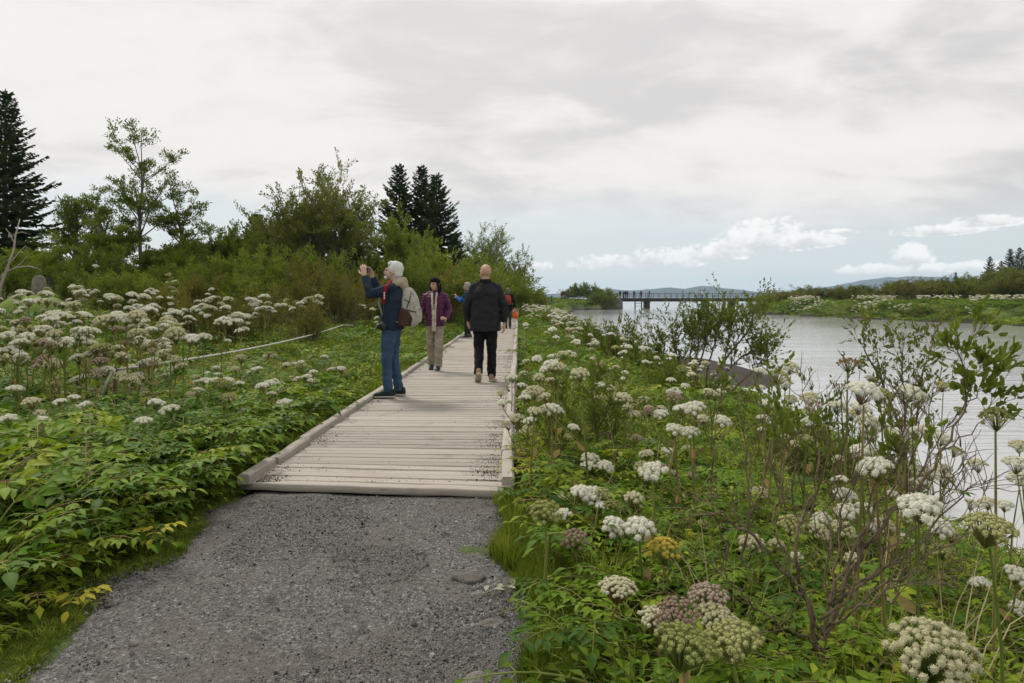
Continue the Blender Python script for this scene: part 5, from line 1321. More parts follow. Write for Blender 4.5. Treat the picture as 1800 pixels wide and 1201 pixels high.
LK = [(222, 556, 76, 'white', 'largest snow-white umbel of the left meadow, in front of green shrubs'), (187, 569, 36, 'white', 'rounded white umbel just left of the largest one in the left meadow'), (268, 604, 62, 'white', 'broad white umbel under the largest one in the left meadow'), (322, 594, 58, 'white', 'long flat white umbel right of the largest one'),
 (245, 588, 44, 'cream', 'cream umbel between the largest and the broad white ones'), (30, 588, 50, 'white', 'white umbel near the left border below the headstone'), (112, 592, 44, 'white', 'lumpy white umbel below the headstone'), (25, 628, 66, 'cream', 'wide cream umbel cut by the left border'), (60, 600, 66, 'green', 'wide greenish umbel on a tall dark stalk near the left border'),
 (90, 640, 60, 'pink', 'brown-pink flat umbel on a tall dark stalk near the left border'), (138, 668, 40, 'white', 'compact white umbel left of the rusty post'), (150, 628, 44, 'white', 'white umbel high left of the rusty post'), (220, 664, 50, 'cream', 'cream umbel beside the rusty post'), (190, 655, 40, 'green', 'green umbel above the rusty post'), (225, 688, 40, 'pink', 'pinkish umbel right of the rusty post'),
 (303, 720, 30, 'white', 'low white umbel in the middle of the left meadow'), (155, 712, 26, 'white', 'low white umbel left below the rusty post'), (20, 736, 34, 'white', 'flat white umbel low at the left border'), (262, 640, 44, 'white', 'white umbel behind the rope, left part'), (300, 626, 44, 'cream', 'cream umbel behind the rope, right part'),
 (362, 715, 24, 'white', 'small white umbel, left one of a low pair'), (392, 712, 24, 'white', 'small white umbel, right one of a low pair'), (424, 727, 26, 'white', 'small white umbel right of the low pair'), (500, 712, 30, 'white', 'white umbel, upper of a cluster left of the kerb'), (514, 738, 16, 'white', 'tiny white umbel, lowest of a cluster left of the kerb'), (492, 720, 22, 'cream', 'cream umbel of a cluster left of the kerb'),
 (390, 758, 18, 'white', 'small white umbel low left of the kerb'), (425, 775, 16, 'pink', 'small pale umbel on a brown stalk near the kerb'), (105, 887, 26, 'cream', 'cream umbel among the foreground leaves on the left'), (138, 880, 36, 'pink', 'tan umbel among the foreground leaves on the left')]
KEY_L = [(r[0], r[1], r[2], r[3], r[4]) for r in LK]
for (px, py, wd, kind, lab) in KEY_L:
    d = rg.uniform(6.9, 8.4) if py < 700 else max(4.0, min(9.5, .135 * FPX / wd), 2.25 * FPX / (900 - px)); W_ = wd * d / FPX; nu = max(1, round(W_ / .17)); D = W_ / (.35 + .65 * nu) if nu > 1 else W_
    tip = P(px, py, d); zz = gz(tip.x, tip.y); h = max(.2, tip.z - .38 * D - zz)
    root = empty('angelica_plant', (tip.x, tip.y, zz)); tag(root, 'angelica with the ' + lab, 'angelica', 'picked-out angelica of the left meadow')
    mb = MB(); th = rg.uniform(.009, .014); q = rg.uniform(-.04, .04); mb.tube([(q, 0, -.03), (q * .6, 0, h * .4), (q * .1, .005, h * .8), (0, 0, h)], [th, th, th * .8, th * .6], 6, 0, cap=False)
    for s_ in range(2):
        a_ = rg.uniform(0, 6.28); leaflet(mb, (0, 0, h * rg.uniform(.3, .7)), (math.cos(a_), math.sin(a_), .9), (0, -1, .3), rg.uniform(.08, .13), .045, 1, .3, 5)
    for s_ in range(nu):
        off = Vector(((s_ - (nu - 1) / 2) * D * .68, rg.uniform(-.08, .08), rg.uniform(-.05, .04) if nu > 1 else 0)); fk = Vector((0, 0, h * .72))
        if nu > 1: mb.tube([fk, fk.lerp(Vector((off.x, off.y, h + off.z)), .55) + Vector((off.x * .15, 0, -.02)), Vector((off.x, off.y, h + off.z))], [.006, .005, .004], 5, 0, cap=False)
        ez = Vector((rg.uniform(-.25, .25) + off.x, -.2 + rg.uniform(-.2, .2), 1)).normalized()
        link('umbel', rg.choice(UMB[kind] if rg.random() < .75 else UMB['cream']), root, loc=off + Vector((0, 0, h + .38 * D)), rot=Vector((0, 0, 1)).rotation_difference(ez).to_euler(), scale=D * rg.uniform(.9, 1.1))
    mb.build('stem', [M['stalk'], M['sheath']], root)
    for s_ in range(2): link('leaf', rg.choice(LEAF), root, loc=(0, 0, h * rg.uniform(0, .25)), rot=(rg.uniform(-.2, .2), 0, rg.uniform(0, 6.28)), scale=rg.uniform(.6, .95))
bl0 = lambda y: -2.35
# the tall dark-stalked clump at far left and the great white heads
field_plants(26, (-6.2, -3.6), (6.6, 9.4), (.75, 1.15), (3, 4, 5), ['cream', 'white', 'white', 'pink', 'green', 'white', 'white'], 'near', False, lambda x, y: 1 if -.80 < x / y < -.42 else 0, (.14, .21), 2, .3)
field_plants(26, (-4.9, -2.35), (5.0, 8.2), (.42, .66), (1, 2, 3), W4, 'near', False, lambda x, y: 1 if x < bl0(y) else 0, (.10, .15), 2, .35)
field_plants(26, (-5.6, -2.2), (7.5, 12), (.22, .46), (1, 1, 2, 3), W4, 'near', False, lambda x, y: .9 if x < -2.3 - .10 * (y - 7) else .2, (.11, .16), 2, .35)
field_plants(95, (-13, -2.6), (10, 18), (.75, 1.25), (3, 4, 5), W4, 'mid', False, lambda x, y: 0 if (x / y < -.64 and y > 16) else 1 if (x < -4.9 or x / y < -.55) else .04, (.18, .27), 1, .4)
field_plants(42, (-17, -2.4), (17, 27), (.7, 1.2), (3, 4, 5), W4, 'back', True, lambda x, y: 0 if x / y < -.64 else .8, (.20, .30), 0, .5, True)
# right of the boardwalk, receding
field_plants(44, (.35, 4.0), (8, 17), (.5, .85), (2, 3, 4), ['cream', 'white', 'green', 'cream', 'white'], 'in the strip of flowers receding right of the boardwalk', True, lambda x, y: (.9 if x < .3 + .16 * y else .2), (.10, .15), 1, .4, True)
field_plants(36, (.5, 4.4), (17, 34), (.55, .95), (3, 4, 5), ['cream', 'white', 'green', 'white'], 'in the far strip of flowers right of the boardwalk', True, lambda x, y: .9 if x < 3.2 else .3, (.12, .18), 0, .5, True)

FARP = []
for k in range(8):
    mb, tips, _ = stem_variant(rg, rg.choice((2, 3, 3, 4))); one = MB(); one.join(mb, Matrix.Diagonal((.8, .8, 1, 1)))
    kd = ['white', 'white', 'cream', 'white', 'green', 'cream', 'white', 'pink'][k]
    for (p, s_, tl) in tips:
        D = .19 * s_ * rg.uniform(.85, 1.15)
        one.join(umbel(rg, 15, .135, 1, .25, rg.uniform(.5, 1.0)), Matrix.Translation((p.x * .8, p.y * .8, p.z + .4 * D)) @ Matrix.Rotation(rg.uniform(-.3, .3), 4, 'X') @ Matrix.Scale(D, 4), 2)
    one.m = [{0: 0, 1: 1, 2: 2, 3: 0}[q] for q in one.m]
    FARP.append(one.data('far_angelica', [M['stalk'], M['sheath'], M[KIND[kd]]], False))
scatter('far_angelica', FAR_PTS, FARP, 'distant white angelica behind the left meadow and along the receding right bank', 'angelica')
# --- leafy plants without flowers in the left foreground and under the right-hand heads
rg = random.Random(71)
def rosette(x, y, n, s, label, group, yellow=.05):
    label = '%s %s-leaf %s' % ('large' if s > 1.15 else 'middling' if s > .9 else 'small', {5: 'five', 6: 'six', 7: 'seven', 8: 'eight', 9: 'nine'}[n], label)
    root = empty('angelica_rosette', (x, y, gz(x, y)), rg.uniform(0, 6.28)); tag(root, label, 'angelica', group)
    for k in range(n):
        a = 6.283 * (k + rg.uniform(-.3, .3)) / n
        lib = YLEAF if rg.random() < yellow else LEAF
        link('leaf', rg.choice(lib), root, loc=(rg.uniform(-.04, .04), rg.uniform(-.04, .04), rg.uniform(0, .10) * s), rot=(rg.uniform(-.25, .3), 0, a), scale=s * rg.uniform(.75, 1.12))
made = 0; pl = []
while made < 120:
    y = rg.uniform(2.0, 6.6); x = rg.uniform(-5.2, -2.22)
    if x / y < -.80: continue
    if any((x - a) ** 2 + (y - b) ** 2 < .035 for a, b in pl): continue
    pl.append((x, y)); made += 1
    rosette(x, y, rg.choice((7, 8, 9)), rg.uniform(.95, 1.35) * (.78 if x > -2.3 else 1), '%s flowerless angelica %s, left of %s' % (depth(y), where(x, y), 'gravel path' if y < 4.6 else 'boardwalk'), 'leafy angelica left of the %s' % ('gravel path' if y < 4.6 else 'boardwalk'))
for (px, py, d) in ((60, 1075, 2.75), (300, 860, 4.1), (340, 905, 3.8), (45, 985, 3.2), (205, 1015, 3.1)):
    p = P(px, py, d); root = empty('angelica_rosette', (p.x - .20, p.y + .10, p.z - .10)); 
    tag(root, {60: 'bright yellow fading leaf low in the left corner beside the gravel', 300: 'bright yellow fading leaf among green ones left of the boardwalk end', 340: 'yellow-tipped leaf hanging over the grass below the boardwalk end', 45: 'rust and yellow leaf at the left border', 205: 'small yellow leaf by the left gravel edge'}[px], 'angelica leaf')
    link('leaf', YLEAF[px % 3], root, rot=(0, 0, rg.uniform(2.7, 3.5)), scale=rg.uniform(.6, .8))
made = 0; pl = []
while made < 62:
    y = rg.uniform(1.75, 6.5); x = rg.uniform(.38, 5.0)
    if x / y > .80 or x > np.interp(y, SHY, SHX) - .3: continue
    if any((x - a) ** 2 + (y - b) ** 2 < .08 for a, b in pl): continue
    pl.append((x, y)); made += 1
    rosette(x, y, rg.choice((5, 6, 7)), rg.uniform(.65, 1.0), '%s flowerless angelica on the right bank, %s' % (depth(y), where(x, y)), 'leafy angelica, right bank, %s' % ('front' if y < 3.2 else 'behind'))

# ------------------------------------------------------------------ ground cover (uncountable)
rg = random.Random(81)
def cover(n, xr, yr, ok, picks, sc, dz=-.02, ypow=1.0):
    xs_ = []; 
    while len(xs_) < n:
        y = yr[0] + (yr[1] - yr[0]) * rg.random() ** ypow; x = rg.uniform(*xr)
        if ok(x, y): xs_.append((x, y))
    a = np.array(xs_); z = heights(a[:, 0], a[:, 1])
    return [(x, y, zz + dz, rg.gauss(0, .12), rg.gauss(0, .12), rg.uniform(0, 6.283), rg.uniform(*sc), rg.choice(picks)) for (x, y), zz in zip(xs_, z)]
lib = CLUMP + CLUMP_FAR + FERN + HERB + TUFT + SHORT + TALL + YLEAF
iC = list(range(0, 5)); iF = list(range(5, 9)); iE = list(range(9, 13)); iH = list(range(13, 18)); iT = list(range(18, 22)); iS = list(range(22, 25)); iD = [25, 26]; iY = [27, 28, 29]
infr = lambda x, y: abs(x) < y * .82 + 1.0
shx = lambda y: float(np.interp(y, SHY, SHX))
bl = lambda y: -1.93 + bwx(y); brx = lambda y: .06 + bwx(y)
pts = []
# left bank
pts += cover(620, (-6, -2.05), (1.6, 8), lambda x, y: infr(x, y) and x < min(PL(y) if y < 4.6 else 9, bl(y)) - .42, iC, (.7, 1.25))
pts += cover(2300, (-7, -1.9), (1.6, 9), lambda x, y: infr(x, y) and x < min(PL(y) if y < 4.6 else 9, bl(y)) - .26, iE + iH + iE, (.8, 1.7))
pts += cover(5200, (-16, -1.9), (7, 30), lambda x, y: infr(x, y) and x < bl(y) - .38, iF + iE + iH + iH + iT, (1.0, 2.0), ypow=1.25)
pts += cover(1300, (-3.8, -1.9), (6.5, 30), lambda x, y: x < bl(y) - .05, iH + iE + iS, (.7, 1.1), ypow=1.4)
pts += cover(330, (-6.5, -2.5), (4.6, 9.5), lambda x, y: infr(x, y) and x < bl(y) - .6, iC + iC + iE, (1.15, 1.9))
pts += cover(60, (-8, -2.2), (2.5, 14), lambda x, y: infr(x, y) and x < bl(y) - .4, iY, (.4, .9), .08)
# right bank
pts += cover(520, (.25, 5), (1.4, 8), lambda x, y: infr(x, y) and x < shx(y) - .1 and x > max(PR(y) if y < 4.6 else 0, brx(y)) + .34, iC + iC + iE, (.7, 1.25))
pts += cover(2600, (.12, 5.2), (1.4, 10), lambda x, y: infr(x, y) and x < shx(y) + .1 and x > max(PR(y) if y < 4.6 else 0, brx(y)) + .22, iH + iE + iH + iE + iT, (.9, 1.9))
pts += cover(4200, (.15, 6.2), (9, 45), lambda x, y: brx(y) + .32 < x < shx(y) - .2, iF + iH + iE + iH + iT, (.9, 1.9), ypow=1.3)
pts += cover(45, (.5, 4.6), (2, 9), lambda x, y: x < shx(y) and x > .45, iY, (.35, .8), .12)
pts += cover(60, (-7, -2.6), (5, 12), lambda x, y: infr(x, y), iD, (.7, 1.1))
pts += cover(70, (.4, 4.8), (2.2, 9), lambda x, y: x < shx(y), iD, (.8, 1.2))
scatter('ground_cover', pts, lib, 'low green leaves, ferny herbs and grass filling both banks', 'ground cover')
pts = []
pts += cover(3800, (-2.6, -1.7), (1.6, 4.8), lambda x, y: PL(y) - .34 < x < PL(y) + .05 * rg.random() + (.25 * sstep(4.2, 4.7, y) * rg.random()), iS, (.45, .8), -.008)
pts += cover(3400, (-.1, .6), (1.5, 4.9), lambda x, y: PR(y) - .06 * rg.random() - (.10 * sstep(4.2, 4.7, y)) < x < PR(y) + .30, iS + iS + iS + iT, (.4, .8), -.005)
pts += cover(1500, (-2.5, -1.8), (4.6, 14), lambda x, y: bl(y) - .28 < x < bl(y) - .01, iS + iT, (.6, 1.1), 0, 1.5)
pts += cover(1900, (-.1, .6), (4.6, 18), lambda x, y: brx(y) < x < brx(y) + .3, iT + iT + iS, (.6, 1.1), 0, 1.5)
scatter('grass', pts, lib, 'short grass fringing the gravel path and the boardwalk', 'grass')

# small sprays leaning over the right-hand kerb
for k, (px, py, d) in enumerate(((880, 765, 6.1), (896, 780, 5.9), (905, 690, 8.6), (890, 655, 10.4))):
    p = P(px, py, d); root = empty('kerb_weed', (brx(p.y) + .07, p.y, -.02)); tag(root, ['leafy spray overhanging the planks at the right kerb', 'leafy weed just in front of the overhanging spray at the right kerb', 'small weed on the right kerb beside the walking man', 'farthest small weed on the right kerb'][k], 'weed')
    for j in range(4): link('leaf', rg.choice(LEAF), root, rot=(0, 0, 1.0 + j * .45), scale=rg.uniform(.30, .42))
root = empty('fallen_sprig', (P(905, 1040, 3.15).x, 3.15, -.055), .4); tag(root, 'wilted pale sprig lying on the gravel at the right edge', 'sprig')
m_wilt = leafmat('wilted_leaf', [(.2, (.24, .28, .17)), (.7, (.36, .38, .25))], 5, .15)
mb = MB(); mb.tube([(-.16, 0, .012), (-.04, .02, .02), (.08, 0, .018), (.15, .05, .03)], .003, 4); mb.build('stem', m_wilt, root)
for j in range(9):
    mb = MB(); u = -.14 + j * .034; leaflet(mb, (u, .01, .018), (rg.uniform(.2, 1), (-1) ** j * 1.0, rg.uniform(0, .5)), (0, 0, 1), .06, .026, 0, .2); mb.build('leaf', m_wilt, root)

# ------------------------------------------------------------------ woody plants
def leaf_quads(mb, sites, rng, L, W, mi=0, fold=False, up=.35):
    for p, d in sites:
        dd = (d + rvec(rng) * .75 + Vector((0, 0, up * .5))).normalized(); s = dd.cross(rvec(rng)); 
        if s.length < 1e-3: continue
        s.normalize(); l = L * rng.uniform(.65, 1.25); w_ = W * rng.uniform(.7, 1.2) / 2
        a = p + dd * l * .12; m_ = p + dd * l * .55
        if fold:
            n_ = s.cross(dd) * w_ * .45
            q = p + dd * l * .3; r_ = p + dd * l * .75
            mb.add([a, q + s * w_ * .8 + n_, r_ + s * w_ * .7 + n_ * .8, p + dd * l - n_ * .6, r_ - s * w_ * .7 + n_ * .8, q - s * w_ * .8 + n_, m_], [(0, 6, 1), (1, 6, 2), (2, 6, 3), (3, 6, 4), (4, 6, 5), (5, 6, 0)], mi)
        else: mb.add([a, m_ + s * w_, p + dd * l, m_ - s * w_], [(0, 1, 2, 3)], mi)
def grow(rng, mb, sites, p, d, L, r, depth, o):
    n = o.get('segs', 4); pts = [p.copy()]; d = d.normalized()
    for i in range(n):
        d = (d + rvec(rng) * o['wig'] + Vector((0, 0, o['up']))).normalized()
        p = p + d * (L / n); pts.append(p.copy())
    rad = [r * (1 - (1 - o['taper']) * i / n) for i in range(n + 1)]
    mb.tube(pts, rad, 7 if r > .04 else 5 if r > .012 else 3, 0, cap=False)
    if depth <= o.get('leafdepth', 1):
        k = o['lpt'] if depth == 0 else o['lpt'] // 2
        for _ in range(k):
            u = rng.random() ** .8 * n; i = min(n - 1, int(u)); sites.append((pts[i].lerp(pts[i + 1], u - i) + rvec(rng) * o['lspread'], d))
    if depth == 0: return
    for k in range(o['kids'][min(depth, len(o['kids'])) - 1]):
        u = rng.uniform(o.get('from', .3), 1.0) * n; i = min(n - 1, int(u)); q = pts[i].lerp(pts[i + 1], u - i)
        ax = rvec(rng); dd = (pts[i + 1] - pts[i]).normalized()
        nd = (Matrix.Rotation(rng.uniform(*o['ang']), 3, dd.cross(ax).normalized()) @ dd)
        grow(rng, mb, sites, q, nd, L * rng.uniform(*o['len']), max(.0022, rad[i] * o['rk']), depth - 1, o)
def make_tree(rng, stems, o, leafm, bark, L, W, fold=False, H=None, Wd=None):
    """stems: (offset, direction, length, radius, depth) -> trunk mesh, crown mesh"""
    tb = MB(); sites = []
    for (q, d, l, r, dp) in stems: grow(rng, tb, sites, Vector(q), Vector(d), l, r, dp, o)
    if H:      # bring the grown plant to its measured height (and spread)
        zs = sorted(p.z for p, _ in sites); k = H / zs[int(len(zs) * .995)]
        kx = k
        if Wd: xs_ = sorted(math.hypot(p.x, p.y) for p, _ in sites); kx = (Wd / 2) / xs_[int(len(xs_) * .93)]
        tb.v = [(v[0] * kx, v[1] * kx, v[2] * k) for v in tb.v]; sites = [(Vector((p.x * kx, p.y * kx, p.z * k)), d) for p, d in sites]
    cb = MB(); leaf_quads(cb, sites, rng, L, W, fold=fold)
    return tb.data('trunk', bark), cb.data('crown', leafm, smooth=False)
def plant_tree(name, loc, meshes, label, cat, group=None, rz=0.0, s=1.0):
    root = empty(name, loc, rz); root.scale = s if hasattr(s, '__len__') else (s,) * 3; tag(root, label, cat, group)
    link('trunk', meshes[0], root); link('crown', meshes[1], root); return root
WILLOW = dict(segs=5, wig=.20, up=.04, taper=.55, lpt=22, lspread=.05, kids=(4, 4, 4), ang=(.35, .9), len=(.45, .72), rk=.62, **{'from': .25})
BIRCH = dict(segs=6, wig=.13, up=.06, taper=.4, lpt=26, lspread=.09, kids=(4, 7, 24), ang=(.4, 1.0), len=(.17, .36), rk=.5, **{'from': .34})
TWIGGY = dict(segs=4, wig=.22, up=.06, taper=.5, lpt=10, lspread=.05, kids=(4, 4, 4), ang=(.3, .8), len=(.5, .75), rk=.6, **{'from': .2})

def spruce(rng, H, Rb, whorls=26, skirt=.04, tips=1.0):
    tb = MB(); cb = MB()
    tb.tube([(0, 0, 0), (rng.uniform(-.05, .05), 0, H * .5), (0, 0, H)], [H * .017, H * .011, .012], 7, 0, cap=False)
    nbr = int(whorls * 7.5)
    for k in range(nbr):
        u = (k + rng.random()) / nbr; z = H * (skirt + (.975 - skirt) * u)
        rr = Rb * (1 - z / H) ** .85 * (1 + .16 * math.sin(z * 5.1) + rng.uniform(-.22, .2)) + .12
        a = k * 2.39996 + rng.uniform(-.4, .4); l = rr
        dirh = Vector((math.cos(a), math.sin(a), 0)); droop = rng.uniform(.25, .55) * (1 - .75 * u); lift = rng.uniform(.25, .5); pts = []
        for i in range(6):
            q = i / 5; pts.append(Vector((0, 0, z)) + dirh * (l * q) + Vector((0, 0, l * (-droop * q * 1.35 + lift * q * q + (.42 * u) * q))))
        tb.tube(pts, [.014 * (l / 2 + .3), .010, .008, .006, .004, .003], 3, 0, cap=False)
        side = Vector((-dirh.y, dirh.x, 0)); nt = max(5, int(l * 11))
        for i in range(nt):
            q = .10 + .90 * i / nt; kk = min(4, int(q * 5)); c = pts[kk].lerp(pts[kk + 1], q * 5 - kk)
            tl = (.14 + .30 * l * (1 - q) ** .6 * .6) * rng.uniform(.6, 1.25)
            for sg in (-1, 1):
                d = (side * sg + dirh * rng.uniform(.4, 1.0) + Vector((0, 0, rng.uniform(-.55, .12)))).normalized()
                for h in range(2):
                    s = d.cross(Vector((0, 0, 1)) if h else Vector((dirh.x, dirh.y, .2)) + rvec(rng) * .4).normalized() * (.045 + .03 * rng.random()) * tips
                    e = c + d * tl; mm = c + d * tl * rng.uniform(.35, .6)
                    cb.add([c - s * .5, mm - s, e, mm + s], [(0, 1, 2, 3)])
        c = pts[4]
        for h in range(3):
            s = rvec(rng) * .04; cb.add([c - s, pts[5] + dirh * .10 + Vector((0, 0, .03)), c + s], [(0, 1, 2)])
    for h in range(16):
        s = Vector((math.cos(h * 2.4), math.sin(h * 2.4), .7)) * (.05 + .012 * h) * rng.uniform(.7, 1.1); c = Vector((0, 0, H - .05 * h)); e = Vector((-math.sin(h * 2.4), math.cos(h * 2.4), 0)) * .02
        cb.add([c - e, c + s, c + e], [(0, 1, 2)])
    return tb.data('trunk', M['bark_grey']), cb.data('crown', M['spruce_needle'], smooth=False)

rg = random.Random(91)
def spot(px, d): x = (px - 900) / FPX * d; return (x, d, gz(x, d) - .05)
def top_h(px, py, d): return P(px, py, d).z - spot(px, d)[2]
# spruces
plant_tree('spruce_tree', spot(10, 34), spruce(rg, top_h(10, 156, 34), 3.1, 30), 'tall dark spruce at the left border', 'tree')
plant_tree('spruce_tree', spot(-60, 37), spruce(rg, 9.5, 3.0, 26), 'dark spruce mostly cut off by the left border', 'tree')
plant_tree('spruce_tree', spot(702, 46), spruce(rg, top_h(702, 286, 46), 3.0, 28), 'left one of three dark spruces behind the photographing man', 'tree')
plant_tree('spruce_tree', spot(741, 47), spruce(rg, top_h(741, 288, 47), 2.9, 28), 'middle one of three dark spruces, highest tip', 'tree')
plant_tree('spruce_tree', spot(767, 45), spruce(rg, top_h(767, 304, 45), 3.3, 28), 'right and lowest of three dark spruces', 'tree')
for q, (px, d, h) in enumerate(((800, 52, 6.2), (450, 44, 5.4), (455, 42, 4.6))):
    plant_tree('spruce_tree', spot(px, d), spruce(rg, h, 2.2, 18), ['small dark spruce on the right slope of the trio', 'small dark spruce half hidden behind low willows', 'stunted dark spruce beside the half hidden one'][q], 'tree')

def birch(px, top, d, lab, spread=1.0, dens=26, lean=0, bare=.34, wd_=2.6):
    h = top_h(px, top, d); o = dict(BIRCH); o['lpt'] = int(dens * .70); o['lspread'] = .10; o['from'] = bare
    st = [((0, 0, 0), (lean, 0, 1), h * .93, .055 + .006 * h, 3)]
    if spread > 1: st.append(((.2, .1, 0), (lean + .28, .1, 1), h * .7, .05, 3))
    plant_tree('birch_tree', spot(px, d), make_tree(rg, st, o, M['birch_leaf'], M['bark_grey'], .105, .055, H=h, Wd=wd_), lab, 'tree')
birch(250, 232, 30, 'tall thin open-crowned tree rising above its neighbours on the left', 1.0, 17, 0, .40, 3.4)
birch(322, 322, 31, 'sparse small tree right of the tall thin one', 1.0, 17, 0.02, .30, 3.0)
birch(118, 330, 31, 'bushy tree right of the border spruce', 1.0, 20, 0.05, .2, 2.8)
birch(172, 352, 30, 'smaller bushy tree between border spruce and the tall thin tree', 1.0, 20, 0, .2, 3.2)
birch(206, 400, 29, 'low leafy tree under the tall thin one', 1.5, 20, 0, .15, 3.8)
def willow_tree(px, top, d, width, lab, mat, dens=22, n=6, cat='tree', bark='bark_grey', name='willow_tree', L=.12, W=.055, opt=WILLOW, dep=3, grp=None):
    h = top_h(px, top, d); st = []
    for k in range(n):
        a = 6.283 * k / n + rg.uniform(-.3, .3); sp_ = rg.uniform(.1, 1.0) * width / 2 / h
        st.append(((.15 * math.cos(a), .15 * math.sin(a), 0), (math.cos(a) * sp_ * 1.0, math.sin(a) * sp_ * 1.0, 1), h * rg.uniform(.58, .72), .03 + .007 * h, dep))
    o = dict(opt); o['lpt'] = int(dens * 1.9); o['lspread'] = .10
    return plant_tree(name, spot(px, d), make_tree(rg, st, o, M[mat], M[bark], L, W, H=h, Wd=width), lab, cat, grp)
willow_tree(585, 304, 30, 5.4, 'big round-headed willow with bare brown inner branches', 'willow_dark', 22, 12)
willow_tree(520, 372, 31, 3.0, 'lower willow leaning out left of the big round-headed one', 'willow_dark', 18, 7)
willow_tree(690, 372, 35, 3.4, 'mid-green willow in front of the spruce trio', 'willow_leaf', 22, 6)
willow_tree(640, 420, 32, 2.8, 'green willow behind the raised hands of the photographing man', 'willow_leaf', 20, 5)
willow_tree(845, 396, 56, 5.0, 'thin-topped grey-green willow behind the bald man', 'willow_leaf', 15, 8)
willow_tree(885, 440, 62, 4.6, 'rounded willow ending the tree line beside the boardwalk', 'willow_leaf', 18, 8)
willow_tree(820, 440, 50, 3.6, 'dense willow filling the gap below the spruces', 'willow_leaf', 18, 6)
willow_tree(905, 478, 72, 4.0, 'last low willow of the tree line at the end of the boardwalk', 'willow_leaf', 18, 6)
for q, (px, top, d, wd) in enumerate(((380, 398, 34, 3.6), (425, 396, 35, 3.2), (470, 405, 33, 2.8), (300, 430, 27, 2.8), (345, 410, 36, 3.0), (90, 440, 28, 3.0), (735, 420, 40, 3.0))):
    willow_tree(px, top, d, wd, ['wide leafy willow in the dip of the tree line', 'leafy willow just right of the wide one in the dip', 'leafy willow left of the big round-headed one', 'green willow at the foot of the sparse small tree', 'leafy willow behind the dip of the tree line', 'leafy willow in front of the border spruce', 'leafy willow at the foot of the spruce trio'][q], 'birch_leaf', 22, 6)

# shrubs: four kinds, copied
def shrub_kind(mat, h, w_, dens, n=9, L=.095, W=.046, bark='bark_dark', opt=WILLOW):
    st = []
    for k in range(n):
        a = 6.283 * k / n + rg.uniform(-.4, .4); q = rg.uniform(.1, 1.0)
        st.append(((.12 * math.cos(a), .12 * math.sin(a), -.05), (math.cos(a) * q * w_ / h * .75, math.sin(a) * q * w_ / h * .75, 1), h * rg.uniform(.5, .68), .022, 2))
    o = dict(opt); o['lpt'] = int(dens * 1.5); o['lspread'] = .08
    return make_tree(rg, st, o, M[mat], M[bark], L, W, H=2.0, Wd=w_)
SHK = {'green': [shrub_kind('willow_leaf', 2, 2.4, 26, 12) for _ in range(3)], 'bright': [shrub_kind('birch_leaf', 2, 2.6, 28, 12) for _ in range(2)],
       'olive': [shrub_kind('olive_leaf', 2, 2.2, 18, 12) for _ in range(2)], 'bare': [shrub_kind('olive_leaf', 2, 2.0, 9, 16, bark='bark_grey', opt=TWIGGY) for _ in range(2)], 'red': [shrub_kind('red_leaf', 2, 2.4, 24, 10)], 'dark': [shrub_kind('willow_dark', 2, 2.4, 26, 12) for _ in range(2)], 'low': [shrub_kind('willow_leaf', 2, 2.3, 7, 9, .15, .07) for _ in range(3)]}
def shrub(px, top, d, kind, lab, grp=None, wide=1.0):
    h = top_h(px, top, d); s = h / 2.0
    plant_tree('shrub', spot(px, d), rg.choice(SHK[kind]), lab, 'shrub', grp, rg.uniform(0, 6.28), (s * wide, s * wide, s))
LS = [(15, 470, 24, 'bright', 'bright green shrub at the left border before the headstone'), (135, 490, 23, 'green', 'green shrub right of the headstone'), (200, 492, 22, 'green', 'dense green shrub below the tall thin tree'), (250, 500, 22, 'bright', 'fresh green shrub behind the great white flower heads'),
      (170, 455, 27, 'bright', 'higher green shrub behind the one right of the headstone'), (310, 480, 25, 'bright', 'green shrub under the sparse small tree'), (355, 500, 23, 'olive', 'yellowish olive shrub in the middle of the left shrub belt'), (400, 470, 26, 'bright', 'rounded green shrub in the left shrub belt'),
      (435, 490, 23, 'green', 'green shrub with dark stems in the left shrub belt'), (470, 520, 20, 'bare', 'brownish twiggy shrub left of the rope post'), (520, 500, 22, 'bare', 'bare-stemmed shrub behind the rope post'), (555, 475, 24, 'olive', 'olive shrub right of the bare-stemmed one'),
      (600, 490, 22, 'bare', 'twiggy olive shrub behind the elbow of the photographing man'), (540, 540, 17, 'bare', 'low twiggy shrub beside the rope post'), (640, 500, 24, 'olive', 'olive shrub directly behind the photographing man'), (570, 455, 27, 'green', 'green shrub under the big round-headed willow'),
      (490, 455, 27, 'bright', 'bright shrub left under the big round-headed willow'), (745, 470, 30, 'green', 'green shrub behind the woman in purple'), (780, 462, 33, 'bright', 'feathery green shrub between the woman and the bald man'), (720, 478, 28, 'green', 'green shrub right of the white-haired head'),
      (815, 478, 40, 'green', 'green shrub behind the person in blue'), (790, 490, 30, 'olive', 'olive shrub low behind the woman in purple'), (860, 480, 46, 'green', 'green shrub left of the walking woman with red backpack'), (890, 492, 48, 'bright', 'green shrub above the walking woman with red backpack'),
      (420, 540, 18, 'olive', 'low olive shrub among the flowers before the shrub belt'), (290, 520, 20, 'olive', 'olive-brown shrub behind the flower mass'), (340, 535, 18, 'bare', 'low bare shrub among flowers left of the middle')]
for (px, top, d, k, lab) in LS: shrub(px, top - 16, d * .95, k, lab, 'shrub belt on the left', 1.05 if k != 'bare' else .85)
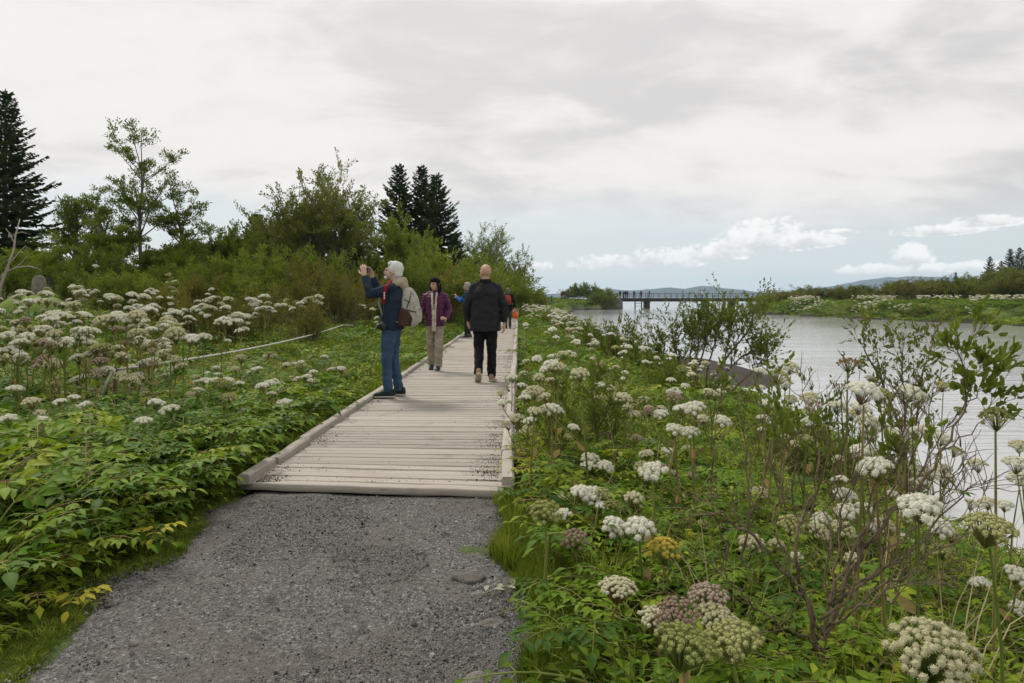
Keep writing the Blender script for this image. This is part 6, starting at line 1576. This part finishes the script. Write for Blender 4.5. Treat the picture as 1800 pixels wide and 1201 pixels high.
# behind: a second rank closing the view under the crowns
for q in range(17):
    px = -60 + q * 57; shrub(px, rg.uniform(452, 485), rg.uniform(36, 42) if px < 700 else 58, (kk := rg.choice(('green', 'green', 'bright'))), '%s shaded second-rank shrub %s' % ({'green': 'dark green', 'bright': 'fresh green'}[kk], ['just beyond the left border', 'left of the border spruce trunk', 'under the border spruce', 'right of the headstone', 'under the bushy trees', 'under the tall thin tree', 'under the sparse small tree', 'left in the dip of the tree line', 'right in the dip of the tree line', 'left of the round-headed willow', 'under the round-headed willow', 'right of the round-headed willow', 'behind the raised phone', 'under the left spruce of the trio', 'under the right spruce of the trio', 'behind the bald man', 'at the end of the tree line'][q]), 'shaded shrubs under the left trees', 1.5)
# right of the boardwalk, far
RS = [(930, 508, 75, 'green', 'shrub beside the far end of the boardwalk'), (925, 506, 82, 'green', 'second shrub right of the boardwalk end'), (940, 516, 60, 'olive', 'low olive shrub near the boardwalk end'), (1008, 503, 146, 'green', 'shrub behind the grassy rise'), (1022, 498, 148, 'green', 'tallest shrub behind the grassy rise'),
      (1045, 501, 147, 'green', 'shrub right of the tallest one behind the grassy rise'), (1062, 508, 143, 'green', 'dark shrub at the water edge before the bridge'), (1072, 516, 146, 'bright', 'low shrub by the bridge abutment'), (950, 508, 135, 'olive', 'olive shrub at the left of the grassy rise'), (1054, 514, 139, 'green', 'round shrub overhanging the bank before the bridge')]
for (px, top, d, k, lab) in RS: shrub(px, top, d, k, lab, 'shrubs on the bank before the bridge', 1.25)
shrub(992, 512, 138, 'red', 'reddish low shrub on the grassy rise', None, .9)
# far right bank
for q in range(46):
    u = q / 46; px = 1345 + 520 * u + rg.uniform(-12, 12); d0 = float(np.interp(px, [1340, 1450, 1600, 1800, 1900], [112, 92, 76, 66, 60]))
    d = d0 + rg.uniform(6, 30); top = np.interp(px, [1340, 1500, 1600, 1700, 1800, 1900], [508, 504, 494, 485, 474, 468]) + rg.uniform(-4, 14)
    kk = rg.choice(('dark', 'dark', 'green', 'olive')); shrub(px, top, d, kk, '%s %s shrub of the far right thicket, %s' % ('front' if d < d0 + 14 else 'rear' if d < d0 + 23 else 'hindmost', {'green': 'mid green', 'dark': 'dark green', 'olive': 'olive'}[kk], ['at its left tip', 'right of its left tip', 'under the gap between clouds', 'left of the mountain', 'under the mountain foot', 'under the mountain top', 'under the cloud dome', 'left of the lone spruce', 'below the dark spruces', 'by the right border', 'beyond the border'][min(10, max(0, int((px - 1330) / 47)))]), 'thicket on the far right bank', 1.6)
for q in range(12):
    px = 1350 + q * 40 + rg.uniform(-12, 12); d = float(np.interp(px, [1340, 1450, 1600, 1800, 1900], [106, 90, 74, 64, 60])) + 1.5
    shrub(px, HOR + (CAMH - .1) / d * FPX - rg.uniform(8, 18) + 12, d, rg.choice(('green', 'bright')), 'low water-line shrub of the far right bank, number %s from the bridge' % ['one', 'two', 'three', 'four', 'five', 'six', 'seven', 'eight', 'nine', 'ten', 'eleven', 'twelve'][q], 'water-line shrubs of the far right bank', 1.4)
FSP = [(1680, 478, 140, 3.0), (1740, 450, 125, 6), (1760, 458, 128, 6), (1776, 436, 122, 7), (1792, 434, 118, 7), (1812, 420, 115, 8), (1830, 428, 118, 8), (1850, 410, 112, 8), (1692, 490, 142, 4), (1706, 488, 145, 4)]
spm = [spruce(rg, 10, 2.6, 20) for _ in range(3)]
for q, (px, top, d, h) in enumerate(FSP):
    s = top_h(px, top, d) / 10
    plant_tree('spruce_tree', spot(px, d), rg.choice(spm), ['lone small spruce on the far right bank', 'pointed spruce left of the dark group at the right border', 'spruce second from the left in the dark group at the right border', 'tall spruce third in the dark group at the right border', 'tall spruce fourth in the dark group at the right border', 'spruce at the very right border', 'spruce beyond the right border', 'highest spruce beyond the right border', 'tiny spruce right of the lone small one', 'second tiny spruce right of the lone small one'][q], 'tree', None, rg.uniform(0, 6), (s * 1.15, s * 1.15, s))

# far banks: flowers and green cover as one mass
m_far = MB()
fp = [umbel(rg, 9, .17, 1, .25, .4, False).data('far_umbel', [M['flower_white'], M['stalk']], False), umbel(rg, 9, .17, 1, .25, .4, False).data('far_umbel', [M['flower_cream'], M['stalk']], False)]
lib2 = CLUMP_FAR + HERB + fp
pts = []
def farok(x, y):
    fx = float(np.interp(y, FBY, FBX)); return fx - .2 < x < fx + 34
for (x, y, z, a, b_, c_, s, i) in cover(9000, (36, 110), (48, 125), farok, list(range(0, 9)), (1.4, 3.2), -.1): pts.append((x, y, z, a, b_, c_, s, i))
for (x, y, z, a, b_, c_, s, i) in cover(1300, (36, 95), (48, 125), lambda x, y: farok(x, y) and x > float(np.interp(y, FBY, FBX)) + 2 and mnoise.noise(Vector((x * .16, y * .16, 2))) > .05 and x < float(np.interp(y, FBY, FBX)) + 8 + 5 * rg.random(), [9, 10], (.20, .38), .45): pts.append((x, y, z + rg.uniform(0, .4), a, b_, c_, s, i))
for (x, y, z, a, b_, c_, s, i) in cover(3600, (.8, 24), (42, 150), lambda x, y: brx(y) + .3 < x < shx(y) - .1, list(range(0, 9)), (1.0, 2.4), -.1): pts.append((x, y, z, a, b_, c_, s, i))
for (x, y, z, a, b_, c_, s, i) in cover(420, (.8, 6), (34, 80), lambda x, y: brx(y) + .3 < x < shx(y) - .5, [9, 10], (.16, .26), .6): pts.append((x, y, z + rg.uniform(0, .4), a, b_, c_, s, i))
for (x, y, z, a, b_, c_, s, i) in cover(2600, (-34, -2.2), (27, 80), lambda x, y: infr(x, y), list(range(0, 9)), (1.6, 3.2), -.1): pts.append((x, y, z, a, b_, c_, s, i))
scatter('far_meadow', pts, lib2, 'distant green cover and white flower specks on the banks', 'meadow')
# yellow weed on the spit at the right border
pts = []
for k in range(900):
    a = rg.uniform(0, 6.28); q = math.sqrt(rg.random()); x = 16.3 + 2.3 * q * math.cos(a); y = 18.5 + 1.2 * q * math.sin(a)
    pts.append((x, y, gz(x, y), rg.uniform(-.5, .5), rg.uniform(-.5, .5), rg.uniform(0, 6), rg.uniform(.5, 1.0), rg.randrange(3)))
scatter('yellow_weed', pts, YLEAF, 'yellow weed covering the mud spit at the right border', 'weed')

# ------------------------------------------------------------------ near willows on the right bank
def drawn_willow(name, base, lines, lab, leafm, sprout, L, W, r0=.02, seed=1, bark='bark_dark', leafy=None, tw=(.10, .28), lpt=7):
    """stems follow polylines of (photo x, photo y, distance); twigs sprout along them"""
    rr = random.Random(seed); root = empty(name, base); B = Vector(base); tb = MB(); sites = []
    for ln in lines:
        pts = [P(*q[:3]) - B for q in ln['p']]; a, b_ = ln.get('r', (r0, r0 * .3))
        fine = []
        for i in range(len(pts) - 1):
            for j in range(4):
                u = j / 4; fine.append(pts[i].lerp(pts[i + 1], u) + rvec(rr) * ln.get('kink', .012))
        fine.append(pts[-1]); n = len(fine) - 1
        rad = [a + (b_ - a) * (i / n) ** .8 + rr.uniform(0, .12) * a * (1 - i / n) for i in range(n + 1)]
        tb.tube(fine, rad, 8 if a > .012 else 5, 0, cap=True)
        for k in range(ln.get('tw', sprout)):
            u = rr.uniform(ln.get('from', .3), 1) * n; i = min(n - 1, int(u)); q = fine[i].lerp(fine[i + 1], u - i); d = (fine[i + 1] - fine[i]).normalized()
            nd = (d * .6 + rvec(rr) * .8 + Vector((0, 0, .35))).normalized()
            lf = ln.get('leaf', 1.0)
            sub = []; o = dict(segs=3, wig=.3, up=.08, taper=.5, lpt=lpt, lspread=.012, kids=(3, 3), ang=(.35, .9), len=(.5, .8), rk=.6, leafdepth=1, **{'from': .3})
            grow(rr, tb, sub, q, nd, rr.uniform(*tw), max(.0018, rad[i] * .4), rr.choice((0, 1, 1)), o)
            if rr.random() < lf: sites += sub
    tag(root, lab, 'shrub')
    tb.build('trunk', M[bark], root)
    cb = MB(); leaf_quads(cb, sites, rr, L, W, fold=True); cb.build('crown', M[leafm], root, smooth=False)
    return root
b0 = P(1440, 1150, 2.55); b0.z = gz(b0.x, b0.y) - .03
drawn_willow('willow_shrub', b0, [
  dict(p=[(1440, 1230, 2.55), (1445, 1120, 2.55), (1480, 1040, 2.6), (1520, 960, 2.65), (1570, 900, 2.75), (1630, 838, 2.9), (1672, 770, 3.0), (1705, 700, 3.1), (1690, 640, 3.1), (1682, 590, 3.1)], r=(0.0119, 0.0025), tw=12, leaf=1, **{'from': .74}),
  dict(p=[(1690, 715, 3.08), (1735, 680, 3.15), (1765, 640, 3.2)], r=(0.0030, 0.0013), tw=8, leaf=1),
  dict(p=[(1660, 790, 2.97), (1720, 750, 3.05), (1758, 690, 3.15)], r=(0.0034, 0.0013), tw=6, leaf=0.90, **{'from': .5}),
  dict(p=[(1470, 1060, 2.55), (1540, 1015, 2.6), (1620, 950, 2.7), (1690, 870, 2.85), (1735, 840, 2.9)], r=(0.0070, 0.0019), tw=18, leaf=0.10),
  dict(p=[(1440, 1160, 2.55), (1420, 1060, 2.55), (1395, 985, 2.6), (1405, 925, 2.65), (1432, 865, 2.75), (1440, 790, 2.85), (1425, 720, 2.95)], r=(0.0099, 0.0025), tw=18, leaf=0.12, **{'from': .45}),
  dict(p=[(1418, 1055, 2.55), (1375, 1000, 2.5), (1320, 940, 2.5), (1270, 905, 2.5), (1216, 908, 2.5)], r=(0.0070, 0.0032), tw=12, leaf=0.06),
  dict(p=[(1500, 1000, 2.6), (1520, 930, 2.7), (1535, 860, 2.8), (1560, 800, 2.9), (1600, 740, 3.0)], r=(0.0059, 0.0019), tw=18, leaf=0.10),
  dict(p=[(1450, 1110, 2.5), (1490, 1075, 2.45), (1560, 1040, 2.4), (1640, 1010, 2.4)], r=(0.0054, 0.0019), tw=16, leaf=0.03),
  dict(p=[(1460, 1070, 2.55), (1470, 990, 2.7), (1480, 900, 2.8), (1500, 820, 2.9), (1540, 740, 3.05)], r=(0.0059, 0.0019), tw=18, leaf=0.10),
  dict(p=[(1440, 1130, 2.55), (1390, 1110, 2.5), (1330, 1070, 2.5), (1290, 1030, 2.5)], r=(0.0050, 0.0025), tw=12, leaf=0.06),
  dict(p=[(1450, 1090, 2.5), (1520, 1010, 2.55), (1600, 930, 2.7), (1660, 870, 2.8), (1700, 800, 2.95)], r=(0.0064, 0.0018), tw=16, leaf=0.06, kink=.018),
  dict(p=[(1440, 1120, 2.5), (1460, 1000, 2.6), (1455, 900, 2.75), (1480, 830, 2.85), (1490, 770, 2.9)], r=(0.0064, 0.0018), tw=16, leaf=0.09, kink=.018),
  dict(p=[(1440, 1110, 2.5), (1400, 1020, 2.55), (1360, 930, 2.6), (1370, 860, 2.7), (1385, 800, 2.8)], r=(0.0064, 0.0018), tw=16, leaf=0.09, kink=.018),
  dict(p=[(1470, 1080, 2.5), (1560, 1030, 2.5), (1660, 960, 2.6), (1730, 900, 2.75)], r=(0.0056, 0.0018), tw=14, leaf=0.04, kink=.018),
  dict(p=[(1460, 1060, 2.5), (1510, 930, 2.7), (1570, 850, 2.8), (1590, 790, 2.9), (1620, 730, 3.0)], r=(0.0064, 0.0018), tw=16, leaf=0.09, kink=.018),
  dict(p=[(1520, 960, 2.65), (1590, 880, 2.6), (1640, 800, 2.7), (1660, 760, 2.8)], r=(0.0050, 0.0019), tw=16, leaf=0.06)],
  'gnarled dark-branched willow in the right foreground with a leafy spray over the water', 'willow_leaf', 8, .052, .030, seed=4, lpt=5, tw=(.07, .24))
b1 = P(1285, 1010, 3.3); b1.z = gz(b1.x, b1.y)
drawn_willow('willow_shrub', b1, [
  dict(p=[(1285, 1060, 3.3), (1275, 960, 3.3), (1250, 880, 3.35), (1252, 790, 3.4), (1262, 690, 3.5)], r=(0.0070, 0.0019), tw=8, leaf=.25),
  dict(p=[(1290, 1050, 3.3), (1310, 950, 3.3), (1318, 870, 3.35), (1310, 790, 3.4), (1296, 700, 3.45)], r=(0.0070, 0.0019), tw=8, leaf=.25),
  dict(p=[(1312, 930, 3.3), (1345, 840, 3.4), (1360, 760, 3.5), (1350, 690, 3.6)], r=(0.0050, 0.0019), tw=10, leaf=.6)],
  'bare upright willow stems left of the gnarled willow', 'willow_leaf', 6, .045, .02, seed=9)
b2 = P(1400, 900, 4.4); b2.z = gz(b2.x, b2.y)
drawn_willow('willow_shrub', b2, [
  dict(p=[(1400, 960, 4.4), (1395, 860, 4.4), (1400, 770, 4.5), (1430, 720, 4.6), (1440, 690, 4.7)], r=(0.0090, 0.0021), tw=7, leaf=.35),
  dict(p=[(1410, 960, 4.4), (1440, 850, 4.4), (1470, 770, 4.5), (1480, 690, 4.6)], r=(0.0084, 0.0021), tw=7, leaf=.35),
  dict(p=[(1405, 960, 4.4), (1370, 860, 4.4), (1350, 800, 4.5), (1345, 760, 4.5)], r=(0.0072, 0.0021), tw=7, leaf=.35)],
  'dark-leaved willow behind the gnarled one', 'willow_dark', 20, .04, .018, seed=12)
b3 = P(1590, 760, 7.0); b3.z = gz(b3.x, b3.y)
drawn_willow('willow_shrub', b3, [
  dict(p=[(1590, 880, 7), (1585, 760, 7), (1555, 680, 7), (1520, 620, 7.1), (1515, 585, 7.1)], r=(.016, .004), tw=14, leaf=1),
  dict(p=[(1592, 880, 7), (1592, 740, 7), (1585, 660, 7), (1590, 600, 7.1)], r=(.016, .004), tw=20, leaf=1),
  dict(p=[(1594, 880, 7), (1610, 740, 7), (1620, 660, 7), (1640, 605, 7.1)], r=(.016, .004), tw=20, leaf=1),
  dict(p=[(1590, 800, 7), (1560, 720, 7), (1545, 650, 7.1), (1540, 610, 7.1)], r=(.012, .003), tw=16, leaf=1),
  dict(p=[(1594, 830, 7), (1630, 740, 7.1), (1640, 690, 7.1)], r=(.012, .003), tw=16, leaf=1)],
  'slender many-stemmed willow against the water', 'willow_dark', 10, .055, .024, seed=15, tw=(.15, .38), lpt=6)
b4 = P(1235, 704, 13.5); b4.z = gz(b4.x, b4.y)
drawn_willow('willow_shrub', b4, [
  dict(p=[(1236, 735, 13.6), (1245, 640, 13.6), (1262, 585, 13.6), (1270, 555, 13.6)], r=(.026, .007), tw=34, leaf=1, **{'from': .45}),
  dict(p=[(1232, 735, 13.4), (1222, 650, 13.4), (1228, 600, 13.4), (1232, 560, 13.4)], r=(.026, .007), tw=30, leaf=1, **{'from': .4}),
  dict(p=[(1239, 740, 13.5), (1249, 669, 13.5), (1287, 616, 13.5), (1316, 581, 13.5), (1326, 546, 13.5)], r=(.035, .008), tw=32, leaf=1, **{'from': .5}),
  dict(p=[(1239, 740, 13.5), (1259, 673, 13.5), (1306, 625, 13.5), (1349, 607, 13.5)], r=(.03, .008), tw=34, leaf=1, **{'from': .5}),
  dict(p=[(1235, 740, 13.5), (1225, 660, 13.5), (1239, 607, 13.5), (1249, 577, 13.5)], r=(.03, .008), tw=30, leaf=1, **{'from': .55}),
  dict(p=[(1231, 740, 13.5), (1202, 669, 13.5), (1187, 616, 13.5), (1178, 568, 13.5)], r=(.03, .008), tw=32, leaf=1, **{'from': .5}),
  dict(p=[(1229, 740, 13.5), (1183, 687, 13.5), (1164, 643, 13.5), (1159, 607, 13.5)], r=(.028, .008), tw=38, leaf=1, **{'from': .15}),
  dict(p=[(1239, 740, 13.7), (1268, 660, 13.8), (1278, 607, 13.9), (1287, 568, 14)], r=(.03, .008), tw=30, leaf=1, **{'from': .55}),
  dict(p=[(1231, 740, 13.7), (1211, 651, 13.9), (1216, 599, 14), (1213, 581, 14)], r=(.03, .008), tw=28, leaf=1, **{'from': .5}),
  dict(p=[(1239, 740, 13.4), (1287, 687, 13.3), (1326, 651, 13.3), (1346, 625, 13.2)], r=(.03, .008), tw=26, leaf=1, **{'from': .6})],
  'wide spreading willow on the mud bar, leaves against the water and bridge', 'willow_leaf', 20, .062, .032, seed=18, tw=(.28, .62), lpt=11)
b5 = P(1040, 830, 5.6); b5.z = gz(b5.x, b5.y)
drawn_willow('willow_shrub', b5, [
  dict(p=[(1040, 900, 5.6), (1035, 800, 5.6), (1010, 740, 5.6), (985, 700, 5.6)], r=(.012, .003), tw=22, leaf=1),
  dict(p=[(1042, 900, 5.6), (1050, 790, 5.6), (1045, 720, 5.6), (1040, 680, 5.6)], r=(.012, .003), tw=24, leaf=1),
  dict(p=[(1044, 900, 5.6), (1075, 800, 5.6), (1085, 740, 5.6), (1095, 705, 5.6)], r=(.012, .003), tw=22, leaf=1),
  dict(p=[(1036, 900, 5.4), (1000, 810, 5.4), (975, 770, 5.4), (965, 745, 5.4)], r=(.01, .003), tw=18, leaf=1)],
  'knee-high brownish-stemmed willow in the middle of the right bank', 'willow_leaf', 12, .05, .019, seed=21, tw=(.12, .34), lpt=8)
for q, (px, py, d, h) in enumerate(((1100, 640, 21, .75), (1075, 655, 17, .6), (1040, 640, 20, .55), (1130, 660, 15, .5), (1440, 740, 6.4, .55), (960, 600, 33, .5), (1000, 615, 28, .5), (1170, 700, 11, .4))):
    p = P(px, py, d); z = gz(p.x, p.y); b_ = Vector((p.x, p.y, z)); 
    mk = SHK['low'][q % 3]
    plant_tree('shrub', b_, mk, ['slim sapling shrub at the water edge before the mud bar', 'green shrub left of the slim sapling by the water', 'leafy shrub on the bank left of the mud bar', 'small shrub on the mud bar, left of the wide willow', 'low dark shrub by the near water edge', 'shrub on the flowery strip, farthest up the bank', 'shrub on the flowery strip near the open pool', 'low shrub in the middle of the right bank behind the flowers'][q], 'shrub', None, q * 1.3, (h * .7, h * .7, h))

# dead tree at the left border
root = empty('dead_tree', (P(8, 520, 22).x, 22, gz(P(8, 520, 22).x, 22))); tag(root, 'bleached dead tree with bare forked branches at the left border', 'tree'); B = root.location.copy()
def dead(pts, r): 
    mb = MB(); f = [P(a, b_, 22) - B for a, b_ in pts]; mb.tube(f, [r * (1 - .7 * i / (len(f) - 1)) for i in range(len(f))], 6); return mb
dead([(-6, 560), (2, 500), (14, 468), (24, 440), (27, 415), (35, 385)], .06).build('trunk', M['dead_wood'], root)
for pts_, r in (([(12, 470), (30, 448), (45, 432)], .03), ([(-10, 500), (10, 478), (30, 470), (52, 468), (72, 474)], .035), ([(24, 425), (15, 408), (10, 402)], .02), ([(24, 412), (38, 408), (52, 412)], .018), ([(-12, 480), (-2, 470), (16, 455)], .03), ([(20, 476), (38, 462), (48, 450)], .018)):
    dead(pts_, r).build('branch', M['dead_wood'], root)
# ------------------------------------------------------------------ haze
hz_m, t, out = new_mat('haze_air')
pv = t.node('ShaderNodeVolumePrincipled'); pv.inputs['Color'].default_value = (.58, .80, 1.0, 1); pv.inputs['Density'].default_value = HAZE; pv.inputs['Anisotropy'].default_value = 0.1
t.l.new(pv.outputs[0], out.inputs['Volume'])
mb = MB(); mb.box((0, 2000, 50), (9000, 4800, 108))
tag(mb.build('haze', hz_m, smooth=False), 'thin pale haze over the lake that fades the far hills', 'haze', kind='stuff')
